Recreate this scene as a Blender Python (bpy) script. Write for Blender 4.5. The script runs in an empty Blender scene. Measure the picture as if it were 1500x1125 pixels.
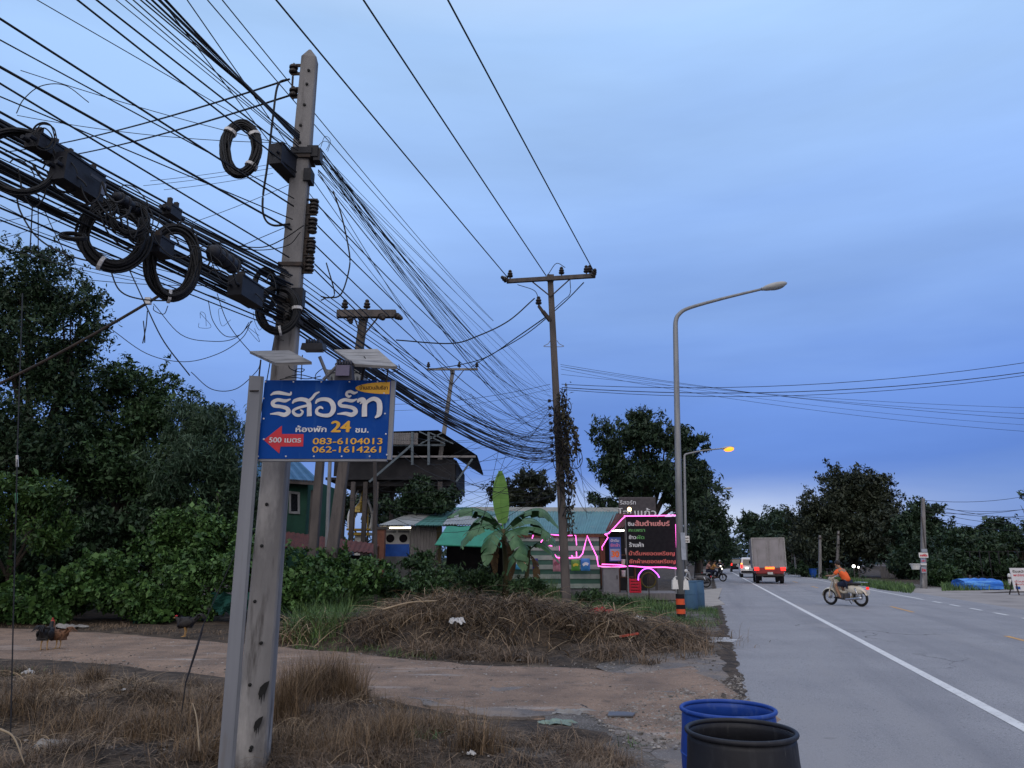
import bpy, math, random
import numpy as np
from mathutils import Vector, Matrix
random.seed(7); RNG = np.random.default_rng(11)
scn = bpy.context.scene
COL = scn.collection
R = math.radians

# ------------------------------------------------------------------ camera
F = 1083.0                       # focal length in photograph pixels (1500 wide)
PITCH = math.atan(257.5 / F)
CAMZ = 1.6
SP, CP = math.sin(PITCH), math.cos(PITCH)
cam = bpy.data.cameras.new('camera'); cam.sensor_width = 36; cam.lens = F / 1500 * 36
cam.clip_start = 0.05; cam.clip_end = 3000
camo = bpy.data.objects.new('camera', cam); COL.objects.link(camo)
camo.location = (0, 0, CAMZ); camo.rotation_euler = (math.pi / 2 + PITCH, 0, 0)
scn.camera = camo

# ------------------------------------------------------------------ light: overcast dusk sky and a weak, wide sun
scn.view_settings.view_transform = 'Standard'; scn.view_settings.look = 'None'
scn.view_settings.exposure = 0; scn.view_settings.gamma = 1
world = bpy.data.worlds.new('World'); scn.world = world; world.use_nodes = True
def build_sky():
    nt = world.node_tree; n = nt.nodes; L = nt.links
    bg = n['Background']
    tc = n.new('ShaderNodeTexCoord'); sep = n.new('ShaderNodeSeparateXYZ'); L.new(tc.outputs['Generated'], sep.inputs[0])
    def math_(op, a, b=None, c=None):
        m = n.new('ShaderNodeMath'); m.operation = op
        for i, v in enumerate((a, b, c)):
            if v is None: continue
            if hasattr(v, 'links'): L.new(v, m.inputs[i])
            else: m.inputs[i].default_value = v
        return m.outputs[0]
    def mix(f, a, b, t='MIX'):
        m = n.new('ShaderNodeMix'); m.data_type = 'RGBA'; m.blend_type = t
        if hasattr(f, 'links'): L.new(f, m.inputs[0])
        else: m.inputs[0].default_value = f
        for i, v in ((6, a), (7, b)):
            if hasattr(v, 'links'): L.new(v, m.inputs[i])
            else: m.inputs[i].default_value = (*v, 1)
        return m.outputs[2]
    x, y, z = sep.outputs
    # stretched cloud noise, projected on a flat cloud layer
    mp = n.new('ShaderNodeMapping'); mp.inputs['Scale'].default_value = (1.0, 1.0, 5.5); L.new(tc.outputs['Generated'], mp.inputs[0])
    nz = n.new('ShaderNodeTexNoise'); nz.inputs['Scale'].default_value = 2.3; nz.inputs['Detail'].default_value = 5; nz.inputs['Roughness'].default_value = .5
    nz.inputs['Distortion'].default_value = .35
    L.new(mp.outputs[0], nz.inputs['Vector'])
    wob = math_('MULTIPLY', math_('SUBTRACT', nz.outputs[0], .5), .15)
    zz = math_('ADD', z, wob)
    rp = n.new('ShaderNodeValToRGB'); L.new(zz, rp.inputs[0])
    e = rp.color_ramp.elements
    for p, c in SKY_RAMP:
        q = e.new(p); q.color = (*c, 1)
    e.remove(e[0]); e.remove(e[-1])
    col = rp.outputs[0]
    # brighter towards the left of the view, a pale break in the cloud low over the road, warm-grey brightness behind
    left = math_('MULTIPLY', math_('ADD', math_('MULTIPLY', x, -1.0), .15), .9); left.node.use_clamp = True
    lz = math_('MULTIPLY', z, 1.6); lz.node.use_clamp = True
    col = mix(math_('MULTIPLY', left, math_('MULTIPLY', lz, .75)), col, (.44, .66, .98))
    # pale break
    dx = math_('DIVIDE', math_('SUBTRACT', x, .27), .20); dz = math_('DIVIDE', math_('SUBTRACT', math_('ADD', z, math_('MULTIPLY', wob, .25)), .05), .034)
    g = math_('POWER', 2.718, math_('MULTIPLY', math_('ADD', math_('MULTIPLY', dx, dx), math_('MULTIPLY', dz, dz)), -1.0))
    col = mix(math_('MULTIPLY', g, .92), col, (.58, .67, .87))
    dx2 = math_('DIVIDE', math_('ADD', x, .05), .30); dz2 = math_('DIVIDE', math_('SUBTRACT', z, .07), .03)
    g2 = math_('POWER', 2.718, math_('MULTIPLY', math_('ADD', math_('MULTIPLY', dx2, dx2), math_('MULTIPLY', dz2, dz2)), -1.0))
    col = mix(math_('MULTIPLY', g2, .6), col, (.45, .58, .84))
    nz2 = n.new('ShaderNodeTexNoise'); nz2.inputs['Scale'].default_value = 1.4; nz2.inputs['Detail'].default_value = 6; L.new(mp.outputs[0], nz2.inputs['Vector'])
    r2 = n.new('ShaderNodeMapRange'); L.new(nz2.outputs[0], r2.inputs[0]); r2.inputs[1].default_value = .35; r2.inputs[2].default_value = .65; r2.inputs[3].default_value = .89; r2.inputs[4].default_value = 1.09
    vm = n.new('ShaderNodeVectorMath'); vm.operation = 'SCALE'; L.new(col, vm.inputs[0]); L.new(r2.outputs[0], vm.inputs['Scale'])
    col = vm.outputs[0]
    back = math_('MULTIPLY', math_('SUBTRACT', math_('MULTIPLY', y, -1.0), -.05), 1.3); back.node.use_clamp = True
    col = mix(back, col, BACK_SKY)
    up = math_('MULTIPLY', math_('SUBTRACT', z, .62), 2.6); up.node.use_clamp = True
    col = mix(up, col, ZENITH)
    # a little of the physical sky of a sun just above the horizon, to keep its hue
    sk = n.new('ShaderNodeTexSky'); sk.sky_type = 'NISHITA'; sk.sun_disc = False; sk.sun_elevation = R(4); sk.sun_rotation = R(200)
    sv = n.new('ShaderNodeVectorMath'); sv.operation = 'SCALE'; L.new(sk.outputs[0], sv.inputs[0]); sv.inputs['Scale'].default_value = .1
    col = mix(.05, col, sv.outputs[0])
    L.new(col, bg.inputs[0]); bg.inputs[1].default_value = 1.0
SKY_RAMP = [(0.0, (.20, .34, .68)), (.05, (.155, .285, .67)), (.11, (.115, .24, .67)), (.20, (.155, .30, .76)), (.30, (.24, .415, .87)), (.45, (.34, .545, .98)), (.65, (.42, .64, 1.0))]
BACK_SKY = (1.22, 1.16, 1.16)
ZENITH = (1.15, 1.18, 1.34)
build_sky()
sl = bpy.data.lights.new('sun', 'SUN'); sl.energy = .5; sl.angle = R(40); sl.color = (1, .93, .86)
slo = bpy.data.objects.new('sun', sl); COL.objects.link(slo); slo.rotation_euler = (R(55), 0, R(-20)); slo.location = (0, -20, 30)

# ------------------------------------------------------------------ pixel -> place
def ray(px, py):
    a = (px - 750) / F; b = (562.5 - py) / F
    return np.array([a, CP - b * SP, SP + b * CP])
def G(px, py, z=0.0):
    d = ray(px, py); return np.array([0, 0, CAMZ]) + d * ((z - CAMZ) / d[2])
def at(px, py, Y):
    d = ray(px, py); return np.array([0, 0, CAMZ]) + d * (Y / d[1])
def mpp(px, py, Y):                       # metres per photo pixel at that place
    return Y / ray(px, py)[1] / F
TH = R(14.5); RO = np.array([4.97, 7.76]); RD = np.array([math.sin(TH), math.cos(TH)]); RN = np.array([math.cos(TH), -math.sin(TH)])
def road(s, o, z=0.0):
    k = max(0, s - 95) ** 2 * .0022
    p = RO + RD * s + RN * (o + k); return np.array([p[0], p[1], z])
def road_so(x, y):
    dx, dy = x - RO[0], y - RO[1]; s = dx * RD[0] + dy * RD[1]; o = dx * RN[0] + dy * RN[1]
    return s, o - np.maximum(0, s - 95) ** 2 * .0022

# ------------------------------------------------------------------ materials
MATS = {}
def mat(name, c1, c2=None, rough=.7, metal=0, scale=6, bump=0, bscale=None, detail=5, spec=.22, island=False, emit=None, estr=0, trans=0, stretch=None, contrast=(.35, .65)):
    if name in MATS: return MATS[name]
    m = bpy.data.materials.new(name); m.use_nodes = True; nt = m.node_tree; n = nt.nodes; L = nt.links
    p = n['Principled BSDF']; p.inputs['Roughness'].default_value = rough; p.inputs['Metallic'].default_value = metal
    p.inputs['Specular IOR Level'].default_value = spec
    c2 = c2 or tuple(v * .75 for v in c1)
    tc = n.new('ShaderNodeTexCoord'); src = tc.outputs['Object']
    if stretch:
        mp = n.new('ShaderNodeMapping'); mp.inputs['Scale'].default_value = stretch; L.new(src, mp.inputs[0]); src = mp.outputs[0]
    nz = n.new('ShaderNodeTexNoise'); nz.inputs['Scale'].default_value = scale; nz.inputs['Detail'].default_value = detail; L.new(src, nz.inputs['Vector'])
    rp = n.new('ShaderNodeValToRGB'); rp.color_ramp.elements[0].position = contrast[0]; rp.color_ramp.elements[1].position = contrast[1]
    rp.color_ramp.elements[0].color = (*c1, 1); rp.color_ramp.elements[1].color = (*c2, 1)
    fac = nz.outputs[0]
    if island:
        g = n.new('ShaderNodeNewGeometry'); mm = n.new('ShaderNodeMath'); mm.operation = 'MULTIPLY_ADD'
        L.new(g.outputs['Random Per Island'], mm.inputs[0]); mm.inputs[1].default_value = .45
        m2 = n.new('ShaderNodeMath'); m2.operation = 'MULTIPLY'; L.new(nz.outputs[0], m2.inputs[0]); m2.inputs[1].default_value = .6
        L.new(m2.outputs[0], mm.inputs[2]); fac = mm.outputs[0]
    L.new(fac, rp.inputs[0]); L.new(rp.outputs[0], p.inputs['Base Color'])
    if bump:
        nb = n.new('ShaderNodeTexNoise'); nb.inputs['Scale'].default_value = bscale or scale * 5; nb.inputs['Detail'].default_value = 6; L.new(src, nb.inputs['Vector'])
        b = n.new('ShaderNodeBump'); b.inputs['Strength'].default_value = bump; b.inputs['Distance'].default_value = .02; L.new(nb.outputs[0], b.inputs['Height']); L.new(b.outputs[0], p.inputs['Normal'])
    if emit:
        p.inputs['Emission Color'].default_value = (*emit, 1); p.inputs['Emission Strength'].default_value = estr
    if trans: p.inputs['Transmission Weight'].default_value = trans
    m['p'] = 1; MATS[name] = m; return m
def layered(m, col, scale, lo, hi, seed=0, detail=6, rough=None, stretch=None, along=False):
    """mixes patches of another colour over a material"""
    nt = m.node_tree; n = nt.nodes; L = nt.links; p = n['Principled BSDF']
    old = p.inputs['Base Color'].links[0].from_socket
    tc = n.new('ShaderNodeTexCoord'); mp = n.new('ShaderNodeMapping'); mp.inputs['Location'].default_value = (seed * 3.7, seed * 1.3, 0)
    if stretch: mp.inputs['Scale'].default_value = stretch
    if along: mp.vector_type = 'TEXTURE'; mp.inputs['Rotation'].default_value = (0, 0, -TH); mp.inputs['Scale'].default_value = tuple(1 / q for q in stretch)
    L.new(tc.outputs['Object'], mp.inputs[0])
    nz = n.new('ShaderNodeTexNoise'); nz.inputs['Scale'].default_value = scale; nz.inputs['Detail'].default_value = detail; nz.inputs['Roughness'].default_value = .62; L.new(mp.outputs[0], nz.inputs['Vector'])
    mr = n.new('ShaderNodeMapRange'); mr.inputs[1].default_value = lo; mr.inputs[2].default_value = hi; L.new(nz.outputs[0], mr.inputs[0])
    mx = n.new('ShaderNodeMix'); mx.data_type = 'RGBA'; L.new(mr.outputs[0], mx.inputs[0]); L.new(old, mx.inputs[6]); mx.inputs[7].default_value = (*col, 1)
    L.new(mx.outputs[2], p.inputs['Base Color'])
    if rough is not None:
        r0 = p.inputs['Roughness'].default_value
        m3 = n.new('ShaderNodeMapRange'); L.new(mr.outputs[0], m3.inputs[0]); m3.inputs[3].default_value = r0; m3.inputs[4].default_value = rough; L.new(m3.outputs[0], p.inputs['Roughness'])
    return m
def cracks(m, col, scale, width=.012, mask=(.5, .6), seed=1):
    nt = m.node_tree; n = nt.nodes; L = nt.links; p = n['Principled BSDF']; old = p.inputs['Base Color'].links[0].from_socket
    tc = n.new('ShaderNodeTexCoord'); nz = n.new('ShaderNodeTexNoise'); nz.inputs['Scale'].default_value = scale * 3; nz.inputs['Detail'].default_value = 4; L.new(tc.outputs['Object'], nz.inputs['Vector'])
    ad = n.new('ShaderNodeVectorMath'); ad.operation = 'MULTIPLY_ADD'; L.new(nz.outputs[1], ad.inputs[0]); ad.inputs[1].default_value = (.7 / scale, .7 / scale, 0); L.new(tc.outputs['Object'], ad.inputs[2])
    vo = n.new('ShaderNodeTexVoronoi'); vo.feature = 'DISTANCE_TO_EDGE'; vo.inputs['Scale'].default_value = scale; L.new(ad.outputs[0], vo.inputs['Vector'])
    a = n.new('ShaderNodeMapRange'); L.new(vo.outputs['Distance'], a.inputs[0]); a.inputs[1].default_value = width * .3; a.inputs[2].default_value = width; a.inputs[3].default_value = 1; a.inputs[4].default_value = 0
    n2 = n.new('ShaderNodeTexNoise'); n2.inputs['Scale'].default_value = scale * .8 + seed * .01; L.new(tc.outputs['Object'], n2.inputs['Vector']); b = n.new('ShaderNodeMapRange'); L.new(n2.outputs[0], b.inputs[0]); b.inputs[1].default_value, b.inputs[2].default_value = mask
    mu = n.new('ShaderNodeMath'); mu.operation = 'MULTIPLY'; L.new(a.outputs[0], mu.inputs[0]); L.new(b.outputs[0], mu.inputs[1])
    mx = n.new('ShaderNodeMix'); mx.data_type = 'RGBA'; L.new(mu.outputs[0], mx.inputs[0]); L.new(old, mx.inputs[6]); mx.inputs[7].default_value = (*col, 1); L.new(mx.outputs[2], p.inputs['Base Color']); return m
def speckle(m, c, scale=60, lo=.55, hi=.7): return layered(m, c, scale, lo, hi, 5, 2)

M_soil = layered(layered(layered(mat('soil', (.075, .055, .04), (.036, .028, .023), .95, scale=2.2, bump=1, bscale=14), (.014, .012, .011), 5.5, .48, .68, 1), (.15, .115, .085), 1.3, .56, .72, 2), (.19, .155, .12), 34, .62, .72, 8, 3)
M_dirt = layered(layered(layered(layered(mat('dirt_track', (.25, .172, .125), (.155, .11, .085), .92, scale=1.4, bump=.8, bscale=26), (.085, .066, .055), 3.5, .54, .72, 1), (.33, .31, .295), 1.1, .6, .74, 3, rough=.5, stretch=(.35, 1.8, 1)), (.10, .08, .07), 30, .55, .68, 7), (.34, .30, .27), 55, .62, .70, 9, 2)  # pale smoother patches paint the sky reflected by wet ground
M_asph = cracks(layered(layered(layered(layered(layered(mat('asphalt', (.25, .25, .268), (.205, .206, .225), .82, scale=.7, bump=.6, bscale=90), (.38, .378, .39), 75, .52, .66, 2, 3), (.085, .085, .095), 42, .58, .70, 3, 3), (.185, .186, .205), .8, .50, .72, 4, stretch=(1.1, .05, 1), along=True), (.26, .255, .265), .9, .56, .72, 6, stretch=(.7, .12, 1), along=True), (.13, .128, .135), 2.4, .66, .74, 8, stretch=(.6, 1.4, 1)), (.09, .09, .097), .22, .008, (.55, .66))
M_gravel = layered(layered(layered(mat('gravel', (.15, .135, .125), (.08, .072, .066), .9, scale=2.5, bump=1, bscale=60), (.29, .275, .265), 45, .56, .66, 2, 3), (.045, .04, .036), 22, .58, .7, 3), (.06, .05, .04), 1.6, .5, .66, 5)
M_conc = layered(layered(mat('pole_concrete', (.205, .20, .205), (.135, .132, .138), .88, scale=5, bump=.35, bscale=40, stretch=(1, 1, .25)), (.065, .06, .06), 7, .54, .70, 2, stretch=(1.6, 1.6, .22)), (.32, .31, .31), 3, .58, .72, 5, stretch=(1, 1, .3))
M_conc_old = layered(mat('weathered_concrete', (.105, .092, .09), (.065, .06, .062), .9, scale=4, bump=.3, bscale=30, stretch=(1, 1, .3)), (.05, .045, .045), 6, .55, .7, 2, stretch=(1.5, 1.5, .2))
M_conc_dk = mat('dark_concrete', (.085, .075, .075), (.05, .045, .045), .9, scale=4, bump=.3, stretch=(1, 1, .3))
M_tar = mat('tar', (.012, .012, .013), rough=.6, scale=30)
M_galv = layered(mat('galvanised', (.24, .25, .27), (.19, .20, .22), .5, .35, scale=8, stretch=(1, 1, .2)), (.14, .14, .15), 9, .58, .75, 2, stretch=(1, 1, .2))
M_poststeel = layered(mat('post_steel', (.20, .21, .24), (.16, .17, .20), .5, .2, scale=5, stretch=(2, 2, .15)), (.15, .14, .14), 8, .6, .75, 2, stretch=(2, 2, .15))
M_cable = mat('cable_rubber', (.016, .017, .021), (.010, .011, .014), .55, scale=30)
M_plastic = layered(mat('closure_plastic', (.016, .018, .026), (.012, .013, .019), .55, scale=8), (.03, .033, .045), 12, .58, .72, 3)
M_tape = mat('white_tape', (.6, .6, .62), rough=.6, scale=20)
M_porc = mat('insulator_porcelain', (.03, .024, .024), (.02, .017, .018), .3, scale=12)
M_iron = mat('dark_iron', (.035, .033, .035), (.06, .045, .038), .7, .3, scale=20)
M_white = layered(mat('white_paint', (.62, .62, .62), (.55, .55, .55), .7, scale=3), (.34, .33, .33), 26, .55, .7, 2, 4)
M_orange_line = layered(mat('orange_line', (.55, .30, .08), (.45, .25, .08), .7, scale=3), (.22, .2, .19), 20, .52, .66, 2, 4)
M_blue = layered(mat('sign_blue', (.002, .052, .285), (.002, .044, .24), .6, scale=3, spec=.1), (.03, .095, .29), 5, .56, .78, 3, stretch=(2.5, 1, .5))
M_letter = mat('letter_white', (.62, .62, .66), (.50, .51, .56), .6, scale=14)
M_yellow = mat('letter_yellow', (.70, .38, .05), (.6, .33, .05), .6, scale=10)
M_red = mat('sign_red', (.52, .03, .05), (.45, .03, .045), .5, scale=10)
M_ink = mat('ink_dark', (.05, .03, .02), rough=.6)
M_panelback = layered(mat('panel_underside', (.27, .27, .28), (.22, .22, .23), .6, scale=12), (.15, .15, .16), 30, .55, .62, 2, 1, stretch=(.1, 1, 1))
M_drumblue = layered(mat('drum_blue', (.012, .05, .27), (.010, .04, .22), .45, scale=4, bump=.1), (.07, .12, .30), 9, .54, .74, 2, stretch=(1, 1, .3))
M_drumblack = layered(layered(mat('drum_black', (.016, .017, .022), (.012, .012, .016), .5, scale=4, bump=.1), (.028, .029, .034), 9, .54, .72, 2, stretch=(1.5, 1.5, .35)), (.085, .083, .082), 24, .64, .78, 3, stretch=(2, 2, .15))

# ------------------------------------------------------------------ mesh builder
class MB:
    def __init__(s): s.v = []; s.f = []; s.n = 0
    def add(s, v, f):
        v = np.asarray(v, float).reshape(-1, 3); s.v.append(v); b = s.n
        s.f.extend([tuple(i + b for i in q) for q in f]); s.n += len(v); return s
    def box(s, c, size, M=None, taper=1.0):
        x, y, z = [k / 2 for k in size]
        v = np.array([(-x, -y, -z), (x, -y, -z), (x, y, -z), (-x, y, -z), (-x * taper, -y * taper, z), (x * taper, -y * taper, z), (x * taper, y * taper, z), (-x * taper, y * taper, z)])
        if M is not None: v = v @ np.array(M)[:3, :3].T
        return s.add(v + np.array(c), [(0, 3, 2, 1), (4, 5, 6, 7), (0, 1, 5, 4), (1, 2, 6, 5), (2, 3, 7, 6), (3, 0, 4, 7)])
    def beam(s, a, b, w, h=None, up=(0, 0, 1)):
        a = np.array(a, float); b = np.array(b, float); d = b - a; l = np.linalg.norm(d); d = d / l
        u = np.cross(up, d)
        if np.linalg.norm(u) < 1e-6: u = np.array([1., 0, 0])
        u /= np.linalg.norm(u); w2 = np.cross(d, u)
        return s.box((a + b) / 2, (w, h or w, l), np.column_stack([u, w2, d]))
    def tube(s, pts, r, n=8, cap=True):
        pts = np.asarray(pts, float); k = len(pts); r = np.broadcast_to(np.asarray(r, float), (k,))
        t = np.gradient(pts, axis=0); t /= np.maximum(np.linalg.norm(t, axis=1), 1e-9)[:, None]
        ref = np.array([0., 0, 1]) if abs(t[:, 2]).mean() < .9 else np.array([1., 0, 0])
        u = np.cross(t, ref); u /= np.maximum(np.linalg.norm(u, axis=1), 1e-9)[:, None]; w = np.cross(t, u)
        a = np.arange(n) * 2 * math.pi / n
        v = (pts[:, None] + r[:, None, None] * (np.cos(a)[None, :, None] * u[:, None] + np.sin(a)[None, :, None] * w[:, None])).reshape(-1, 3)
        f = [(i * n + j, i * n + (j + 1) % n, (i + 1) * n + (j + 1) % n, (i + 1) * n + j) for i in range(k - 1) for j in range(n)]
        if cap: f += [tuple(range(n - 1, -1, -1)), tuple((k - 1) * n + j for j in range(n))]
        return s.add(v, f)
    def lathe(s, prof, c=(0, 0, 0), n=24, M=None, cap=True):
        a = np.arange(n) * 2 * math.pi / n
        v = np.array([(r * math.cos(t), r * math.sin(t), z) for r, z in prof for t in a])
        if M is not None: v = v @ np.array(M)[:3, :3].T
        k = len(prof)
        f = [(i * n + j, i * n + (j + 1) % n, (i + 1) * n + (j + 1) % n, (i + 1) * n + j) for i in range(k - 1) for j in range(n)]
        if cap: f += [tuple(range(n - 1, -1, -1)), tuple((k - 1) * n + j for j in range(n))]
        return s.add(v + np.array(c), f)
    def ball(s, c, r, n=12, m=8, M=None):
        r = np.broadcast_to(np.asarray(r, float), (3,))
        prof = [(math.sin(math.pi * i / m), -math.cos(math.pi * i / m)) for i in range(m + 1)]; prof[0] = (1e-4, -1); prof[-1] = (1e-4, 1)
        a = np.arange(n) * 2 * math.pi / n
        v = np.array([(q * math.cos(t), q * math.sin(t), z) for q, z in prof for t in a]) * r
        if M is not None: v = v @ np.array(M)[:3, :3].T
        f = [(i * n + j, i * n + (j + 1) % n, (i + 1) * n + (j + 1) % n, (i + 1) * n + j) for i in range(m) for j in range(n)]
        return s.add(v + np.array(c), f)
    def prism(s, outline, o, U, V, N, depth):          # outline in U,V metres, extruded along N
        o, U, V, N = [np.array(q, float) for q in (o, U, V, N)]; k = len(outline)
        a = np.array([o + U * x + V * y for x, y in outline]); b = a + N * depth
        return s.add(np.vstack([a, b]), [tuple(range(k - 1, -1, -1)), tuple(range(k, 2 * k))] + [(i, (i + 1) % k, k + (i + 1) % k, k + i) for i in range(k)])
    def torus(s, c, R_, r, M=None, n=32, m=8, sx=1, sy=1):
        a = np.arange(n) * 2 * math.pi / n; b = np.arange(m) * 2 * math.pi / m
        v = np.array([((R_ + r * math.cos(q)) * math.cos(p) * sx, (R_ + r * math.cos(q)) * math.sin(p) * sy, r * math.sin(q)) for p in a for q in b])
        if M is not None: v = v @ np.array(M)[:3, :3].T
        return s.add(v + np.array(c), [(i * m + j, ((i + 1) % n) * m + j, ((i + 1) % n) * m + (j + 1) % m, i * m + (j + 1) % m) for i in range(n) for j in range(m)])
    def sheet(s, c00, c10, c11, c01, nu, nv, amp=0, waves=0, thick=0, along='u'):   # corrugated metal sheet
        c00, c10, c11, c01 = [np.array(q, float) for q in (c00, c10, c11, c01)]
        nrm = np.cross(c10 - c00, c01 - c00); nrm /= np.linalg.norm(nrm)
        V = []
        for i in range(nu + 1):
            for j in range(nv + 1):
                u, v = i / nu, j / nv
                p = (c00 * (1 - u) + c10 * u) * (1 - v) + (c01 * (1 - u) + c11 * u) * v
                V.append(p + nrm * amp * math.sin(2 * math.pi * waves * (u if along == 'u' else v)))
        V = np.array(V); q = [(i * (nv + 1) + j, (i + 1) * (nv + 1) + j, (i + 1) * (nv + 1) + j + 1, i * (nv + 1) + j + 1) for i in range(nu) for j in range(nv)]
        s.add(V, q)
        if thick: s.add(V - nrm * thick, [tuple(reversed(a)) for a in q])
        return s
    def mesh(s, name, m=None, off=None, smooth=False):
        v = np.vstack(s.v) if s.v else np.zeros((0, 3))
        if off is not None: v = v - np.array(off)
        me = bpy.data.meshes.new(name); me.from_pydata(v.tolist(), [], s.f); me.update()
        if m: me.materials.append(m)
        if smooth: me.polygons.foreach_set('use_smooth', [True] * len(me.polygons))
        return me
def tag(o, label=None, cat=None, group=None, kind=None):
    for k, v in (('label', label), ('category', cat), ('group', group), ('kind', kind)):
        if v: o[k] = v
    return o
def link(name, me, parent=None):
    o = bpy.data.objects.new(name, me); COL.objects.link(o)
    if parent: o.parent = parent
    return o
def wpos(o):
    p = np.array(o.location)
    while o.parent: o = o.parent; p = p + np.array(o.location)
    return p
def part(name, mb, m, parent, smooth=False, world=True, label=None, kind=None):
    me = mb.mesh(name, m, wpos(parent) if world else None, smooth); o = link(name, me, parent)
    if label: o['label'] = label
    if kind: o['kind'] = kind
    return o
def thing(name, label, cat, loc=(0, 0, 0), rz=0, group=None):
    o = bpy.data.objects.new(name, None); COL.objects.link(o); o.location = [float(q) for q in loc]; o.rotation_euler = (0, 0, rz); o.empty_display_size = .1
    return tag(o, label, cat, group)
def solo(name, mb, m, label, cat, group=None, smooth=False, loc=None):
    me = mb.mesh(name, m, loc, smooth); o = link(name, me)
    if loc is not None: o.location = [float(q) for q in loc]
    return tag(o, label, cat, group)
def struct(name, mb, m, smooth=False):
    return tag(link(name, mb.mesh(name, m, None, smooth)), kind='structure')
def copy_tree(o, parent=None):
    c = o.copy(); COL.objects.link(c)
    if parent: c.parent = parent
    for ch in list(o.children): copy_tree(ch, c)
    return c
def dup(root, loc, rz=None, label=None):
    c = copy_tree(root); c.location = [float(q) for q in loc]
    if rz is not None: c.rotation_euler = (0, 0, rz)
    if label: c['label'] = label
    return c
def rot(ax, a): return np.array(Matrix.Rotation(a, 3, ax))
def frame(X, Y, Z): return np.column_stack([np.array(q, float) / np.linalg.norm(q) for q in (X, Y, Z)])
def smooth_path(pts, k=8):
    P = np.asarray(pts, float); P = np.vstack([2 * P[0] - P[1], P, 2 * P[-1] - P[-2]]); out = []
    for i in range(1, len(P) - 2):
        for t in np.linspace(0, 1, k, endpoint=False):
            a, b, c, d = P[i - 1:i + 3]
            out.append(.5 * (2 * b + (c - a) * t + (2 * a - 5 * b + 4 * c - d) * t * t + (3 * b - a - 3 * c + d) * t ** 3))
    out.append(P[-2]); return np.array(out)
# numpy mesh of many small faces (leaves, blades): faces all of the same size k
def fast_mesh(name, V, Fa, m):
    me = bpy.data.meshes.new(name); V = np.asarray(V, np.float32); Fa = np.asarray(Fa, np.int32); k = Fa.shape[1]
    me.vertices.add(len(V)); me.vertices.foreach_set('co', V.ravel()); me.loops.add(Fa.size); me.loops.foreach_set('vertex_index', Fa.ravel())
    me.polygons.add(len(Fa)); me.polygons.foreach_set('loop_start', np.arange(len(Fa), dtype=np.int32) * k)
    me.update(calc_edges=True); me.materials.append(m); return me
# ---- lettering
_TX = {}
def text_geo(s):
    """outlines of the lettering, each solid shape filled on its own with the holes that lie in it"""
    if s in _TX: return _TX[s]
    from mathutils.geometry import tessellate_polygon
    c = bpy.data.curves.new('lettering', 'FONT'); c.body = s; c.size = 1
    o = bpy.data.objects.new('lettering', c); COL.objects.link(o); bpy.context.view_layer.update()
    cu = o.to_curve(bpy.context.evaluated_depsgraph_get()); loops = []
    for sp in cu.splines:
        b = sp.bezier_points; n = len(b); P = []
        for k in range(n):
            p0, p1, p2, p3 = [np.array(q[:2]) for q in (b[k].co, b[k].handle_right, b[(k + 1) % n].handle_left, b[(k + 1) % n].co)]
            m = 1 if np.linalg.norm(np.cross(p3 - p0, p1 - p0)) + np.linalg.norm(np.cross(p3 - p0, p2 - p0)) < 1e-5 else 4
            for t in np.arange(m) / m: P.append(p0 * (1 - t) ** 3 + 3 * p1 * t * (1 - t) ** 2 + 3 * p2 * t * t * (1 - t) + p3 * t ** 3)
        P = np.array(P); x, y = P[:, 0], P[:, 1]; loops.append((P, .5 * (x * np.roll(y, -1) - np.roll(x, -1) * y).sum()))
    o.to_curve_clear(); bpy.data.objects.remove(o); bpy.data.curves.remove(c)
    def inside(p, P):
        x, y = p; X, Y = P[:, 0], P[:, 1]; X2, Y2 = np.roll(X, 1), np.roll(Y, 1); k = ((Y > y) != (Y2 > y)) & (x < (X2 - X) * (y - Y) / (Y2 - Y + 1e-12) + X); return k.sum() % 2 == 1
    def outer(q):
        c = [w for w in loops if w is not q and abs(w[1]) > abs(q[1]) and inside(q[0][0], w[0]) and inside(q[0][len(q[0]) // 2], w[0])]
        return max(c, key=lambda w: abs(w[1])) if c else q
    solid = [q for q in loops if q[1] * outer(q)[1] > 0]; holes = [q for q in loops if q[1] * outer(q)[1] < 0]
    V, Fc, Z = [], [], []
    for i, (P, a) in enumerate(solid):
        H = [h for h, b_ in holes if inside(h[0], P) and abs(b_) < abs(a)]; tri = tessellate_polygon([[Vector((*q, 0)) for q in L_] for L_ in [P] + H]); A = np.vstack([P] + H); base = len(V); V += A.tolist(); Z += [(i % 4) * .00012] * len(A)
        Fc += [tuple(base + k for k in t) for t in tri]
    v = np.array(V); _TX[s] = (v, Fc, np.array(Z)); return _TX[s]
def write(mb, s, o, U, V, N, x0, x1, base, h, bold=.03, lift=.002, ref=.72):
    """text between x0 and x1 on a plane (o, U, V unit vectors), baseline at base, cap height h; bold by a few shifted layers"""
    v, f, zl = text_geo(s); a, b = v[:, 0].min(), v[:, 0].max(); o, U, V, N = [np.array(q, float) for q in (o, U, V, N)]
    sx = (x1 - x0) / (b - a); sy = h / ref
    for k, (dx, dy) in enumerate(((0, 0), (.5, .25), (1, 0), (.5, -.2)) if bold else ((0, 0),)):
        x = (v[:, 0] - a) * sx * (1 - bold * h / (x1 - x0)) + x0 + dx * bold * h; y = base + v[:, 1] * sy + dy * bold * h
        mb.add(o + x[:, None] * U + y[:, None] * V + N * (lift + k * .0006 + zl[:, None]), f)
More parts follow.
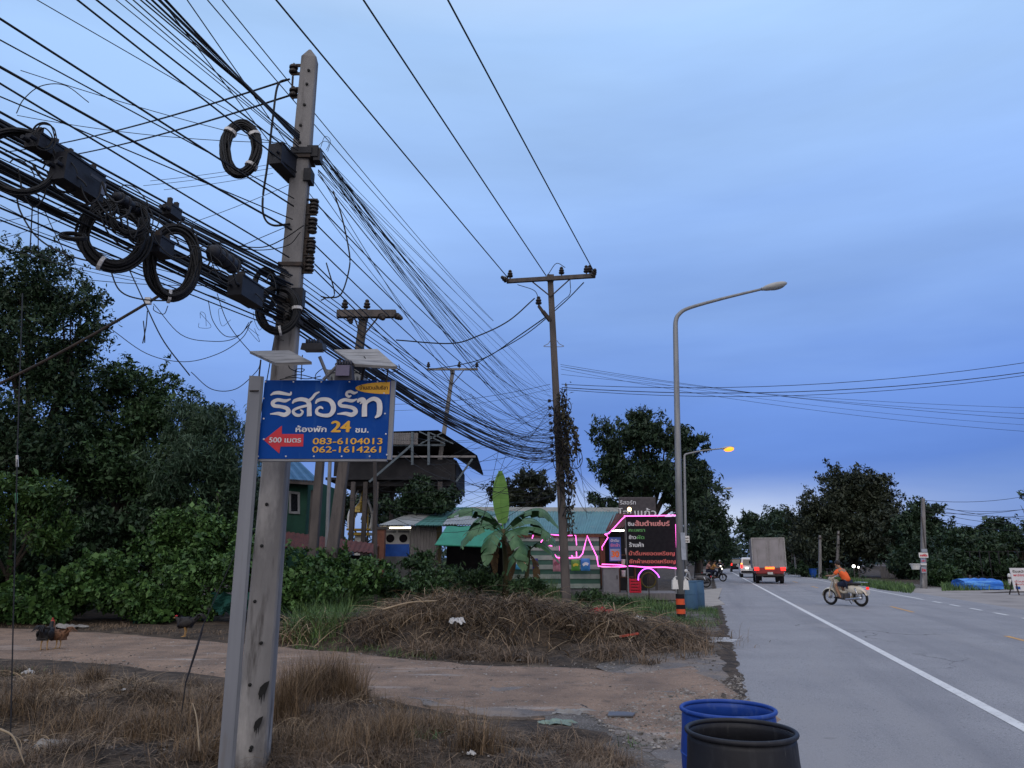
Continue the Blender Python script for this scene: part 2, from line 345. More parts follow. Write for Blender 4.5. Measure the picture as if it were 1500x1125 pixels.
def ribbon(mb, pts, w, o, U, V, N, lift):
    P = smooth_path(pts, 7); k = len(P); W = np.interp(np.linspace(0, 1, k), np.linspace(0, 1, len(w)), w) if hasattr(w, '__len__') else np.full(k, w)
    T = np.gradient(P, axis=0); T /= np.maximum(np.linalg.norm(T, axis=1), 1e-9)[:, None]; Nn = np.column_stack([-T[:, 1], T[:, 0]])
    A = P + Nn * W[:, None] / 2; B = P - Nn * W[:, None] / 2
    o, U, V, N = [np.array(q, float) for q in (o, U, V, N)]
    q = np.vstack([A, B]); v = o + q[:, :1] * U + q[:, 1:] * V + N * lift
    v = v + N * (np.concatenate([np.arange(k), np.arange(k)])[:, None] * 1.5e-5)
    mb.add(v, [(i, i + 1, k + i + 1, k + i) for i in range(k - 1)])
# ================================================================== ground, roads
DU = np.array([G(*p)[:2] for p in ((0, 918), (150, 925), (400, 945), (520, 955), (640, 968), (800, 975), (950, 978), (1060, 958))])   # far edge of the dirt track
DL = np.array([G(*p)[:2] for p in ((0, 964), (100, 967), (290, 987), (430, 1002), (560, 1022), (640, 1042), (720, 1053), (860, 1052), (900, 1080), (1000, 1105))])
DU = np.vstack([[-60, DU[0, 1] + 9], [-25, DU[0, 1] + 2.5], DU]); DL = np.vstack([[-60, DL[0, 1] + 14], [-25, DL[0, 1] + 5.5], DL])
MOUNDS = [(-1.95, 16.1, 1.15, 1.1, .47), (-.6, 15.6, 1.6, 1.2, .48), (1.0, 16.0, 1.5, 1.3, .36), (-4.6, 16.8, 1.3, 1.0, .18), (2.6, 15.6, 1.1, 1.2, .14), (-3.3, 15.4, .5, .5, .25), (-1.7, 14.7, .45, .4, .22), (-.9, 16.4, .5, .45, .24), (.2, 14.9, .5, .4, .26), (1.3, 14.9, .45, .4, .2), (-2.4, 17.0, .4, .4, .26), (.5, 16.6, .4, .4, .22), (2.0, 15.0, .4, .35, .16), (-4.2, 15.9, .45, .4, .2), (-1.9, 15.9, .3, .3, -.2), (.0, 15.8, .3, .3, -.16),
          (-2.0, 7.5, 1.2, .7, .10), (-4.4, 8.6, 1.6, 1.0, .14), (-.6, 6.6, .9, .7, .07), (-3.3, 6.6, 1.0, .6, .08), (-14, 26, 9, 4, .3)]
_r = random.Random(5)
MOUNDS += [(_r.uniform(-5.2, .6), _r.uniform(4.8, 9.6), _r.uniform(.14, .34), _r.uniform(.12, .26), _r.uniform(.05, .15)) for _ in range(34)] + [(_r.uniform(-5.0, .4), _r.uniform(5, 9), .22, .2, -_r.uniform(.03, .08)) for _ in range(14)]
def vnoise(x, y, s, seed=0):
    x = np.asarray(x) * s + seed * 17.3; y = np.asarray(y) * s + seed * 9.1
    return (np.sin(x * 1.7 + 1.3 * np.sin(y * 1.1)) + np.sin(y * 2.3 + 1.7 * np.sin(x * .9 + 2)) + .5 * np.sin(3.9 * x + y) * np.sin(3.1 * y - x)) / 2.5
def gz(x, y):
    x = np.asarray(x, float); y = np.asarray(y, float); z = np.zeros(np.broadcast(x, y).shape)
    for a, b, sx, sy, h in MOUNDS: z = z + h * np.exp(-((x - a) / sx) ** 2 - ((y - b) / sy) ** 2)
    z = z + .03 * vnoise(x, y, 1.1) + .018 * vnoise(x, y, 4.0, 2) + .012 * vnoise(x, y, 9.0, 5)
    s, o = road_so(x, y)
    m = np.clip((np.maximum(-2.75 - o, o - 7.2)) / 1.2, 0, 1)                       # flat by the road
    yu = np.interp(x, DU[:, 0], DU[:, 1]); yl = np.interp(x, DL[:, 0], DL[:, 1])
    d = np.maximum(y - yu, yl - y); d = np.where(x > DL[-1, 0] + .4, np.where(y > 16, 9, np.abs(y - 10) - 3), d)
    m = m * np.clip(d / .8, 0, 1)
    near = np.exp(-np.maximum(0, np.hypot(x, y) - 60) / 60)
    return z * m * near + (m - 1) * .012 - .008
def build_ground():
    def axis(lo, hi, st, far): 
        a = np.arange(lo, hi, st); e = [hi + st * 1.35 ** k * 2 for k in range(1, 40)]; e = [q for q in e if q < far] + [far]
        f = [lo - st * 1.35 ** k * 2 for k in range(1, 40)]; f = [q for q in f if q > -far] + [-far]
        return np.array(sorted(f) + list(a) + e)
    xs = axis(-16, 9, .2, 1600); ys = axis(2.5, 30, .2, 1600)
    X, Y = np.meshgrid(xs, ys, indexing='ij'); Z = gz(X, Y); V = np.column_stack([X.ravel(), Y.ravel(), Z.ravel()]); ny = len(ys)
    i, j = np.meshgrid(np.arange(len(xs) - 1), np.arange(ny - 1), indexing='ij'); b = (i * ny + j).ravel()
    me = fast_mesh('ground', V, np.column_stack([b, b + ny, b + ny + 1, b + 1]), M_soil); me.polygons.foreach_set('use_smooth', [True] * len(me.polygons))
    tag(link('ground', me), kind='structure')
build_ground()
def strip(name, m, s0, s1, o0, o1, z, st=4, wob=0, wob2=0):
    mb = MB(); ss = np.linspace(s0, s1, max(2, int((s1 - s0) / st) + 1)); V = []
    for k, s in enumerate(ss):
        w = wob * (vnoise(s, 0, 1.9) + .6 * vnoise(s, 3, 6.1)) if wob else 0
        w2 = wob2 * (vnoise(s, 9, 2.7) + .7 * vnoise(s, 4, 8.3)); V += [road(s, o0 + w, z), road(s, o1 + w2, z)]
    mb.add(V, [(2 * k, 2 * k + 1, 2 * k + 3, 2 * k + 2) for k in range(len(ss) - 1)])
    return mb
struct('road', strip('road', None, -30, 230, -2.55, 7.0, .012, .2, .12), M_asph)
struct('road_shoulder', strip('road_shoulder', None, -30, 150, -4.6, -2.3, .004, .4, .35), M_gravel)
struct('road_verge', strip('road_verge', None, -30, 150, 6.8, 10.5, .004, .6, .0), M_gravel)
def lines():
    mb = strip('x', None, -30, 230, -.07, .07, .016, 2); struct('white_edge_line', mb, M_white)
    mb = strip('x', None, 26, 230, 5.5, 5.62, .016, 2)
    for k in range(14): 
        q = strip('x', None, 23.5 - k * 2.2, 24.6 - k * 2.2, 5.5, 5.62, .016, 1); mb.add(np.vstack(q.v), q.f)
    struct('white_lane_line', mb, M_white)
    mb = MB()
    for k in range(-3, 16):
        q = strip('x', None, 7.0 + k * 10.6, 10.0 + k * 10.6, 3.14, 3.26, .016, 1); mb.add(np.vstack(q.v), q.f)
    struct('orange_centre_line', mb, M_orange_line)
lines()
def track():
    mb = MB(); xs = np.concatenate([np.linspace(-60, -14, 24), np.arange(-13.5, 3.0, .25)]); nv = 14; V = []
    for x in xs:
        a = np.interp(x, DL[:, 0], DL[:, 1]) - .12 + .10 * vnoise(x, 1, 2.3) + .05 * vnoise(x, 5, 7.1); b = np.interp(x, DU[:, 0], DU[:, 1]) + .15 + .10 * vnoise(x, 7, 2.1) + .06 * vnoise(x, 2, 6.7)
        for j in range(nv + 1):
            v = j / nv; V.append((x, a + (b - a) * v, -.055 + .07 * min(1, 9 * v, 9 * (1 - v)) + .008 * vnoise(x, v * 5, 1.9) + .006 * vnoise(x, v * 9, 5.3)))
    k = nv + 1
    mb.add(V, [(i * k + j, (i + 1) * k + j, (i + 1) * k + j + 1, i * k + j + 1) for i in range(len(xs) - 1) for j in range(nv)])
    struct('dirt_track', mb, M_dirt, True)
    # broken old asphalt where the track meets the road
    mb = MB(); C = np.array(G(1010, 1040)[:2])
    P = [G(*p) for p in ((560, 1012), (640, 1034), (700, 1046), (760, 1052), (860, 1046), (905, 1072), (950, 1100), (985, 1130), (1160, 1125), (1097, 1019), (1085, 985), (1062, 958), (985, 962), (900, 985), (800, 994), (690, 996), (620, 1000))]
    out = []
    for i in range(len(P)):
        a, b = P[i], P[(i + 1) % len(P)]
        for t in np.linspace(0, 1, 9, endpoint=False):
            q = a + (b - a) * t; w = .05 * vnoise(q[0], q[1], 9) + .03 * vnoise(q[0], q[1], 23, 4); w += .06 * vnoise(q[0], q[1], 4, 7); out.append((q[0] + w, q[1] + w * .8))
    mb.prism(out, (0, 0, .0085), (1, 0, 0), (0, 1, 0), (0, 0, -1), .07)
    M = layered(layered(layered(mat('old_asphalt', (.17, .155, .15), (.115, .105, .105), .88, scale=1.6, bump=.8, bscale=70), (.24, .19, .155), 1.1, .44, .62, 3, rough=.9), (.045, .04, .04), 2.6, .62, .74, 4), (.30, .29, .28), 60, .6, .7, 5, 2)
    struct('track_apron', mb, cracks(M, (.03, .028, .026), .8, .02, (.42, .55)))
    struct('edge_soil', strip('edge_soil', None, -30, 60, -2.74, -2.52, .0135, .1, .10, .055), M_soil)
    mb = MB(); P = [G(*p)[:2] for p in ((1290, 869), (1345, 861.5), (1500, 861), (1680, 866), (1680, 935), (1500, 903), (1380, 884))]
    mb.prism([tuple(q) for q in P], (0, 0, .0088), (1, 0, 0), (0, 1, 0), (0, 0, -1), .12)
    struct('lot_ground', mb, layered(mat('lot_dirt', (.30, .275, .26), (.22, .2, .19), .9, scale=.5, bump=.4, bscale=12), (.13, .12, .11), .7, .58, .7, 3))
    mb = MB(); P = [G(*p)[:2] for p in ((1000, 868), (1058, 862), (1052, 878), (1062, 886), (1020, 893), (998, 885))]
    mb.prism([tuple(q) for q in P], (0, 0, .03), (1, 0, 0), (0, 1, 0), (0, 0, -1), .04)
    struct('concrete_slab_path', mb, layered(mat('slab', (.34, .31, .28), (.26, .24, .22), .9, scale=1.3, bump=.3), (.14, .13, .12), 2.0, .6, .72, 3))
track()

# ================================================================== vegetation
def leafmat(name, c1, c2, rough=.55): return mat(name, c1, c2, rough, scale=.9, island=True, spec=.3, contrast=(.3, .75))
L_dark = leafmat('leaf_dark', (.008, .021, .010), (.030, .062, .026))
L_mid = leafmat('leaf_mid', (.012, .032, .013), (.045, .092, .033))
L_feather = leafmat('leaf_feathery', (.014, .034, .020), (.042, .080, .045))
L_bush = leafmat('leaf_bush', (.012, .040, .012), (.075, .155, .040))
L_bright = leafmat('leaf_bright', (.014, .040, .009), (.05, .105, .022))
L_tree = leafmat('leaf_roadside', (.009, .023, .013), (.032, .060, .030))
L_rust = leafmat('leaf_rusty', (.010, .018, .012), (.040, .050, .028))
L_far = leafmat('leaf_far', (.014, .030, .022), (.038, .066, .044))
L_grass = leafmat('grass_green', (.018, .050, .014), (.11, .185, .055), .6)
L_dry = leafmat('grass_dry', (.030, .020, .013), (.24, .165, .10), .8)
L_dry2 = leafmat('grass_dry_grey', (.018, .013, .010), (.24, .17, .115), .8)
M_bark = mat('bark', (.05, .042, .036), (.03, .026, .024), .9, scale=6, bump=.6, stretch=(1, 1, .25))
def leaf_quads(C, size, droop=.2, width=.42, outward=None):
    n = len(C); a = RNG.normal(size=(n, 3))
    if outward is not None: a = a * .7 + outward * .9
    a[:, 2] -= droop; a /= np.linalg.norm(a, axis=1)[:, None]
    b = RNG.normal(size=(n, 3)) * .7 + np.array([0, 0, .8]); s = np.cross(a, b); s /= np.maximum(np.linalg.norm(s, axis=1), 1e-6)[:, None]
    nr = np.cross(s, a); l = size * np.clip(RNG.lognormal(-.05, .38, (n, 1)), .35, 2.2); w = l * width * RNG.uniform(.75, 1.25, (n, 1))
    V = np.stack([C - a * l * .5, C + s * w * .5 + nr * l * .08, C + a * l * .5 - nr * l * .06, C - s * w * .5 + nr * l * .08], 1).reshape(-1, 3)
    return V, np.arange(4 * n).reshape(-1, 4)
def clump_points(E, n, sub=14, tight=.30, hollow=.55, up=0.0):
    """points in leafy clumps inside ellipsoids E = [(centre, radii)]"""
    vol = np.array([(r[0] * r[1] * r[2]) ** (2 / 3) for c, r in E]); k = np.maximum(1, (vol / vol.sum() * n)).astype(int); P = []; O = []
    for (c, r), m in zip(E, k):
        c = np.array(c); r = np.array(r); ns = max(4, int(sub)); u = RNG.normal(size=(ns, 3)); u /= np.linalg.norm(u, axis=1)[:, None]; u[:, 2] += up
        sc = c + u * r * RNG.uniform(hollow, .92, (ns, 1)); rr = r.mean() * tight * RNG.uniform(.6, 1.35, ns)
        which = RNG.integers(0, ns, m); d = RNG.normal(size=(m, 3)); d /= np.linalg.norm(d, axis=1)[:, None]
        rad = rr[which] * RNG.uniform(.35, 1.15, m) ** .6
        p = sc[which] + d * rad[:, None] * np.array([1, 1, .8]); P.append(p); o = p - c; O.append(o / np.maximum(np.linalg.norm(o, axis=1), 1e-6)[:, None])
    return np.vstack(P), np.vstack(O)
def ell(px, py, rx, ry, Y, dz=1.0):
    c = at(px, py, Y); m = mpp(px, py, Y); return (c, (rx * m, rx * m * dz, ry * m))
def tree(name, label, E, leaf, n, size, base, trunk=.18, cat='tree', group=None, sub=16, tight=.30, droop=.2, width=.42, hollow=.28, limbs=True):
    tight *= 1.3; size *= .92; n = int(n * 1.7)
    base = np.array([base[0], base[1], float(gz(base[0], base[1]))])
    t = thing(name, label, cat, base, 0, group)
    P, O = clump_points(E, n, sub, tight, hollow); P = P[P[:, 2] > .05]; O = O[:len(P)] if len(O) != len(P) else O
    sp = []
    for c, r_ in E:                                                       # leafy sprays reaching out of the crown
        for _ in range(sub):
            u = RNG.normal(size=3); u[2] = abs(u[2]) * .8 + .1 * u[2]; u /= np.linalg.norm(u); a = np.array(c) + u * np.array(r_) * RNG.uniform(.8, 1.0); L_ = np.mean(r_) * RNG.uniform(.12, .36); d = u + RNG.normal(0, .45, 3); k = int(10 + 40 * L_)
            sp.append(a + d * L_ * RNG.uniform(0, 1, (k, 1)) + RNG.normal(0, size * .45, (k, 3)))
    P = np.vstack([P] + sp); P = P[P[:, 2] > .05]
    V, Q = leaf_quads(P, size, droop, width); me = fast_mesh('crown', V - base, Q, leaf); link('crown', me, t)
    if limbs:
        mb = MB(); cs = [np.array(c) for c, r in E]; top = np.mean(cs, 0); fork = base + (top - base) * .45; fork[:2] = base[:2] + (fork[:2] - base[:2]) * .5
        mb.tube(smooth_path([base - np.array([0, 0, .2]), base + (fork - base) * .5 + np.array([.06, .03, 0]), fork], 5), np.linspace(trunk, trunk * .62, 11), 9)
        for c in cs:
            mid = fork + (c - fork) * .5 + np.array([0, 0, .15]); mb.tube(smooth_path([fork - np.array([0, 0, .1]), mid, c], 5), np.linspace(trunk * .55, trunk * .12, 11), 6)
            for _ in range(3):
                e = c + np.clip(RNG.normal(size=3), -1.2, 1.2) * np.array(E[0][1]).mean() * .28; mb.tube(smooth_path([mid, (mid + e) / 2 + RNG.normal(size=3) * .1, e], 4), np.linspace(trunk * .25, trunk * .06, 9), 5)
        part('trunk', mb, M_bark, t, True)
    return t
def blades(P, h, lean, w, seg=3, curl=1.0, bend=None):
    """grass blades: curved tapering ribbons from points P"""
    n = len(P); a = RNG.uniform(0, 2 * math.pi, n) if bend is None else bend + RNG.normal(0, .8, n)
    d = np.column_stack([np.cos(a), np.sin(a), np.zeros(n)]); s = np.column_stack([-np.sin(a), np.cos(a), np.zeros(n)])
    tw = RNG.uniform(-1, 1, (n, 1)); s = s * np.sqrt(1 - .5 * tw ** 2) + d * tw * .6
    H = h * RNG.uniform(.45, 1.2, (n, 1)); Ln = lean * RNG.uniform(.3, 1.4, (n, 1)); W = w * RNG.uniform(.6, 1.3, (n, 1)); V = []
    for k in range(seg + 1):
        t = k / seg; up = H * (t - curl * .55 * t ** 2 * np.minimum(1, Ln)); c = P + d * H * Ln * t ** 1.7 + np.array([0, 0, 1]) * up
        ww = W * (1 - t * .85); V += [c + s * ww / 2, c - s * ww / 2]
    V = np.stack(V, 1).reshape(-1, 3); m = 2 * (seg + 1); b = (np.arange(n) * m)[:, None]
    Fq = np.concatenate([np.stack([b + 2 * k, b + 2 * k + 1, b + 2 * k + 3, b + 2 * k + 2], -1).reshape(n, 4) for k in range(seg)])
    return V, Fq
def grass(name, pts, leaf, h, lean, w, seg=3, curl=1.0, label=None):
    P = np.column_stack([pts, gz(pts[:, 0], pts[:, 1]) - .01]); V, Q = blades(P, h, lean, w, seg, curl)
    o = link(name, fast_mesh(name, V, Q, leaf)); tag(o, label, 'grass', None, 'stuff'); return o
def tuft(px, py, n, h, spread, leaf, lean=.5, w=.006):
    c = G(px, py)[:2]; return np.column_stack([RNG.normal(c[0], spread, n), RNG.normal(c[1], spread * .7, n)])
def scatter(poly_px, n, clump=0, cr=.2):
    P = np.array([G(*p)[:2] for p in poly_px]); lo, hi = P.min(0), P.max(0); out = []; tot = 0
    while tot < n:
        q = RNG.uniform(lo, hi, (n * 2, 2))
        if clump:
            cc = RNG.uniform(lo, hi, (clump, 2)); q = cc[RNG.integers(0, clump, n * 2)] + RNG.normal(size=(n * 2, 2)) * cr
        x, y = q[:, 0], q[:, 1]; ins = np.zeros(len(q), bool); j = len(P) - 1
        for i in range(len(P)):
            c = ((P[i, 1] > y) != (P[j, 1] > y)) & (x < (P[j, 0] - P[i, 0]) * (y - P[i, 1]) / (P[j, 1] - P[i, 1] + 1e-12) + P[i, 0]); ins ^= c; j = i
        q = q[ins]; out.append(q); tot += len(q)
    return np.vstack(out)[:n]

# --- big trees at the left
tree('tree', 'tall dark broad leaved tree at the left edge, its crown rising highest', [ell(40, 420, 78, 58, 23), ell(20, 520, 105, 80, 23), ell(118, 470, 46, 58, 23), ell(95, 560, 55, 50, 23), ell(-70, 480, 90, 110, 23), ell(40, 640, 115, 70, 22.5), ell(-60, 640, 100, 80, 23)], L_dark, 34000, .15, (at(30, 800, 23)[0], 23.5), .28, sub=26, tight=.3)
tree('tree', 'bushy dark tree with flat leafy top between the tallest tree and the sign', [ell(205, 572, 62, 38, 25), ell(165, 640, 80, 65, 25), ell(120, 600, 40, 50, 25), ell(255, 620, 60, 45, 25.5), ell(120, 690, 70, 50, 24), ell(215, 690, 85, 48, 24.5)], L_mid, 24000, .15, (at(190, 800, 25)[0], 25), .2, sub=20)
tree('bamboo_tree', 'feathery grey green tree with fine drooping sprays behind the sign post', [ell(300, 625, 55, 38, 24), ell(335, 680, 50, 55, 24), ell(275, 690, 65, 50, 23.5), ell(355, 740, 35, 60, 24)], L_feather, 20000, .19, (at(310, 800, 24)[0], 24), .1, sub=26, tight=.34, droop=.9, width=.16)
tree('tree', 'bright green small tree at the left edge in front of the dark trees', [ell(20, 735, 75, 45, 19.5), ell(70, 780, 45, 35, 19.5), ell(-40, 780, 70, 60, 19.5), ell(80, 730, 35, 25, 19.5)], L_bright, 9500, .13, (at(-10, 850, 19.5)[0], 20), .1, sub=18, tight=.26, droop=.3, width=.36)
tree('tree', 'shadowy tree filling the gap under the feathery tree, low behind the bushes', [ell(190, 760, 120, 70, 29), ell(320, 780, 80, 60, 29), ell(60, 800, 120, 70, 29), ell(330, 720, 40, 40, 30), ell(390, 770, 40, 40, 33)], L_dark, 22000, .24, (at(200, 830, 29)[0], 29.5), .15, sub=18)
gap_shade_bush = [ell(150, 785, 70, 42, 23), ell(235, 765, 60, 45, 23.3), ell(60, 830, 70, 40, 22.3), ell(320, 775, 40, 50, 23), ell(-40, 840, 70, 50, 22)]  # added dark bush, stands in for the deep shade between hedge and trees
# --- bush hedge along the dirt track
def bush(label, E, leaf, n, size, base, **k): return tree('bush', label, E, leaf, n, size, base, .03, 'bush', None, limbs=True, **k)
bush('very dark shaded shrub mass between the hedge and the left trees', gap_shade_bush, L_dark, 12000, .17, (at(150, 850, 23)[0], 23.2), sub=18, tight=.34)
bush('low leafy bush farthest left along the dirt track, beside the hens', [ell(-20, 880, 50, 44, 19.6), ell(60, 880, 60, 38, 19.8), ell(115, 868, 50, 40, 20.2), ell(25, 898, 40, 22, 19.6)], L_bush, 9000, .125, (at(70, 900, 20)[0], 20.2), sub=16, tight=.3, width=.7)
bush('broad leafy bush in the middle of the hedge behind the dirt track', [ell(175, 855, 60, 52, 20.4), ell(225, 880, 45, 36, 20)], L_bush, 8500, .125, (at(190, 900, 20.4)[0], 20.5), sub=18, tight=.3, width=.7)
bush('tall bush with upright climbing shoots left of the sign post', [ell(250, 800, 42, 58, 21.2), ell(300, 790, 38, 62, 21.2), ell(280, 860, 60, 50, 20.6)], L_bush, 10000, .12, (at(275, 900, 21)[0], 21), sub=18, tight=.28, width=.65)
bush('bush half hidden behind the metal sign post and the concrete pole', [ell(345, 850, 45, 60, 20.4), ell(390, 830, 40, 48, 21), ell(430, 850, 45, 50, 20.8), ell(345, 800, 26, 40, 21.5)], L_bush, 10000, .12, (at(370, 900, 20.6)[0], 20.6), sub=18, tight=.28, width=.6)
bush('green bush below the rusty red roof', [ell(490, 838, 45, 32, 21.5), ell(540, 850, 40, 28, 21.5), ell(455, 870, 42, 34, 20.5)], L_bush, 5200, .13, (at(490, 880, 21)[0], 21), sub=16, tight=.3, width=.6)
bush('dark leafy bush in front of the grey plank wall', [ell(610, 828, 26, 22, 24), ell(640, 850, 36, 26, 23), ell(585, 860, 34, 22, 22.5)], L_mid, 3600, .13, (at(610, 870, 24)[0], 24), sub=14, tight=.32)
def shoots():
    mb = MB(); P = []
    for px, py, h in ((195, 800, 30), (225, 770, 45), (262, 750, 34), (285, 745, 50), (318, 740, 70), (150, 815, 24), (300, 752, 40), (240, 790, 30)):
        b = at(px, py + h, 21); t = at(px + random.uniform(-6, 6), py - h * .3, 21); L = np.linspace(0, 1, 40)[:, None]; Q = b + (t - b) * L + RNG.normal(size=(40, 3)) * .05; P.append(Q)
        mb.tube(smooth_path([b - np.array([0, 0, .7]), (b + t) / 2 + .03, t], 4), .008, 5)
    r = thing('creeper', 'thin upright creeper shoots standing out of the hedge', 'plant', at(250, 900, 21) * np.array([1, 1, 0])); V, Q = leaf_quads(np.vstack(P), .13, .3, .6)
    link('leaves', fast_mesh('leaves', V - wpos(r), Q, L_bright), r); part('stem', mb, M_bark, r)
shoots()
# --- behind the stall and by the road
tree('tree', 'big dark tree with ragged crown behind the menu sign and the first street lamp', [ell(905, 645, 40, 34, 50), ell(950, 640, 34, 32, 50), ell(898, 690, 34, 36, 50), ell(955, 700, 55, 50, 50), ell(1010, 660, 26, 32, 51), ell(985, 650, 28, 26, 51), ell(1010, 730, 42, 46, 50), ell(905, 745, 45, 40, 50), ell(935, 612, 18, 10, 50)], L_tree, 17000, .3, (at(950, 830, 50)[0], 50), .4, sub=20, tight=.235, droop=.5, width=.34)
tree('tree', 'conical dark tree at the left roadside beyond the second street lamp', [ell(1020, 700, 24, 30, 62), ell(1022, 745, 34, 40, 62), ell(1040, 775, 32, 34, 62), ell(1015, 800, 40, 30, 60)], L_tree, 9000, .34, (at(1020, 830, 62)[0], 62), .3, sub=18, tight=.32, droop=.4, width=.34)
tree('tree', 'dark roadside tree farthest along the left side before the gap of sky', [ell(1048, 800, 24, 26, 90), ell(1062, 812, 16, 16, 95), ell(1036, 785, 18, 22, 88)], L_tree, 4500, .42, (at(1040, 825, 90)[0], 90), .3)
tree('tree', 'small sparse tree with reddish dead leaves behind the banana plant', [ell(775, 705, 26, 18, 40), ell(800, 725, 22, 20, 40), ell(740, 722, 28, 14, 41), ell(765, 735, 40, 12, 41)], L_rust, 3600, .24, (at(775, 800, 40)[0], 40), .15, sub=20, tight=.24)
tree('tree', 'dark leafy tree rising through the open shed', [ell(615, 722, 30, 14, 36.5), ell(640, 738, 34, 14, 36), ell(592, 740, 30, 12, 36.5), ell(655, 728, 18, 12, 36), ell(616, 706, 14, 8, 37)], L_dark, 8500, .2, (at(618, 830, 36.5)[0], 36.5), .14, sub=16)
tree('tree', 'thin leafed tree seen through the stilts of the shed', [ell(545, 735, 40, 22, 52), ell(500, 745, 30, 20, 52), ell(575, 760, 35, 16, 52), ell(455, 765, 25, 20, 50)], L_tree, 5200, .3, (at(540, 825, 52)[0], 52), .18, sub=18)
# --- right side of the road
tree('tree', 'huge round rusty topped tree right of the road, the biggest crown there', [ell(1250, 722, 55, 32, 74), ell(1215, 760, 52, 42, 74), ell(1285, 755, 42, 42, 74), ell(1250, 790, 75, 40, 73), ell(1190, 800, 40, 34, 73), ell(1305, 800, 38, 36, 74), ell(1275, 715, 30, 20, 74), ell(1230, 705, 26, 14, 74)], L_rust, 34000, .34, (at(1250, 836, 74)[0], 74), .5, sub=22, tight=.3, droop=.35, width=.4)
tree('tree', 'rounded dark tree directly above the box truck', [ell(1120, 785, 34, 32, 112), ell(1155, 795, 34, 36, 105), ell(1100, 770, 20, 18, 115), ell(1140, 765, 26, 16, 110)], L_tree, 9500, .5, (at(1135, 825, 110)[0], 110), .4)
tree('tree', 'rusty brown tree between the box truck and the huge round tree', [ell(1180, 775, 28, 34, 88), ell(1170, 805, 34, 26, 86), ell(1195, 820, 36, 20, 84)], L_rust, 8000, .42, (at(1178, 834, 88)[0], 88), .3)
tree('tree', 'leafy green tree behind the signed concrete pole on the right', [ell(1352, 755, 26, 22, 66), ell(1335, 785, 30, 34, 66), ell(1372, 785, 22, 26, 66), ell(1345, 825, 44, 32, 64)], L_tree, 10000, .32, (at(1350, 850, 66)[0], 66), .3, sub=18, droop=.5)
tree('tree', 'low dark tree right of the signed concrete pole, above the blue tarpaulin', [ell(1410, 800, 34, 28, 58), ell(1440, 815, 34, 34, 56), ell(1395, 835, 34, 26, 54)], L_dark, 8500, .28, (at(1415, 850, 56)[0], 56), .2)
tree('tree', 'spreading tree at the right edge behind the white notice board', [ell(1480, 800, 36, 30, 58), ell(1530, 800, 40, 40, 58), ell(1475, 835, 40, 26, 55), ell(1560, 760, 30, 30, 58), ell(1512, 728, 14, 12, 58)], L_dark, 9500, .28, (at(1495, 850, 58)[0], 58), .2)
tree('papaya_tree', 'slender tree with a small umbrella top against the sky at right', [ell(1460, 768, 14, 6, 62), ell(1448, 776, 10, 5, 62), ell(1472, 774, 9, 6, 62), ell(1440, 790, 10, 6, 62)], L_tree, 900, .36, (at(1458, 840, 62)[0], 62), .12, sub=10, tight=.5)
bush('shaggy bush at the foot of the signed concrete pole', [ell(1372, 842, 22, 22, 47), ell(1392, 848, 16, 16, 47)], L_mid, 2600, .2, (at(1375, 862, 47)[0], 47))
bush('roadside scrub behind the blue bin on the right', [ell(1185, 838, 26, 10, 72), ell(1225, 845, 30, 10, 66), ell(1160, 834, 20, 8, 84)], L_dark, 3000, .25, (at(1200, 848, 70)[0], 70))
def far_wood():
    P = []
    for k in range(90):                                                      # round the horizon, and closing the road's far end
        a = R(-62 + 124 * k / 89); d = random.uniform(150, 210); h = random.uniform(5, 9.5); c = np.array([math.sin(a) * d, math.cos(a) * d, h * .45])
        P.append((c, (random.uniform(5, 9), 4, h * .6)))
    for k in range(7): c = road(170 + k * 5, -9 + k * 3.5); P.append((c + np.array([0, 0, 3.0]), (5, 4, 3.8)))
    Q, O = clump_points(P, 42000, 14, .4, .3); Q = Q[Q[:, 2] > 0]; V, Fq = leaf_quads(Q, .95, .2, .5)
    tag(link('far_woods', fast_mesh('far_woods', V, Fq, L_far)), 'distant belt of dark trees closing the horizon', 'woods', None, 'stuff')
far_wood()
# --- grass
grass('dry_grass', np.vstack([scatter([(520, 938), (590, 902), (700, 892), (830, 895), (960, 915), (1040, 930), (1050, 960), (950, 976), (800, 972), (640, 964), (530, 950)], 21000, 120, .20)]), L_dry2, .55, 1.3, .013, 4, 1.7, 'heaps of cut dry brown grass on the bank across the dirt track')
def mound_straw():
    q = []
    for a, b, sx, sy, h in MOUNDS[:3] + MOUNDS[4:5]:
        q.append(np.column_stack([RNG.normal(a, sx * .62, 3000), RNG.normal(b, sy * .6, 3000)]))
    q = np.vstack(q); yu = np.interp(q[:, 0], DU[:, 0], DU[:, 1]); q = q[q[:, 1] > yu + .05]
    q = q[vnoise(q[:, 0], q[:, 1], 2.6, 3) > -.15]
    grass('straw_heap', q, L_dry, .75, 1.5, .012, 4, 1.9, 'matted straw coloured grass hanging over the earth mounds')
mound_straw()
fg = np.vstack([scatter([(-60, 975), (280, 1000), (330, 1010), (300, 1180), (-120, 1180)], 17000, 60, .13), scatter([(300, 1010), (520, 1012), (640, 1050), (720, 1075), (900, 1105), (990, 1135), (960, 1200), (250, 1200)], 22000, 70, .13)])
fg = fg[vnoise(fg[:, 0], fg[:, 1], 1.9, 6) + .5 * vnoise(fg[:, 0], fg[:, 1], 5, 2) > -.1]
grass('foreground_grass', fg, L_dry2, .30, 1.2, .0055, 4, 1.5, 'thin dry grass and stalks over the bare soil by the concrete pole')
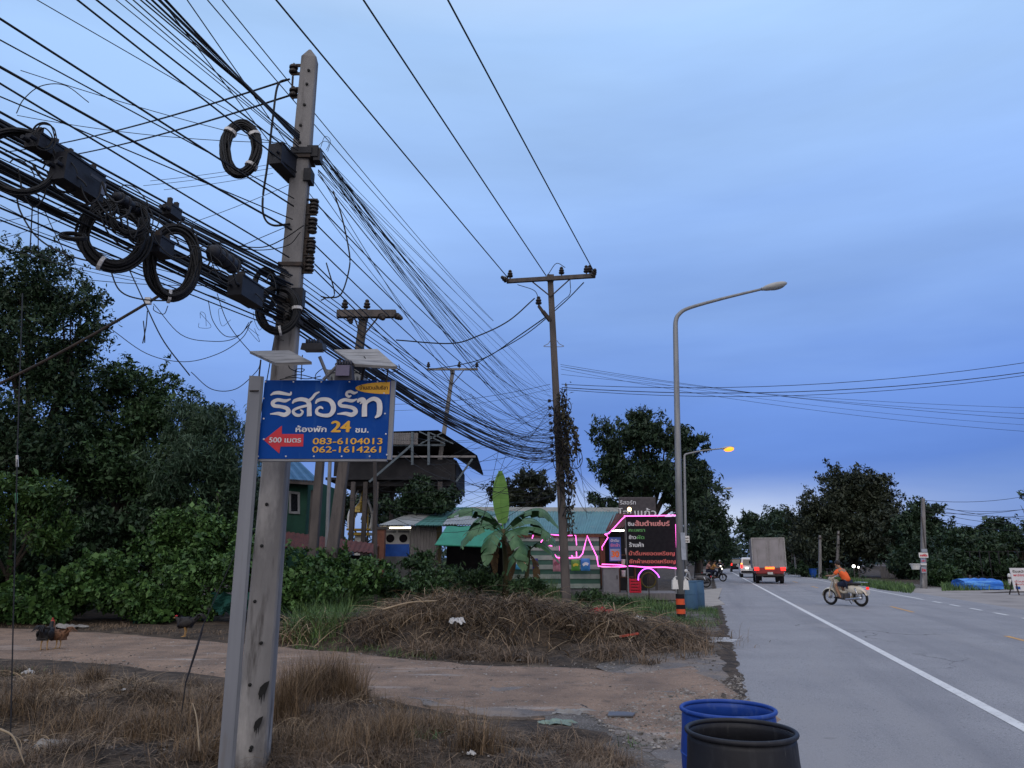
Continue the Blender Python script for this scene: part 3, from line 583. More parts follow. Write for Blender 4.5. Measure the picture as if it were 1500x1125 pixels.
def stalks(name, q, leaf, length, w, up, label, seg=6):
    q = q[road_so(q[:, 0], q[:, 1])[1] < -3.6]; n = len(q); P = np.column_stack([q, gz(q[:, 0], q[:, 1])]); a = RNG.uniform(0, 2 * math.pi, n); d = np.column_stack([np.cos(a), np.sin(a), np.zeros(n)]); s = np.column_stack([-np.sin(a), np.cos(a), RNG.normal(0, .4, n)])
    Ln = length * RNG.uniform(.4, 1.3, (n, 1)); u = up * RNG.uniform(.3, 1.3, (n, 1)); g = u * RNG.uniform(.5, 1.4, (n, 1)); W = w * RNG.uniform(.6, 1.3, (n, 1)); V = []; bendy = RNG.normal(0, .25, (n, 1))
    for k in range(seg + 1):
        t = k / seg; c = P + d * Ln * t * (1 - .25 * u) + s * np.array([1, 1, 0]) * bendy * Ln * t * t; c[:, 2] += (Ln * (u * t - g * t * t))[:, 0]; c[:, 2] = np.maximum(c[:, 2], gz(c[:, 0], c[:, 1]) + .015); ww = W * (1 - .8 * t); V += [c + s * ww / 2, c - s * ww / 2]
    m = 2 * (seg + 1); b = (np.arange(n) * m)[:, None]; Q = np.concatenate([np.stack([b + 2 * k, b + 2 * k + 1, b + 2 * k + 3, b + 2 * k + 2], -1).reshape(n, 4) for k in range(seg)])
    tag(link(name, fast_mesh(name, np.stack(V, 1).reshape(-1, 3), Q, leaf)), label, 'grass', None, 'stuff')
L_straw = leafmat('straw_pale', (.06, .042, .028), (.34, .25, .16), .8)
def bank_stalks():
    q = []
    for a, b, sx, sy, h in MOUNDS[:3] + MOUNDS[4:5] + MOUNDS[10:19]: q.append(np.column_stack([RNG.normal(a, sx * .75, 330), RNG.normal(b - .2, sy * .75, 330)]))
    q = np.vstack(q); yu = np.interp(q[:, 0], DU[:, 0], DU[:, 1]); q = q[q[:, 1] > yu + .1]; stalks('bent_straw', q, L_straw, .95, .017, .75, 'long bent straw stalks tangled over the earth bank')
    stalks('dark_brush', np.vstack([q[:1500] + RNG.normal(0, .15, (min(1500, len(q)), 2))]), M_bark, .8, .022, .9, 'dark dead brush sticking out of the straw on the bank')
    f = np.vstack([scatter([(-60, 985), (280, 1005), (560, 1035), (720, 1080), (980, 1130), (900, 1230), (-120, 1230)], 2600, 40, .2), scatter([(380, 1000), (520, 1010), (560, 1100), (380, 1130)], 500)])
    stalks('fallen_stalks', f, L_straw, .42, .0065, .8, 'dry curved grass stalks fallen over the foreground soil')
bank_stalks()
grass('dry_tufts', np.vstack([tuft(475, 1026, 1700, 0, .17, 0), tuft(430, 1045, 1100, 0, .16, 0), tuft(500, 1120, 1000, 0, .22, 0), tuft(330, 1120, 900, 0, .2, 0), tuft(560, 1110, 700, 0, .16, 0), tuft(130, 1080, 700, 0, .2, 0), tuft(20, 1060, 600, 0, .2, 0), tuft(700, 1110, 400, 0, .12, 0), tuft(500, 1035, 500, 0, .12, 0), tuft(140, 1005, 400, 0, .12, 0), tuft(590, 1085, 420, 0, .1, 0), tuft(640, 1085, 320, 0, .09, 0), tuft(300, 1075, 420, 0, .16, 0), tuft(230, 1095, 500, 0, .2, 0), tuft(430, 1110, 700, 0, .18, 0), tuft(60, 1030, 400, 0, .16, 0)]), L_dry, .42, .7, .006, 4, 1.3, 'standing tufts of dry grass beside the dirt track')
grass('green_grass', np.vstack([scatter([(420, 905), (520, 885), (640, 878), (700, 862), (800, 866), (830, 884), (700, 888), (560, 898), (470, 925)], 13000, 200, .3), scatter([(660, 868), (740, 860), (800, 866), (800, 884)], 3000, 80, .3)]), L_grass, 1.0, .5, .024, 3, 1.0, 'tall green grass growing around the vine covered pole and the stall')
grass('stall_grass', scatter([(790, 868), (900, 872), (985, 886), (1000, 893), (978, 908), (930, 908), (830, 896)], 9000, 140, .3), L_grass, .42, .7, .020, 3, 1.1, 'green grass in front of the stall platform, shorter than behind the bank')
grass('bank_grass', np.vstack([scatter([(410, 925), (470, 900), (560, 885), (640, 868), (640, 880), (560, 915), (500, 945), (415, 948)], 12000, 160, .22), scatter([(560, 890), (700, 872), (800, 872), (860, 885), (700, 890)], 3000, 70, .22)]), L_grass, .62, .7, .020, 3, 1.1, 'green grass and weeds growing on the crest of the earth bank')
grass('tall_clump', np.vstack([tuft(478, 1030, 1300, 0, .13, 0), tuft(440, 1045, 700, 0, .10, 0), tuft(510, 1040, 600, 0, .09, 0), tuft(415, 1075, 500, 0, .09, 0)]), L_dry, .62, .45, .0065, 4, 1.2, 'tall clump of dry grass right of the concrete pole foot')
grass('verge_weeds', np.vstack([scatter([(1000, 905), (1055, 905), (1066, 945), (1000, 960), (900, 940)], 3500, 120, .12), scatter([(-40, 905), (150, 915), (420, 935), (420, 945), (150, 924), (-40, 917)], 2500, 80, .2)]), L_dry2, .16, .9, .008, 3, 1.2, 'short withered weeds along the road edge and the hedge foot')
grass('far_verge_grass', np.vstack([scatter([(1160, 841), (1340, 862), (1335, 870), (1290, 864), (1200, 847), (1155, 839)], 7000, 200, .5), scatter([(1380, 860), (1500, 858), (1500, 864), (1380, 866)], 2500, 60, .4)]), L_grass, .45, .5, .05, 2, 1.0, 'green grass strip along the far side of the road')
grass('short_grass', scatter([(975, 884), (1050, 893), (1058, 915), (1040, 925), (985, 915)], 3500, 60, .25), L_grass, .22, .8, .012, 3, 1.0, 'short green grass around the street lamp foot')
grass('small_weeds', np.vstack([tuft(640, 1075, 60, 0, .09, 0), tuft(610, 1095, 60, 0, .08, 0), tuft(400, 1062, 70, 0, .1, 0), tuft(20, 985, 120, 0, .15, 0), tuft(1010, 1078, 40, 0, .08, 0), tuft(925, 1095, 30, 0, .08, 0), scatter([(430, 950), (640, 966), (640, 958), (430, 938)], 700, 50, .1)]), L_grass, .14, .8, .014, 2, 1.0, 'small green weeds in the bare soil')
def litter():
    q = np.vstack([scatter([(-60, 975), (280, 1000), (620, 1050), (900, 1090), (990, 1130), (960, 1250), (-150, 1250)], 5200), scatter([(430, 945), (640, 968), (950, 978), (1060, 955), (1060, 930), (900, 930), (470, 930)], 2600)])
    P = np.column_stack([q, gz(q[:, 0], q[:, 1]) + .008]); n = len(P); a = RNG.normal(size=(n, 3)) * np.array([1, 1, .18]); a /= np.linalg.norm(a, axis=1)[:, None]; l = RNG.uniform(.03, .16, (n, 1)); s = np.cross(a, [0, 0, 1]); s *= RNG.uniform(.002, .006, (n, 1))
    V = np.stack([P - a * l + s, P + a * l + s, P + a * l - s, P - a * l - s], 1).reshape(-1, 3)
    tag(link('twig_litter', fast_mesh('twig_litter', V, np.arange(4 * n).reshape(-1, 4), L_dry2)), 'scattered twigs and straw lying on the soil', 'litter', None, 'stuff')
litter()
def stones():
    mb = MB(); q = np.vstack([scatter([(860, 1050), (1085, 985), (1100, 1030), (990, 1100), (920, 1095)], 1500), scatter([(40, 965), (430, 1000), (700, 1040), (900, 1040), (1060, 990), (1050, 965), (800, 978), (400, 948), (40, 925)], 1500), scatter([(-60, 975), (620, 1050), (990, 1130), (900, 1200), (-100, 1200)], 160), scatter([(640, 975), (1060, 965), (1000, 1000), (700, 1000)], 90)])
    for x, y in q: k_ = random.choice((.5, .6, .7, .8, 1.2)); mb.ball((x, y, max(.012, float(gz(x, y)) + .012)), k_ * np.array([random.uniform(.008, .026), random.uniform(.008, .022), random.uniform(.006, .015)]), 6, 4, rot('Z', random.uniform(0, 6)))
    o = solo('pebbles', mb, mat('pebble', (.30, .28, .265), (.07, .062, .056), .9, scale=9), 'loose pebbles on the broken edge of the dirt track', 'pebbles'); o['kind'] = 'stuff'
stones()
# ================================================================== poles
CD = np.array([.196, .981, 0.0]); CD /= np.linalg.norm(CD)          # direction the pole line runs
CS = np.array([CD[1], -CD[0], 0.0])                                  # across it, to the right
ZUP = np.array([0, 0, 1.0])
def shaft(mb, b, t, w0, w1, d0=None, d1=None, tip=0, yaw=0, n=6, chamfer=.16):
    """tapering rectangular concrete pole with chamfered corners from b to t"""
    b = np.array(b, float); t = np.array(t, float); d0 = d0 or w0; d1 = d1 or w1; ax = (t - b) / np.linalg.norm(t - b)
    X = np.array([math.cos(yaw), math.sin(yaw), 0]); Y = np.cross(ax, X); Y /= np.linalg.norm(Y); X = np.cross(Y, ax); V = []; rings = []
    for k in range(n + 1):
        f = k / n; w = (w0 + (w1 - w0) * f) / 2; d = (d0 + (d1 - d0) * f) / 2; rings.append((b + (t - b) * f, w, d))
    if tip: rings.append((t + ax * tip, rings[-1][1] * .15, rings[-1][2] * .55))
    for p, w, d in rings:
        c = chamfer * min(w, d)
        for x, y in ((w - c, -d), (w, -d + c), (w, d - c), (w - c, d), (-w + c, d), (-w, d - c), (-w, -d + c), (-w + c, -d)): V.append(p + X * x + Y * y)
    m = len(rings); F_ = [(i * 8 + j, i * 8 + (j + 1) % 8, (i + 1) * 8 + (j + 1) % 8, (i + 1) * 8 + j) for i in range(m - 1) for j in range(8)] + [tuple(range(7, -1, -1)), tuple((m - 1) * 8 + j for j in range(8))]
    mb.add(V, F_)
def spool(mb, c, ax, r=.045, h=.09):
    M = frame(np.cross(ax, (.3, .9, .2)), np.cross(ax, np.cross(ax, (.3, .9, .2))), ax)
    mb.lathe([(r * .8, -h / 2), (r, -h * .38), (r, -h * .18), (r * .55, -h * .06), (r * .55, h * .06), (r, h * .18), (r, h * .38), (r * .8, h / 2)], c, 12, M)
def pin(mb, c, s=1.0, ax=(0, 0, 1)):
    M = frame((1, .01, 0), (0, 1, 0), (0, 0, 1)) if tuple(ax) == (0, 0, 1) else frame(np.cross(ax, (.1, 1, .2)), np.cross(ax, np.cross(ax, (.1, 1, .2))), ax)
    mb.lathe([(.02 * s, 0), (.02 * s, .06 * s), (.075 * s, .07 * s), (.085 * s, .10 * s), (.05 * s, .13 * s), (.075 * s, .15 * s), (.07 * s, .18 * s), (.04 * s, .21 * s), (.055 * s, .235 * s), (.03 * s, .27 * s)], c, 14, M)

PY = 6.2
def axis_pt(py): return at(368 + (1128 - py) * 87 / 1053, py, PY)
def main_pole():
    b = axis_pt(1128); b0 = b - (axis_pt(900) - b) * .15; t = axis_pt(88)
    r = thing('utility_pole', 'tapering grey concrete pole behind the blue sign, tar spotted near its foot', 'utility pole', (b[0], b[1], 0))
    mb = MB(); shaft(mb, b0, t, .245, .142, .20, .13, .09, .1, 10); part('shaft', mb, M_conc, r)
    # tar patches with drips near the foot, bolt holes up the face
    mb = MB()
    for px, py, s in ((386, 1010, 1.0), (378, 1060, .85)):
        mb = MB(); c = at(px, py, PY - .113); m = mpp(px, py, PY); o = [(-7, -6), (-5, 3), (1, 9), (8, 12), (6, 3), (3, -5), (2, -17), (1, -6), (-1, -8), (-2, -22), (-3, -9), (-5, -14), (-6, -8)]
        mb.prism([(x * m * s, y * m * s) for x, y in o], c, (1, 0, 0), ZUP, (0, -1, 0), .004); part('tar_patch', mb, M_tar, r)
    mb = MB()
    for px_off, py in ((-6, 1000), (4, 1090), (-9, 880), (-6, 800), (-4, 740), (-2, 190), (1, 160), (2, 130), (3, 110), (-1, 215), (5, 940), (3, 1094)):
        mb = MB(); c = axis_pt(py) + np.array([px_off * mpp(400, py, PY), -.005 - .10 + (1128 - py) * .000033, 0]); mb.lathe([(.011, -.012), (.014, -.004), (.014, .006), (.006, .010)], c, 8, rot('X', R(90))); part('bolt', mb, M_tar, r)
    # two strain insulators at the top, on the left face
    for py in (102, 136):
        q = MB(); c = at(430, py, PY); e = axis_pt(py)
        q.beam(c - np.array([.02, 0, .045]), e + np.array([0, 0, -.045]), .012, .03); q.beam(c - np.array([.02, 0, -.045]), e + np.array([0, 0, .045]), .012, .03); q.tube([c + np.array([-.0, 0, -.07]), c + np.array([-.0, 0, .07])], .008, 6)
        o = part('strain_insulator', q, M_iron, r); q = MB(); spool(q, c, ZUP, .042, .085); q2 = part('spool', q, M_porc, o)
    q = MB(); q.tube([at(429, 112, PY), at(428, 128, PY)], .01, 6); part('link_rod', q, M_iron, r)
    # secondary rack on the right
    q = MB(); q.beam(axis_pt(300) + np.array([.10, -.02, 0]), axis_pt(400) + np.array([.115, -.02, 0]), .012, .05); o = part('insulator_rack', q, M_iron, r)
    for py in (299, 309, 326, 338, 358, 367, 382, 394):
        q = MB(); e = axis_pt(py); c = e + np.array([.155, -.02, 0]); spool(q, c, ZUP, .042, .062); part('spool', q, M_porc, o)
    for py in (294, 316, 331, 350, 375, 401):
        q = MB(); e = axis_pt(py); q.beam(e + np.array([.06, -.02, 0]), e + np.array([.185, -.02, 0]), .03, .008); part('bracket', q, M_iron, o)
    # cable clamps and band where bundles hang
    q = MB(); e = axis_pt(228); q.box(e + np.array([.12, -.02, 0]), (.10, .14, .11)); q.box(e + np.array([.16, -.03, -.03]), (.06, .10, .12)); q.box(e + np.array([.02, -.06, .0]), (.19, .09, .06)); part('cable_clamp', q, M_plastic, r); q = MB()
    e = axis_pt(262); q.box(e + np.array([.09, -.03, 0]), (.07, .12, .12))
    part('cable_clamp', q, M_plastic, r)
    for py in (392, 445, 470, 235):
        q = MB(); e = axis_pt(py); q.box(e, (.21, .19, .035)); part('steel_band', q, M_iron, r)
    q = MB(); e = axis_pt(440); q.box(e + np.array([.09, -.06, 0]), (.10, .09, .16)); part('suspension_clamp', q, M_plastic, r); q = MB(); q.box(e + np.array([-.09, -.08, .13]), (.11, .08, .12)); part('suspension_clamp', q, M_plastic, r)
    # service drop looping down the left face
    q = MB(); q.tube(smooth_path([at(421, 116, PY - .1), at(407, 125, PY - .1), at(400, 170, PY - .1), at(392, 240, PY - .1), at(385, 290, PY - .1), at(387, 318, PY - .1), at(400, 330, PY - .1), at(425, 328, PY - .1)], 8), .010, 6)
    part('service_cable', q, M_cable, r, True)
main_pole()

def cross_pole(label, base, top_px, Y, w0, w1, m, arm, group='tall crossarm poles', pins=(), yaw=0, pole_name='utility_pole', armw=.13, tilt=0, lean_base=None):
    t = at(*top_px, Y); b = np.array([base[0], base[1], 0.0])
    r = thing(pole_name, label, 'utility pole', b, 0, group)
    mb = MB(); shaft(mb, b - np.array([0, 0, .3]), t, w0, w1, tip=0, yaw=yaw); part('shaft', mb, m, r)
    if arm:
        a, c = at(arm[0], arm[1], Y - .2), at(arm[2], arm[3], Y - .2 + (arm[4] if len(arm) > 4 else 0)); mb = MB(); mb.beam(a, c, armw, armw * 1.1); mb.box(t + np.array([0, -.1, -.02]), (w1 * 1.25, .22, armw * 1.6)); o = part('crossarm', mb, m, r)
        for f in (.28, .72):
            mb = MB(); mb.beam(a + (c - a) * f + np.array([0, .0, -.05]), t + np.array([0, -.14, -.75]), .03, .04); part('brace', mb, M_iron, r)
        for f, dz, ax in pins:
            q = MB(); pin(q, a + (c - a) * f + np.array([0, 0, armw * .55]) if ax == 'up' else a + (c - a) * f + np.array([0, 0, -.02]), 1.3, (0, 0, 1) if ax == 'up' else tuple(ax)); part('insulator', q, M_porc, r)
    return r, t
# tall pole wrapped in vines, in front of the stall
P2B = G(831, 893); P2Y = P2B[1]
p2, P2T = cross_pole('tall dark concrete pole wrapped in vines and cable ends, standing on the dry grass bank', P2B, (806, 408), P2Y, .30, .20, M_conc_old, (742, 412, 872, 404), pins=((.04, 0, 'up'), (.62, 0, 'up'), (.94, 0, 'up'), (.90, 0, 'up'), (.02, 0, (-.7, -.6, .3)), (.97, 0, (.2, -.9, .5))))
def p2_axis(py): return P2B + (P2T - P2B) * ((893 - py) / (893 - 408))
def p2_parts():
    q = MB(); a = at(790, 440, P2Y - .2); q.beam(at(806, 470, P2Y - .1), at(795, 456, P2Y - .2), .10, .12); q.beam(at(796, 458, P2Y - .2), at(789, 448, P2Y - .2), .09, .1); part('bracket', q, M_iron, p2)
    q = MB(); pin(q, at(789, 449, P2Y - .2), 1.4); part('insulator', q, M_porc, p2)
    for f in range(9): q = MB(); e = p2_axis(600 + f * 11); spool(q, e + np.array([-.26, -.1, 0]), ZUP, .06, .10); q.beam(e + np.array([-.26, -.1, 0]), e + np.array([-.05, -.1, 0]), .03, .03); part('spool', q, M_porc, p2)
    for sx in (-1, 1):
        q = MB(); e = p2_axis(516); q.tube(smooth_path([e + np.array([sx * .12, 0, .22]), e + np.array([sx * .2, 0, .1]), e + np.array([sx * .36, -.02, 0]), e + np.array([sx * .10, -.05, -.03])], 6), .012, 6); part('climbing_guard', q, M_galv, p2)
    q = MB()
    for _ in range(16):                                               # cable ends bound to the shaft
        y0 = random.uniform(575, 660); y1 = y0 + random.uniform(40, 150); P = []
        for k in range(7):
            e = p2_axis(y0 + (y1 - y0) * k / 6); P.append(e + np.array([random.uniform(-.22, .34), -.18 + random.uniform(-.1, .05), 0]))
        q.tube(smooth_path(P, 5), random.uniform(.012, .026), 5)
    for _ in range(8):
        e = p2_axis(random.uniform(600, 690)); rr = random.uniform(.15, .35); q.torus(e + np.array([random.uniform(-.1, .5), -.22, 0]), rr, .014, frame((1, .2, 0), (0, .2, 1), (.1, -1, .2)), 20, 5, 1, 1.3)
    part('hanging_cable_end', q, M_cable, p2, kind='stuff')
p2_parts()
def p2_vine():
    P = []; r = thing('creeper', 'brown and green creeper climbing the tall dark pole', 'plant', P2B * np.array([1, 1, 0])); mb = MB()
    for _ in range(12):
        y0 = random.uniform(700, 800); y1 = random.uniform(575, 640); L = []
        for k in range(9):
            e = p2_axis(y0 + (y1 - y0) * k / 8); L.append(e + np.array([random.uniform(.02, .42), random.uniform(-.3, .1), 0]))
        S = smooth_path(L, 5); mb.tube(S, .010, 4); P.append(S[RNG.integers(0, len(S), 70)] + RNG.normal(size=(70, 3)) * .09)
    for _ in range(4):
        e = p2_axis(random.uniform(590, 640)); S = smooth_path([e + np.array([.3, -.2, 0]), e + np.array([.55, -.25, -.6]), e + np.array([.65, -.2, -1.4])], 8); mb.tube(S, .012, 4); P.append(S[RNG.integers(0, len(S), 40)] + RNG.normal(size=(40, 3)) * .06)
    V, Q = leaf_quads(np.vstack(P), .13, .6, .5); link('leaves', fast_mesh('leaves', V - wpos(r), Q, leafmat('leaf_vine', (.02, .022, .015), (.06, .055, .03))), r); part('stem', mb, M_bark, r)
p2_vine()
# farther poles
cross_pole('grey concrete pole with a thin steel crossarm rising behind the open shed', (at(640, 700, 39)[0] - .7, 39), (663, 545), 39, .30, .19, M_conc, (626, 541, 700, 541), pins=((.02, 0, 'up'), (.63, 0, 'up'), (.98, 0, 'up')), armw=.10)
def transformer_pole():
    Y = 21.5; b = at(476, 840, Y); b[2] = 0; t = at(533, 462, Y)
    r, t = cross_pole('leaning concrete pole with crossarm and grey transformer behind the blue sign', b, (533, 462), Y, .34, .22, M_conc_old, (494, 460, 580, 460), pins=((.12, 0, 'up'), (.5, 0, 'up'), (.97, 0, (.75, -.4, -.5)), (.72, 0, (.5, -.6, -.6)), (.2, 0, (.3, -.3, -.9))), armw=.2)
    q = MB(); c = at(509, 575, Y - .5); q.box(c, (.95, .6, 1.0), None, 1.05)
    for k in range(9): q.box(c + np.array([-.42 + k * .105, -.36, 0]), (.03, .14, .8))
    q.box(c + np.array([0, 0, .56]), (1.1, .7, .08)); part('transformer_tank', q, mat('transformer_grey', (.14, .15, .17), (.10, .11, .12), .5, scale=6), r)
    for k in (-.3, 0, .3): q = MB(); pin(q, c + np.array([k, 0, .6]), 1.5); part('bushing', q, M_porc, r)
    q = MB(); q.box(at(500, 605, Y - .3), (1.5, .9, .14)); part('platform', q, M_conc_dk, r)
    b2 = at(455, 840, Y + .6); b2[2] = 0; r2 = thing('utility_pole', 'shorter leaning concrete pole beside the transformer pole under the blue sign', 'utility pole', b2)
    q = MB(); shaft(q, b2 - np.array([0, 0, .3]), at(478, 560, Y + .6), .28, .2); part('shaft', q, M_conc_old, r2); q = MB(); q.box(at(477, 575, Y + .6), (.34, .34, .08)); part('steel_band', q, M_iron, r2)
    for k, (x0, x1, nm) in enumerate(((478, 484, 'thin pale steel pipe standing left of the leaning transformer pole'), (553, 549, 'dark thin pipe post right of the leaning transformer pole'))):
        q = MB(); a = at(x0, 840, Y + 2); a[2] = 0; q.tube([a, at(x1, 660, Y + 2)], .06, 8); o = thing('pipe_post', nm, 'post', a); part('pipe', q, M_galv if k == 0 else M_conc_dk, o); q = MB(); q.lathe([(.075, 0), (.08, .04), (.03, .08)], at(x1, 660, Y + 2), 10); part('cap', q, M_iron, o)
transformer_pole()

# ================================================================== cables
def sagline(a, b, sag, n=18):
    t = np.linspace(0, 1, n)[:, None]; p = np.array(a) + (np.array(b) - np.array(a)) * t; p[:, 2] -= (4 * sag * t * (1 - t))[:, 0]; return p
CABLES = {'power': ('long black power line running overhead to the crossarm of the tall dark pole', 'high voltage lines to the tall crossarm', 'high_voltage_line'),
 'fan': ('thin black cable fanning from the concrete pole clamp to the tall vine covered pole', 'cables fanning between the two near poles', 'fanned_cable'),
 'low': ('black cable in the thick lower bundle sagging toward the tall vine covered pole', 'cables of the lower sagging bundle', 'bundled_cable'),
 'over': ('black cable passing overhead from the top left to the concrete pole', 'cables coming overhead to the concrete pole', 'overhead_cable'),
 'mess': ('black cable in the heavy left bundle carrying splice boxes and coils', 'cables of the heavy left bundle', 'bundle_cable'),
 'rack': ('black wire running from the insulator rack of the concrete pole toward the vine covered pole', 'wires from the insulator rack', 'rack_wire'),
 'cross': ('thin wire crossing the sky above the road from the vine covered pole to the right', 'wires crossing above the road', 'crossing_wire'),
 'tangle': ('very thin stray wire in the tangle around the vine covered pole and shed', 'stray wires of the tangle', 'stray_wire'),
 'stray': ('thin slack wire looping in the sky around the left bundle and its tree', 'slack wires at left', 'slack_wire'),
 'service': ('black service wire from the top insulators of the concrete pole away to the left', 'service wires leaving the pole top', 'service_wire'),
 'right': ('thin wire strung from the signed concrete pole to the right edge', 'wires at the right edge', 'roadside_wire'),
 'faint': ('faint thin wire high behind the concrete pole heading to the far poles', 'faint far wires', 'distant_wire')}
def cable(kind, P, r, n=5):
    r = r * {'mess': .62, 'low': .66, 'over': .72, 'fan': .72, 'rack': .8, 'stray': .85}.get(kind, 1.0)
    lab, g, nm = CABLES[kind]; mb = MB(); mb.tube(P, r, n); P = np.asarray(P); return solo(nm, mb, M_cable, lab, 'cable', g, True)
def hz(px, py, z): d = ray(px, py); return np.array([0, 0, CAMZ]) + d * ((z - CAMZ) / d[2])
def beyond(a, e, yend=-9):
    e = np.array(e); a = np.array(a); k = (yend - a[1]) / (e[1] - a[1]); return a + (e - a) * max(1.0, k)
def overhead(kind, pole, edge, z, r, sag=.05):
    a = np.array(pole); e = hz(*edge, z); b = beyond(a, e, -7); P = sagline(a, b, sag, 22); cable(kind, P, r)
# three power lines
for arm, edge in (((744, 407), (408, -4)), ((800, 404), (535, -4)), ((870, 398), (658, -4))):
    a = at(*arm, P2Y - .2); e = hz(*edge, a[2] - .05); b = beyond(a, e, -14); cable('power', sagline(a, b, .12, 30), .019)
# overhead to the concrete pole
def AX(py, dx=0, dy=-.12): return axis_pt(py) + np.array([dx, dy, 0])
for py, edge, z, r in ((311, (0, 20), None, .011), (345, (0, 97), None, .013), (385, (0, 116), None, .009), (262, (122, 0), None, .010), (240, (148, 0), None, .010), (231, (60, 0), None, .005),
                       (205, (206, -2), None, .008), (208, (212, -2), None, .009), (212, (222, -2), None, .012), (214, (230, -2), None, .007), (216, (240, -2), None, .012), (219, (246, -2), None, .007), (222, (196, -2), None, .007), (225, (184, -2), None, .006), (210, (236, -2), None, .010), (226, (170, -2), None, .005), (300, (0, 52), None, .007), (330, (0, 140), None, .007)):
    a = AX(py); overhead('over', a, edge, a[2] + .05, r, random.uniform(.0, .06))
for edge in ((338, -2), (358, -2)):
    e = hz(*edge, 10.2); a = at(742 + random.uniform(-30, 20), 470, 40); d = a + (e - a) * 1.6; cable('faint', sagline(a, d, .5, 26), .010)
for edge in ((264, -2), (300, -2)):
    e = hz(*edge, 9.2); a = at(660 + random.uniform(-5, 5), 545, 39); cable('faint', sagline(a, a + (e - a) * 1.6, .4, 26), .009)
# heavy left bundle: runs at about 3.7 m past the left edge of the frame
for k in range(38):
    pe = random.uniform(398, 486); ez = 163 + (pe - 398) * 1.35 + random.gauss(0, 9); a = AX(pe, random.uniform(-.06, .06), -.14)
    overhead('mess', a, (0, ez), a[2] + random.uniform(-.03, .06), random.choice((.006, .008, .010, .013)), random.uniform(-.02, .08))
for pe, ez, r in ((462, 232, .020), (468, 240, .026), (473, 236, .016), (425, 172, .017), (430, 178, .020), (436, 184, .014), (480, 262, .012), (486, 300, .010), (491, 318, .008)):
    a = AX(pe, 0, -.15); overhead('mess', a, (0, ez), a[2] + .02, r, .03)
# rack wires and the fan to the second pole
for i, py in enumerate((304, 332, 362, 388, 396)):
    a = axis_pt(py) + np.array([.2, -.02, 0]); b = p2_axis(600 + i * 22) + np.array([-.3, -.1, 0]); cable('rack', sagline(a, b, .35 + .1 * random.random(), 20), .008)
for k in range(18):
    a = AX(226 + random.uniform(-8, 14), .17, -.03); b = p2_axis(random.uniform(575, 665)) + np.array([random.uniform(-.3, .1), -.2, 0]); cable('fan', sagline(a, b, random.uniform(-.1, .75), 22), random.choice((.003, .004, .005, .006)))
for k in range(12):
    a = AX(235 + random.uniform(-8, 24), .17, -.03); b = p2_axis(random.uniform(590, 680)) + np.array([random.uniform(-.3, .1), -.2, 0]); S = sagline(a, b, random.uniform(.2, 1.1), 22); S[:, 0] += .5 * np.sin(np.linspace(0, 3.1, 22)) * random.uniform(-.3, 1); cable('fan', S, random.choice((.003, .004, .005)))
for k in range(30):
    a = AX(452 + random.uniform(-18, 34), random.uniform(.02, .12), -.14); b = p2_axis(random.uniform(648, 690)) + np.array([random.uniform(-.35, .0), -.25, 0]); S = sagline(a, b, random.gauss(.44, .045), 22); cable('low', S, random.choice((.007, .009, .011, .014)))
for k in range(3):
    a = AX(462 + k * 4, .05, -.15); b = p2_axis(668 + k * 6) + np.array([-.2, -.25, 0]); cable('low', sagline(a, b, .47 + k * .04, 22), .019)
for k in range(7):                                                     # rising ones that start at the rack foot
    a = AX(410 + k * 8, .12, -.05); b = p2_axis(640 + 6 * k) + np.array([-.25, -.2, 0]); cable('low', sagline(a, b, .25 + .08 * random.random(), 20), .007)
# slack high voltage feeders from the second pole back to the poles behind
for (p, Ya), mids, (q, Yb), r in ((((783, 437), P2Y - .2), [(745, 470), (700, 492), (660, 503)], ((580, 498), 24), .024), (((803, 462), P2Y - .1), [(760, 492), (715, 522), (675, 534)], ((630, 541), 38.8), .024), (((855, 414), P2Y - .2), [(822, 447), (770, 490), (715, 522)], ((690, 538), 38.8), .022), (((758, 417), P2Y - .2), [(783, 426)], ((789, 441), P2Y - .2), .014)):
    L = [at(*p, Ya)] + [at(*m, Ya + (Yb - Ya) * (k + 1) / (len(mids) + 1)) for k, m in enumerate(mids)] + [at(*q, Yb)]; o = cable('power', smooth_path(L, 8), r)
    o['label'] = 'slack black feeder wire drooping from the tall dark pole to the poles behind the sign'; o['group'] = 'slack feeder wires'
for p in ([(803, 402), (815, 386), (828, 392)], [(835, 410), (835, 430), (825, 440), (812, 452)]):
    o = cable('power', smooth_path([at(*q, P2Y - .25) for q in p], 7), .014); o['label'] = 'short jumper wire arching at the crossarm of the tall dark pole'; o['group'] = 'crossarm jumpers'
# wires crossing the road to the right
for y0, e, r, s in ((545, (1560, 617), .007, .25), (548, (1560, 608), .006, .3), (552, (1560, 636), .006, .3), (560, (1560, 599), .006, .2), (575, (1560, 522), .011, .5), (580, (1560, 537), .014, .5), (583, (1560, 541), .010, .55), (548, (1560, 626), .005, .3)):
    a = p2_axis(y0) + np.array([.2, -.1, 0]); cable('cross', sagline(a, at(*e, 24.5), s, 16), r)
for y0, e, r in ((575, (500, 590), .008), (582, (505, 600), .006), (600, (520, 720), .006), (610, (500, 735), .006), (640, (540, 640), .006)):
    cable('tangle', sagline(p2_axis(y0) + np.array([-.2, -.1, 0]), at(*e, 27), .3, 14), r)
for k in range(26):
    a = p2_axis(random.uniform(590, 740)) + np.array([random.uniform(-.3, .2), -.15, 0]); e = at(random.uniform(500, 740), random.uniform(640, 760), random.uniform(24, 37)); cable('tangle', sagline(a, e, random.uniform(.1, 1.1), 14), random.choice((.005, .006, .008)))
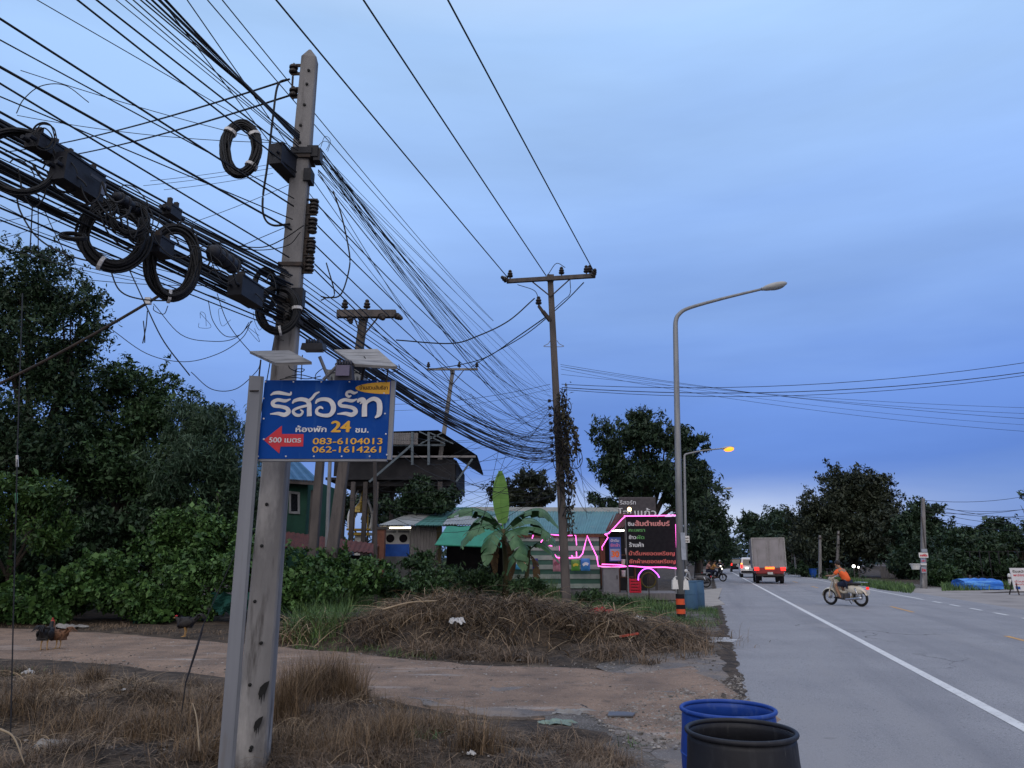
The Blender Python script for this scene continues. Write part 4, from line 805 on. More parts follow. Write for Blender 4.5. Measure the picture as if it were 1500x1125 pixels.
for k in range(10):
    a = at(random.uniform(670, 690), random.uniform(575, 585), 38.5); e = p2_axis(random.uniform(600, 690)) + np.array([-.25, -.1, 0]); cable('tangle', sagline(a, e, random.uniform(.1, .9), 14), .007)
for k in range(7):
    a = p2_axis(random.uniform(640, 690)) + np.array([.2, -.1, 0]); e = at(random.uniform(868, 915), random.uniform(715, 750), 30); cable('tangle', sagline(a, e, random.uniform(.4, 1.2), 12), .006)
for (x0, y0), (x1, y1) in (((735, 640), (705, 770)), ((752, 635), (700, 780)), ((845, 640), (860, 760))):
    cable('tangle', sagline(at(x0, y0, 21), at(x1, y1, 24), 0.02, 6), .006)
# service wires to the left from the pole top, and thin ones behind
for py, e in ((116, (88, 202)), (140, (110, 218))):
    a = at(424, py, PY); b = at(*e, 11); cable('service', sagline(a, a + (b - a) * 1.5, .12, 16), .010)
for (x0, y0, Y0), (x1, y1, Y1), s in (((30, 103, 5), (400, 208, 6.4), .03), ((25, 169, 6), (410, 209, 6.4), .06), ((220, 265, 9), (400, 240, 9), .02), ((210, 272, 9), (400, 246, 9), .02), ((240, 278, 9), (400, 254, 9), .02), ((0, 350, 9), (160, 295, 9), .03), ((270, 330, 8), (425, 270, 8), .02), ((0, 325, 7), (100, 300, 8), .02),
        ((0, 288, 5), (210, 330, 6), .02), ((0, 300, 5), (330, 440, 6), .05), ((0, 318, 5), (300, 410, 6), .04), ((0, 355, 6), (240, 415, 6.5), .03), ((130, 410, 6), (330, 418, 6), .02), ((0, 360, 7), (200, 412, 7), .03), ((260, 400, 6), (425, 330, 6.1), .0)):
    cable('stray', sagline(at(x0, y0, Y0), at(x1, y1, Y1), s, 14), .004)
for pts, r, Y in (([(24, 285), (30, 310), (52, 345), (85, 368), (120, 380), (145, 384)], .007, 4.6), ([(160, 390), (175, 425), (205, 438), (250, 440), (270, 432)], .007, 5.2), ([(160, 480), (215, 518), (270, 530), (320, 518), (355, 495), (368, 470)], .004, 6), ([(225, 445), (265, 490), (310, 500), (345, 495), (370, 470)], .004, 6), ([(305, 440), (312, 470), (330, 492), (352, 490), (365, 472)], .004, 6), ([(318, 430), (330, 465), (345, 490), (368, 517)], .004, 5.8), ([(280, 545), (310, 570), (345, 570), (375, 545), (382, 530)], .004, 5.8), ([(188, 392), (215, 450), (240, 500), (278, 550)], .006, 5.5), ([(48, 290), (46, 330), (44, 366)], .005, 4.6), ([(56, 290), (56, 340), (56, 370)], .004, 4.7), ([(225, 448), (226, 455), (240, 460), (246, 448)], .004, 5.5),
        ([(24, 166), (35, 145), (60, 126), (95, 125), (130, 150)], .004, 4.6), ([(55, 285), (75, 330), (95, 372), (105, 410)], .004, 4.7), ([(478, 385), (490, 430), (478, 436), (470, 440)], .007, 6.0), ([(488, 280), (500, 315), (510, 360), (512, 390), (500, 430), (482, 436), (470, 434)], .008, 6.0), ([(465, 215), (474, 207), (482, 210), (478, 220)], .003, 6), ([(470, 215), (476, 200), (484, 206), (480, 222)], .003, 6), ([(445, 330), (415, 350), (385, 362), (345, 360)], .006, 6.0), ([(440, 340), (420, 360), (370, 366), (310, 352)], .005, 6.0), ([(210, 470), (212, 490), (212, 502)], .005, 5.5), ([(216, 455), (214, 478), (209, 503)], .005, 5.5)):
    o = cable('stray', smooth_path([at(x, y, Y) for x, y in pts], 7), r)
    if min(x for x, y in pts) > 440: o['label'] = 'short slack wire looping beside the right face of the concrete pole'; o['group'] = 'slack wires beside the concrete pole'
for k in range(34):                                                   # drooping loops between the bundle's cables
    x = random.uniform(4, 395); y = 205 + .58 * x + random.uniform(-30, 28); dx = random.uniform(14, 70); dr = random.choice((1, 1, -.5)) * random.uniform(14, 46); z = 3.66; Yb = hz(x, y, z)[1]
    P = [(x, y), (x + dx * .2, y + dr * .75 + .12 * dx), (x + dx * .55, y + dr + .32 * dx), (x + dx * .9, y + dr * .5 + .52 * dx), (x + dx, y + .58 * dx)]
    cable('stray', smooth_path([at(px, py, Yb - .05 + .12 * (px - x) / 60) for px, py in P], 7), random.choice((.004, .005, .006, .008)))
for k in range(9):                                                    # tiny curls of cut fibre under the bundle
    x, y = random.uniform(280, 410), random.uniform(440, 520); P = [(x + random.uniform(-14, 14), y + random.uniform(-16, 16)) for _ in range(4)]; cable('stray', smooth_path([at(*p, 6) for p in P], 7), .0022, 4)
for a, b in (((1354, 733), (1560, 712)), ((1354, 742), (1560, 735)), ((1354, 736), (1560, 756)), ((1356, 745), (1560, 748)), ((1356, 750), (1560, 731)), ((1356, 748), (1560, 763)), ((1356, 755), (1560, 775))):
    cable('right', sagline(at(*a, 44), at(*b, 50), .45, 12), .014)
def guys():
    r = thing('guy_wire', 'tight black guy wire at the far left with white and green markers', 'guy wire', G(15, 1090)); a = G(15, 1090) ; q = MB(); b = at(26, 640, a[1] + .3); q.tube([a, b, at(33, 430, a[1] + .6)], .006, 6); part('strand', q, M_cable, r)
    q = MB(); q.tube([at(25, 667, a[1] + .28), at(25.4, 684, a[1] + .28)], .012, 8); part('marker_tube', q, M_tape, r); q = MB(); q.tube([at(23.8, 722, a[1] + .27), at(24, 737, a[1] + .27)], .012, 8); part('clip', q, mat('clip_green', (.08, .25, .14)), r)
    c = G(258, 1105); r = thing('guy_wire', 'slanting stay rod with thick sleeve left of the metal sign post', 'guy wire', c); q = MB(); q.tube([c, at(272, 1000, c[1] + .05), at(288, 950, c[1] + .1)], .005, 6); q.tube([at(298, 915, c[1] + .15), at(345, 810, c[1] + .3), axis_pt(480) + np.array([-.1, 0, 0])], .0045, 6); part('strand', q, M_cable, r)
    q = MB(); q.tube([at(272, 1000, c[1] + .05), at(288, 950, c[1] + .1), at(298, 915, c[1] + .15)], (.007, .012, .007), 8); part('sleeve', q, M_plastic, r)
    b = at(232, 434, 6.3); e = at(-60, 590, 6.3); r = thing('guy_wire', 'thick grey stay cable slanting down from the coils across the left trees', 'guy wire', e); q = MB(); q.tube(sagline(e, b, .04, 10), .013, 7); part('strand', q, M_iron, r); q = MB(); q.box(at(217, 441, 6.3), (.05, .04, .06)); part('grip', q, M_tape, r)
guys()

# ---- coils of spare cable
def coil(label, c, Rw, Rh, n, normal, th, r0=.006, tapes=((.2), (.75)), solid=False):
    r = thing('cable_coil', label, 'cable coil', c, 0, 'coils of spare cable'); nrm = np.array(normal, float); nrm /= np.linalg.norm(nrm); X = np.cross(ZUP, nrm); X /= np.linalg.norm(X); Y = np.cross(nrm, X); M = np.column_stack([X, Y, nrm]); mb = MB()
    for k in range(n):
        a, b = random.uniform(0, 6.28), th * math.sqrt(random.random()); t = np.linspace(0, 2 * math.pi, 41)[:-1]; dr = b * math.cos(a); dz = b * math.sin(a); ph, am = random.uniform(0, 6), random.uniform(0, .6) * th
        P = np.column_stack([(Rw + dr + am * np.sin(2 * t + ph)) * np.cos(t), (Rh + dr + am * np.cos(2 * t + ph)) * np.sin(t), dz + am * np.sin(t + ph)]) @ M.T + np.array(c)
        P = np.vstack([P, P[:1]]); mb.tube(P, r0 * random.uniform(.8, 1.3), 5, False)
    part('strands', mb, M_cable, r, True)
    for ta in tapes:
        t = np.array([ta - .13, ta, ta + .13]) * 1.0; P = np.column_stack([Rw * np.cos(t), Rh * np.sin(t), 0 * t]) @ M.T + np.array(c); q = MB(); q.tube(P[[0, 2]] * .5 + P[[1, 1]] * .5, th * 1.25 + r0, 9); part('tape', q, M_tape, r)
    return r
VN = np.array([.55, -.83, 0])
coil('oval coil of black cable hanging in the sky left of the concrete pole top', at(353, 218, 6.15), .135, .268, 44, (.3, -.95, .1), .042, .008, (2.5, 5.6, .7))
coil('large coil under the bundle, lowest of the coils, its ring open to the sky', hz(254, 384, 3.55), .145, .245, 34, (.55, -.83, 0), .032, .008, (4.7,))
coil('thick coil beside the big splice box, its taped lower rim hanging below the bundle', hz(168, 345, 3.56), .165, .205, 34, (.45, -.89, 0), .032, .008, (4.4,))
coil('loose coil of thin cable at the far left end of the bundle', hz(28, 236, 3.62), .155, .165, 16, (.45, -.89, 0), .022, .005, ())
coil('messy coil strapped to the concrete pole just above the solar panels', axis_pt(464) + np.array([-.03, -.2, 0]), .155, .195, 20, (.2, -.97, 0), .03, .007, (.1, 4.9))
coil('small coil beside the rectangular splice box near the concrete pole', at(388, 425, 6.0), .09, .19, 12, (.5, -.85, 0), .02, .006, ())
coil('small spring like coil of thin wire under the left bundle', hz(107, 346, 3.35), .06, .035, 10, (.2, -.7, .7), .012, .003, ())
coil('tangled inner coil looped through the bundle above the thick taped coil', hz(190, 320, 3.62), .10, .11, 12, (.4, -.9, .1), .03, .004, ())
coil('thin loops standing up from the bundle near the big splice box', hz(65, 200, 3.75), .035, .06, 4, (.6, -.8, 0), .02, .003, ())
# ---- splice closures
def closure(label, c, L, H, D, style='box', yaw=0):
    r = thing('splice_box', label, 'splice box', c, 0, 'splice boxes on the cable bundle'); X = CD; M = frame(X, CS, ZUP); mb = MB()
    if style == 'box':
        mb.box(c, (L, D, H), M); mb.box(np.array(c) + ZUP * (H * .5 + .006), (L * .96, D * 1.12, .012), M)
        part('case', mb, M_plastic, r)
        for s in (-1, 1):
            for k in (-.25, .25): mb = MB(); mb.tube([np.array(c) + X * s * L * .5 + CS * k * D, np.array(c) + X * s * (L * .5 + .04) + CS * k * D], .012, 8); part('cable_port', mb, M_plastic, r)
        for k in (-.3, .3): mb = MB(); mb.box(np.array(c) + X * k * L + ZUP * (H * .5 + .03), (.02, D * .4, .05), M); part('hanger', mb, M_iron, r)
    else:
        Mx = frame(CS, ZUP, X); mb.lathe([(.02, -L / 2), (H * .42, -L / 2 + .02), (H * .5, -L * .38), (H * .5, L * .38), (H * .42, L / 2 - .02), (.02, L / 2)], c, 16, Mx); part('case', mb, M_plastic, r, True)
        for k in (-.34, -.12, .12, .34): mb = MB(); mb.torus(np.array(c) + X * k * L, H * .5, .009, Mx, 20, 6); part('rib', mb, M_plastic, r)
    return r
cb = closure('biggest black splice box, long and flat, in the middle of the left bundle', hz(114, 262, 3.62), .28, .15, .10)
q = MB(); c_ = hz(118, 262, 3.62); q.box(c_ + CS * .062 + CD * .04 + ZUP * .02, (.08, .004, .02), frame(CD, CS, ZUP)); part('raised_mark', q, mat('mark_grey', (.05, .055, .07)), cb)
q = MB(); q.box(hz(151, 277, 3.62), (.03, .008, .07), frame(CD, CS, ZUP)); part('paper_tag', q, mat('tag_grey', (.16, .18, .24)), cb)
closure('long black tray fixed above and left of the biggest splice box', hz(66, 218, 3.72), .17, .07, .09)
closure('small square splice box on top of the bundle above the lowest coil', hz(252, 312, 3.62), .10, .055, .06)
closure('ribbed cylinder splice case right of the lowest coil', hz(328, 380, 3.64), .34, .105, .10, 'cyl')
closure('rectangular splice box hanging under the bundle near the concrete pole', hz(360, 428, 3.58), .30, .15, .12)
closure('splice box clamped high on the left face of the concrete pole', at(418, 240, 6.05), .36, .19, .12)
closure('small splice box seen through the ring of the lowest coil', hz(236, 364, 3.58), .14, .10, .09)
closure('slim splice case between the thick taped coil and the bundle', hz(190, 300, 3.70), .26, .06, .10, 'cyl')

# ================================================================== the blue sign
def blue_sign():
    Y = 5.5; W = at(567, 615, Y)[0] - at(380, 615, Y)[0]; o = at(377, 672, Y); Ht = at(380, 557, Y)[2] - o[2]; U = np.array([1, 0, 0.]); V = np.array([.014, 0, 1.]); V /= np.linalg.norm(V); N = np.array([0, -1, 0.])
    b = np.array(G(322, 1175)); b = at(322, 1160, Y); b = np.array([at(317, 1165, Y - .25)[0], Y - .25 + .25, 0])
    r = thing('resort_sign', 'blue resort sign board with white lettering and red arrow on a grey metal post', 'sign', b)
    mb = MB(); mb.prism([(0, 0), (W, 0), (W, Ht), (0, Ht)], o - N * .03, U, V, N, .03); panel = part('panel', mb, M_blue, r)
    mb = MB(); mb.prism([(W + .001, -.006), (W + .034, -.006), (W + .034, Ht - .004), (W + .001, Ht - .004)], o - N * .05, U, V, N, .045); mb.prism([(0, -.018), (W, -.018), (W, -.001), (0, -.001)], o - N * .05, U, V, N, .046); part('frame', mb, M_poststeel, r)
    uv = lambda u, v: (u * W, (1 - v) * Ht)
    def px(x, y): v = (y - 415) / 615; return uv((x - (300 - 60 * v)) / 972, v)
    mb = MB(); d = 505
    def S(dx): return [[(498 + dx, 566), (455 + dx, 580), (400 + dx, 572), (362 + dx, 592), (372 + dx, 618), (425 + dx, 626), (468 + dx, 640), (480 + dx, 668), (450 + dx, 690), (400 + dx, 680), (340 + dx, 684)], [10, 26, 26, 30, 28, 26, 30, 36, 34, 26, 8]]
    k = 0
    def rib(pts, w):
        nonlocal k
        ribbon(mb, [px(*p) for p in pts], [q * W / 972 for q in w] if hasattr(w, '__len__') else w * W / 972, o, U, V, N, .0035 + k * .0012); k += 1
    p, w = S(0); rib(p, w); p, w = S(512); rib(p, w)
    rib([(345, 536), (372, 520), (410, 516), (455, 524), (496, 530), (504, 508)], [8, 24, 28, 24, 18, 12])
    rib([(512, 602), (530, 580), (575, 568), (622, 578), (640, 606), (640, 650), (640, 702)], [10, 26, 30, 32, 34, 36, 36]); rib([(572, 650), (590, 668), (570, 694), (535, 690), (518, 662), (548, 640), (610, 622), (640, 618)], [10, 16, 22, 24, 22, 20, 20, 20]); rib([(632, 586), (664, 560), (690, 528), (722, 510)], [24, 22, 20, 10])
    rib([(690, 604), (706, 580), (745, 568), (795, 576), (822, 610), (824, 655), (796, 692), (745, 696), (702, 680), (700, 650), (726, 632), (748, 644)], [10, 26, 28, 32, 38, 38, 32, 26, 26, 22, 20, 10])
    rib([(966, 540), (946, 548), (930, 534), (936, 514), (962, 508), (988, 520), (1016, 512)], [10, 20, 20, 20, 24, 22, 10])
    rib([(1030, 606), (1044, 592), (1030, 578), (1016, 590), (1026, 572), (1056, 570), (1066, 600), (1062, 650), (1060, 706)], [8, 14, 16, 16, 22, 28, 36, 40, 40]); rib([(1066, 622), (1094, 584), (1136, 566), (1172, 584), (1180, 625), (1172, 685), (1140, 716)], [14, 28, 32, 38, 42, 40, 10])
    part('lettering', mb, M_letter, r)
    mb = MB(); wr = lambda s, x0, x1, y0, h, yoff=None, bold=.09: write(mb, s, o, U, V, N, px(x0, y0)[0], px(x1, y0)[0], px(x0, y0)[1], h * Ht / 615, bold, .003)
    wr('ห้องพัก', 530, 766, 824, 42, bold=.13); part('small_lettering', mb, M_letter, r); mb = MB(); wr('ชม.', 982, 1086, 828, 42, bold=.13); part('small_lettering', mb, M_letter, r); mb = MB(); wr('500 เมตร', 328, 572, 905, 40); part('small_lettering', mb, M_letter, r)
    for i in range(14):
        for (x, y) in (((305 + i * 72, 428) if i % 3 == 0 else (0, 0)), ((245 + i * 70, 1012) if i % 3 == 0 else (0, 0)), ((290, 480 + i * 40) if i % 4 == 2 else (0, 0)), ((1215, 480 + i * 40) if i % 4 == 1 else (0, 0))):
            if x: mb = MB(); c = px(x, y); mb.lathe([(.007, 0), (.006, .004), (.001, .006)], o + U * c[0] + V * c[1] + N * .0005, 8, rot('X', R(90))); part('screw', mb, M_letter, r)
    mb = MB(); wr('24', 796, 950, 824, 88, bold=.14); part('number_lettering', mb, M_yellow, r); mb = MB(); wr('083-6104013', 658, 1186, 918, 48); part('number_lettering', mb, M_yellow, r); mb = MB(); wr('062-1614261', 652, 1172, 982, 48); part('number_lettering', mb, M_yellow, r)
    mb = MB(); mb.prism([px(290, 885), px(428, 775), px(426, 840), px(592, 840), px(586, 936), px(416, 936), px(405, 990)], o, U, V, N, .0022); part('arrow', mb, M_red, r)
    mb = MB(); C = px(1262, 478); out = [(C[0] - .001, C[1] + .049)] + [(C[0] + .262 * math.cos(t) * W / .965, C[1] + .047 * math.sin(t)) for t in np.linspace(R(92), R(268), 24)] + [(C[0] - .001, C[1] - .047)]
    out = [(min(x, W - .003), y) for x, y in out]; mb.prism(out, o, U, V, N, .0022); part('orange_badge', mb, M_yellow, r)
    mb = MB(); write(mb, 'บ้านสวนสินธิชา', o, U, V, N, px(1030, 480)[0], px(1246, 480)[0], px(1030, 490)[1], .030, .06, .0034); part('badge_lettering', mb, M_ink, r)
    # post: square steel channel left of the panel, reaching the ground
    mb = MB(); pt = at(378.5, 552, Y - .02); pb = at(333, 1140, Y - .02); pb2 = pb - (pt - pb) / (pt[2] - pb[2]) * (pb[2] + .05)
    ax = (pt - pb2) / np.linalg.norm(pt - pb2); X = np.array([.96, .28, 0]); Yv = np.cross(ax, X); Yv /= np.linalg.norm(Yv); X = np.cross(Yv, ax); w = .044
    mb.box((pt + pb2) / 2 - X * .022, (.085, .05, np.linalg.norm(pt - pb2)), np.column_stack([X, Yv, ax])); part('post', mb, M_poststeel, r)
    mb = MB(); mb.box((pt + pb2) / 2 + X * .030, (.020, .046, np.linalg.norm(pt - pb2)), np.column_stack([X, Yv, ax])); part('post_channel', mb, mat('post_shade', (.14, .15, .18), (.11, .12, .14), .5, .2, scale=5), r)  # darker copy of the post steel, shade put into its colour
    mb = MB(); mb.tube([at(366, 572.5, Y - .06), at(379, 572.5, Y - .06)], .006, 6); part('bolt', mb, M_iron, r)
    # two solar panels above
    for (c, lab, rx, ry, w_, d_) in ((at(410, 527, Y - .03), 'left solar panel', .0, .0, .40, .30), (at(536, 529, Y - .03), 'right solar panel', .0, .0, .40, .32)):
        left = c[0] < at(470, 527, Y)[0]; q = MB()
        quad = [(366, 518), (424, 517), (457, 534), (405, 536)] if left else [(490, 516), (553, 515), (582, 541), (520, 537)]
        Yq = [Y - .12, Y - .12, Y + .22, Y + .22] if left else [Y - .14, Y - .14, Y + .2, Y + .2]
        # the far edge is lower in the picture than the near edge: panels lie almost flat, seen from below
        Pq = []
        for (qx, qy), yy in zip(quad, [Y + .16, Y + .16, Y - .18, Y - .18]): Pq.append(at(qx, qy, yy))
        n_ = np.cross(Pq[1] - Pq[0], Pq[3] - Pq[0]); n_ /= np.linalg.norm(n_); n_ *= np.sign(n_[2])
        q.add(Pq + [p_ + n_ * .022 for p_ in Pq], [(0, 1, 2, 3), (4, 7, 6, 5), (0, 4, 5, 1), (1, 5, 6, 2), (2, 6, 7, 3), (3, 7, 4, 0)]); so = part('solar_panel', q, M_panelback, r, label=lab)
        q = MB()
        cc = np.mean(Pq, 0); q.box(cc - n_ * .012, (.06, .05, .02)); part('junction_box', q, M_plastic, so)
        q = MB()
        if left: q.tube([at(379, 556, Y), at(382, 527, Y)], .006, 6); q.tube([at(441, 556, Y), at(443, 520, Y)], .004, 6)
        else: q.tube([at(566, 560, Y), at(569, 536, Y)], .006, 6); q.tube([at(530, 557, Y + .02), at(534, 535, Y + .02)], .012, 6)
        part('panel_post', q, M_iron, r)
    q = MB()
    for pts in ([(423, 532), (425, 540), (440, 545), (446, 541), (434, 541), (432, 552)], [(533, 522), (545, 535), (570, 545), (585, 541), (584, 534)], [(462, 556), (463, 548), (473, 540), (480, 542)], [(418, 553), (440, 549), (468, 556), (478, 553)], [(410, 556), (430, 553), (450, 555), (470, 551)], [(540, 556), (555, 552), (567, 560)]):
        q.tube(smooth_path([at(x, y, Y - .04) for x, y in pts], 6), .0035, 5)
    part('wire', q, M_cable, r)
    # flood lamps on tube arms
    for a, b_, c, lab in (((482, 556), (468, 522), (460, 508), 'left floodlight'), ((474, 556), (500, 530), (505, 546), 'right floodlight')):
        q = MB(); q.tube([at(*a, Y - .05), at(*b_, Y - .12)], .013, 8); part('lamp_arm', q, M_poststeel, r)
        q = MB(); C = at(*c, Y - .16); q.box(C, (.17, .13, .05) if c[0] < 480 else (.13, .10, .11), rot('X', R(12)), .88)
        for k in range(6): q.box(C + np.array([-.05 + k * .02, 0, .035 if c[0] < 480 else .07]), (.006, .09, .03))
        o2 = part('floodlight', q, M_plastic if c[0] < 480 else mat('lamp_grey', (.06, .06, .08)), r, label=lab); q = MB(); q.box(C + np.array([0, -.005, -.030 if c[0] < 480 else .0]) + (np.array([0, -.062, 0]) if c[0] > 480 else 0), (.13, .09, .008) if c[0] < 480 else (.10, .012, .08)); part('lens', q, mat('lamp_lens', (.10, .09, .16), rough=.15), o2)
blue_sign()
# ================================================================== buildings and the stall
def flat_at(px, py, Y): return at(px, py, Y)
M_roofdk = layered(mat('roof_dark', (.045, .040, .042), (.03, .028, .03), .7, scale=3), (.08, .05, .04), 4, .6, .75, 2)
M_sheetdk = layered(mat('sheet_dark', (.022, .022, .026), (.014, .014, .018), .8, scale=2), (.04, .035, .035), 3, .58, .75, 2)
M_fascia = layered(mat('sheet_pale', (.20, .19, .20), (.15, .145, .15), .7, scale=2), (.08, .07, .065), 4, .58, .75, 2, stretch=(3, 3, .4))
M_steelb = mat('steel_bluegrey', (.10, .13, .16), (.08, .10, .12), .6, .2, scale=5)
M_green = layered(mat('house_green', (.022, .075, .055), (.018, .060, .045), .8, scale=2), (.012, .03, .025), 3, .58, .75, 2, stretch=(1, 1, .4))
M_blueroof = layered(mat('roof_blue', (.04, .12, .24), (.03, .10, .20), .6, scale=2), (.03, .06, .10), 5, .6, .75, 2)
M_rust = layered(mat('rusty_sheet', (.10, .032, .028), (.07, .024, .022), .85, scale=3), (.04, .022, .02), 4, .52, .7, 2)
M_teal = layered(mat('roof_teal', (.10, .22, .25), (.085, .18, .21), .55, .1, scale=1.5), (.18, .24, .26), 2.5, .58, .75, 2)
M_teal2 = layered(mat('roof_green', (.07, .19, .17), (.06, .155, .14), .55, scale=1.5), (.12, .2, .19), 3, .6, .75, 2)
M_zinc = layered(mat('roof_zinc', (.34, .36, .37), (.27, .29, .30), .55, .15, scale=1.5), (.16, .15, .14), 3, .6, .76, 2)
M_tarp = layered(mat('tarp_green', (.03, .22, .15), (.025, .17, .12), .6, scale=2, bump=.3), (.06, .26, .19), 3, .6, .75, 2)
M_plank = layered(mat('plank_grey', (.19, .18, .185), (.13, .125, .13), .9, scale=3, stretch=(6, 6, .5)), (.07, .06, .055), 5, .6, .75, 2, stretch=(6, 6, .4))
M_slat = layered(mat('slat_pale', (.30, .36, .33), (.22, .28, .26), .8, scale=3), (.12, .14, .13), 5, .6, .75, 2)
M_slatg = mat('slat_green', (.06, .14, .11), (.045, .11, .09), .8, scale=3)
M_brown = layered(mat('wood_brown', (.13, .06, .035), (.08, .04, .025), .8, scale=3, stretch=(5, 5, .6)), (.04, .025, .02), 6, .6, .75, 2)
M_block = mat('grey_block', (.12, .125, .13), (.08, .085, .09), .95, scale=3, bump=.4)
M_bluep = mat('panel_blue', (.015, .08, .36), (.012, .06, .28), .5, scale=4)
M_warm = mat('warm_wall', (.55, .48, .32), (.45, .38, .25), .8, scale=3)
M_wht = mat('enamel_white', (.6, .6, .6), (.52, .52, .52), .35, scale=4)
M_blk = mat('matt_black', (.012, .011, .015), (.017, .016, .020), .8, scale=8, spec=.08)
def lamp_mat(name, c, s): return mat(name, tuple(min(1, q) for q in c), None, .4, emit=c, estr=s)
E_tube = lamp_mat('lit_tube', (1, .93, .74), 6); E_bulb = lamp_mat('lit_bulb', (1, .62, .26), 7); E_sod = lamp_mat('lit_sodium', (1, .26, .02), 2.6)
E_pink = lamp_mat('neon_pink', (1, .13, .62), 3.0); E_purp = lamp_mat('neon_purple', (.62, .12, 1), 2.6)
UX = np.array([1, 0, 0.]); NY = np.array([0, -1, 0.])
def quadpx(mb, pts, Y, depth=.06):
    """upright slab facing the viewer's side, outline given by points at distance Y"""
    P = [at(x, y, Y) for x, y in pts]; o = P[0]; mb.prism([(p[0] - o[0], p[2] - o[2]) for p in P], o, UX, ZUP, -NY, depth)
def uprights(r, xs, y_top, Y, w, m, name='post', z0=0):
    for x in xs:
        t = at(x, y_top, Y); q = MB(); q.box(((t[0]), Y, (t[2] + z0) / 2), (w, w, t[2] - z0)); part(name, q, m, r)
def shed():
    Y = 38; c = at(590, 700, Y); r = thing('open_shed', 'tall open shed with dark gabled roof on stilts behind the blue sign', 'shed', (c[0], Y, 0))
    D = 9
    A, B, C, E_ = at(500, 634, Y), at(642, 630, Y), at(699, 667, Y), at(500, 668, Y)
    q = MB(); dp = np.array([0, D, 0]); up = np.array([0, 0, .08])
    q.sheet(A, B, B + dp, A + dp, 60, 2, .03, 30, .06); part('roof', q, M_roofdk, r, label='flat upper roof'); 
    q = MB(); q.sheet(B, C, C + dp, B + dp, 4, 40, .03, 20, .06, 'v'); part('roof', q, M_roofdk, r, label='sloping right roof')
    q = MB(); a0, a1 = at(566, 634, Y - .05), at(612, 651, Y - .05); q.sheet((a0[0], Y - .05, a1[2]), (a1[0], Y - .05, a1[2]), (a1[0], Y - .05, a0[2]), (a0[0], Y - .05, a0[2]), 84, 1, .025, 14, .02); part('fascia_sheet', q, M_fascia, r)
    q = MB(); q.beam(at(500, 669, Y), at(697, 669, Y), .16, .10); part('eave_beam', q, M_fascia, r)
    q = MB(); q.beam(at(500, 652, Y + .1), at(652, 652, Y + .1), .1, .1); part('rail', q, M_steelb, r)
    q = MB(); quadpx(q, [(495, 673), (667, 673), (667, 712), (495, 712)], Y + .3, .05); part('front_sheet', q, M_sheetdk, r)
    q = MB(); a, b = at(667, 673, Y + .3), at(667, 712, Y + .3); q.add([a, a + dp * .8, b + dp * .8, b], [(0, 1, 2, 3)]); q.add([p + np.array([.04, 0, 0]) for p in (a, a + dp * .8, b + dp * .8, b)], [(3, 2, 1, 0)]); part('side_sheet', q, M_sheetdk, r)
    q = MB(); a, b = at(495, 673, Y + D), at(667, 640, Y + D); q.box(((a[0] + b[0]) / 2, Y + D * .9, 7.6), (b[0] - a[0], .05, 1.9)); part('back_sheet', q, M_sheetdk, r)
    for p0, p1, w in (((603, 652), (541, 706), .11), ((692, 672), (668, 706), .09), ((652, 650), (614, 632), .06), ((616, 650), (648, 634), .06), ((630, 634), (664, 650), .06)):
        q = MB(); q.beam(at(*p0, Y - .1), at(*p1, Y - .1), w, w); part('strut', q, M_steelb, r)
    for x in (604, 628):
        q = MB(); q.beam(at(x, 633, Y - .12), at(x, 681, Y - .12), .12, .12); part('hanger_post', q, M_steelb, r)
    for x, dy in ((518, 0), (536, .2), (552, 0), (575, 3), (645, 0), (660, 5), (505, 4)):
        t = at(x, 706, Y + dy); q = MB(); q.box((t[0], Y + dy, t[2] / 2), (.22, .22, t[2])); part('stilt', q, M_conc_dk, r)
    q = MB(); q.box(at(585, 712, Y + 4), (6.4, 8, .12)); part('deck', q, M_sheetdk, r)
shed()
def green_house():
    Y = 31; a, b = at(350, 803, Y), at(452, 700, Y); r = thing('green_house', 'dark green house with blue metal roof half hidden by the concrete pole', 'house', ((a[0] + b[0]) / 2, Y, 0))
    q = MB(); q.box(((a[0] + b[0]) / 2, Y + 2.5, b[2] / 2), (b[0] - a[0], 5, b[2])); part('wall', q, M_green, r)
    P = [at(350, 668, Y + 2.5), at(440, 677, Y + 2.5), at(470, 706, Y - .6), at(350, 697, Y - .6)]
    q = MB(); q.sheet(P[3], P[2], P[1], P[0], 60, 1, .03, 26, .05); part('roof', q, M_blueroof, r)
    q = MB(); q.beam(at(350, 700, Y - .55), at(469, 708, Y - .55), .05, .18); part('eave_board', q, M_conc_dk, r)
    q = MB(); o = [(423, 719), (439, 721), (439, 753), (423, 752)]; i = [(426, 723), (436, 724), (436, 749), (426, 749)]
    for k in range(4):
        quadpx(q, [o[k], o[(k + 1) % 4], i[(k + 1) % 4], i[k]], Y - .06, .05)
    w = part('window', q, mat('frame_grey', (.24, .25, .27), None, .7), r); q = MB(); quadpx(q, i, Y - .03, .02); part('pane', q, mat('dark_glass', (.012, .014, .02), None, .1, spec=.6), w)
    q = MB(); p = at(455, 800, Y); q.box((p[0], Y - .1, 2.2), (.16, .16, 4.4)); part('corner_post', q, M_conc_dk, r)
green_house()
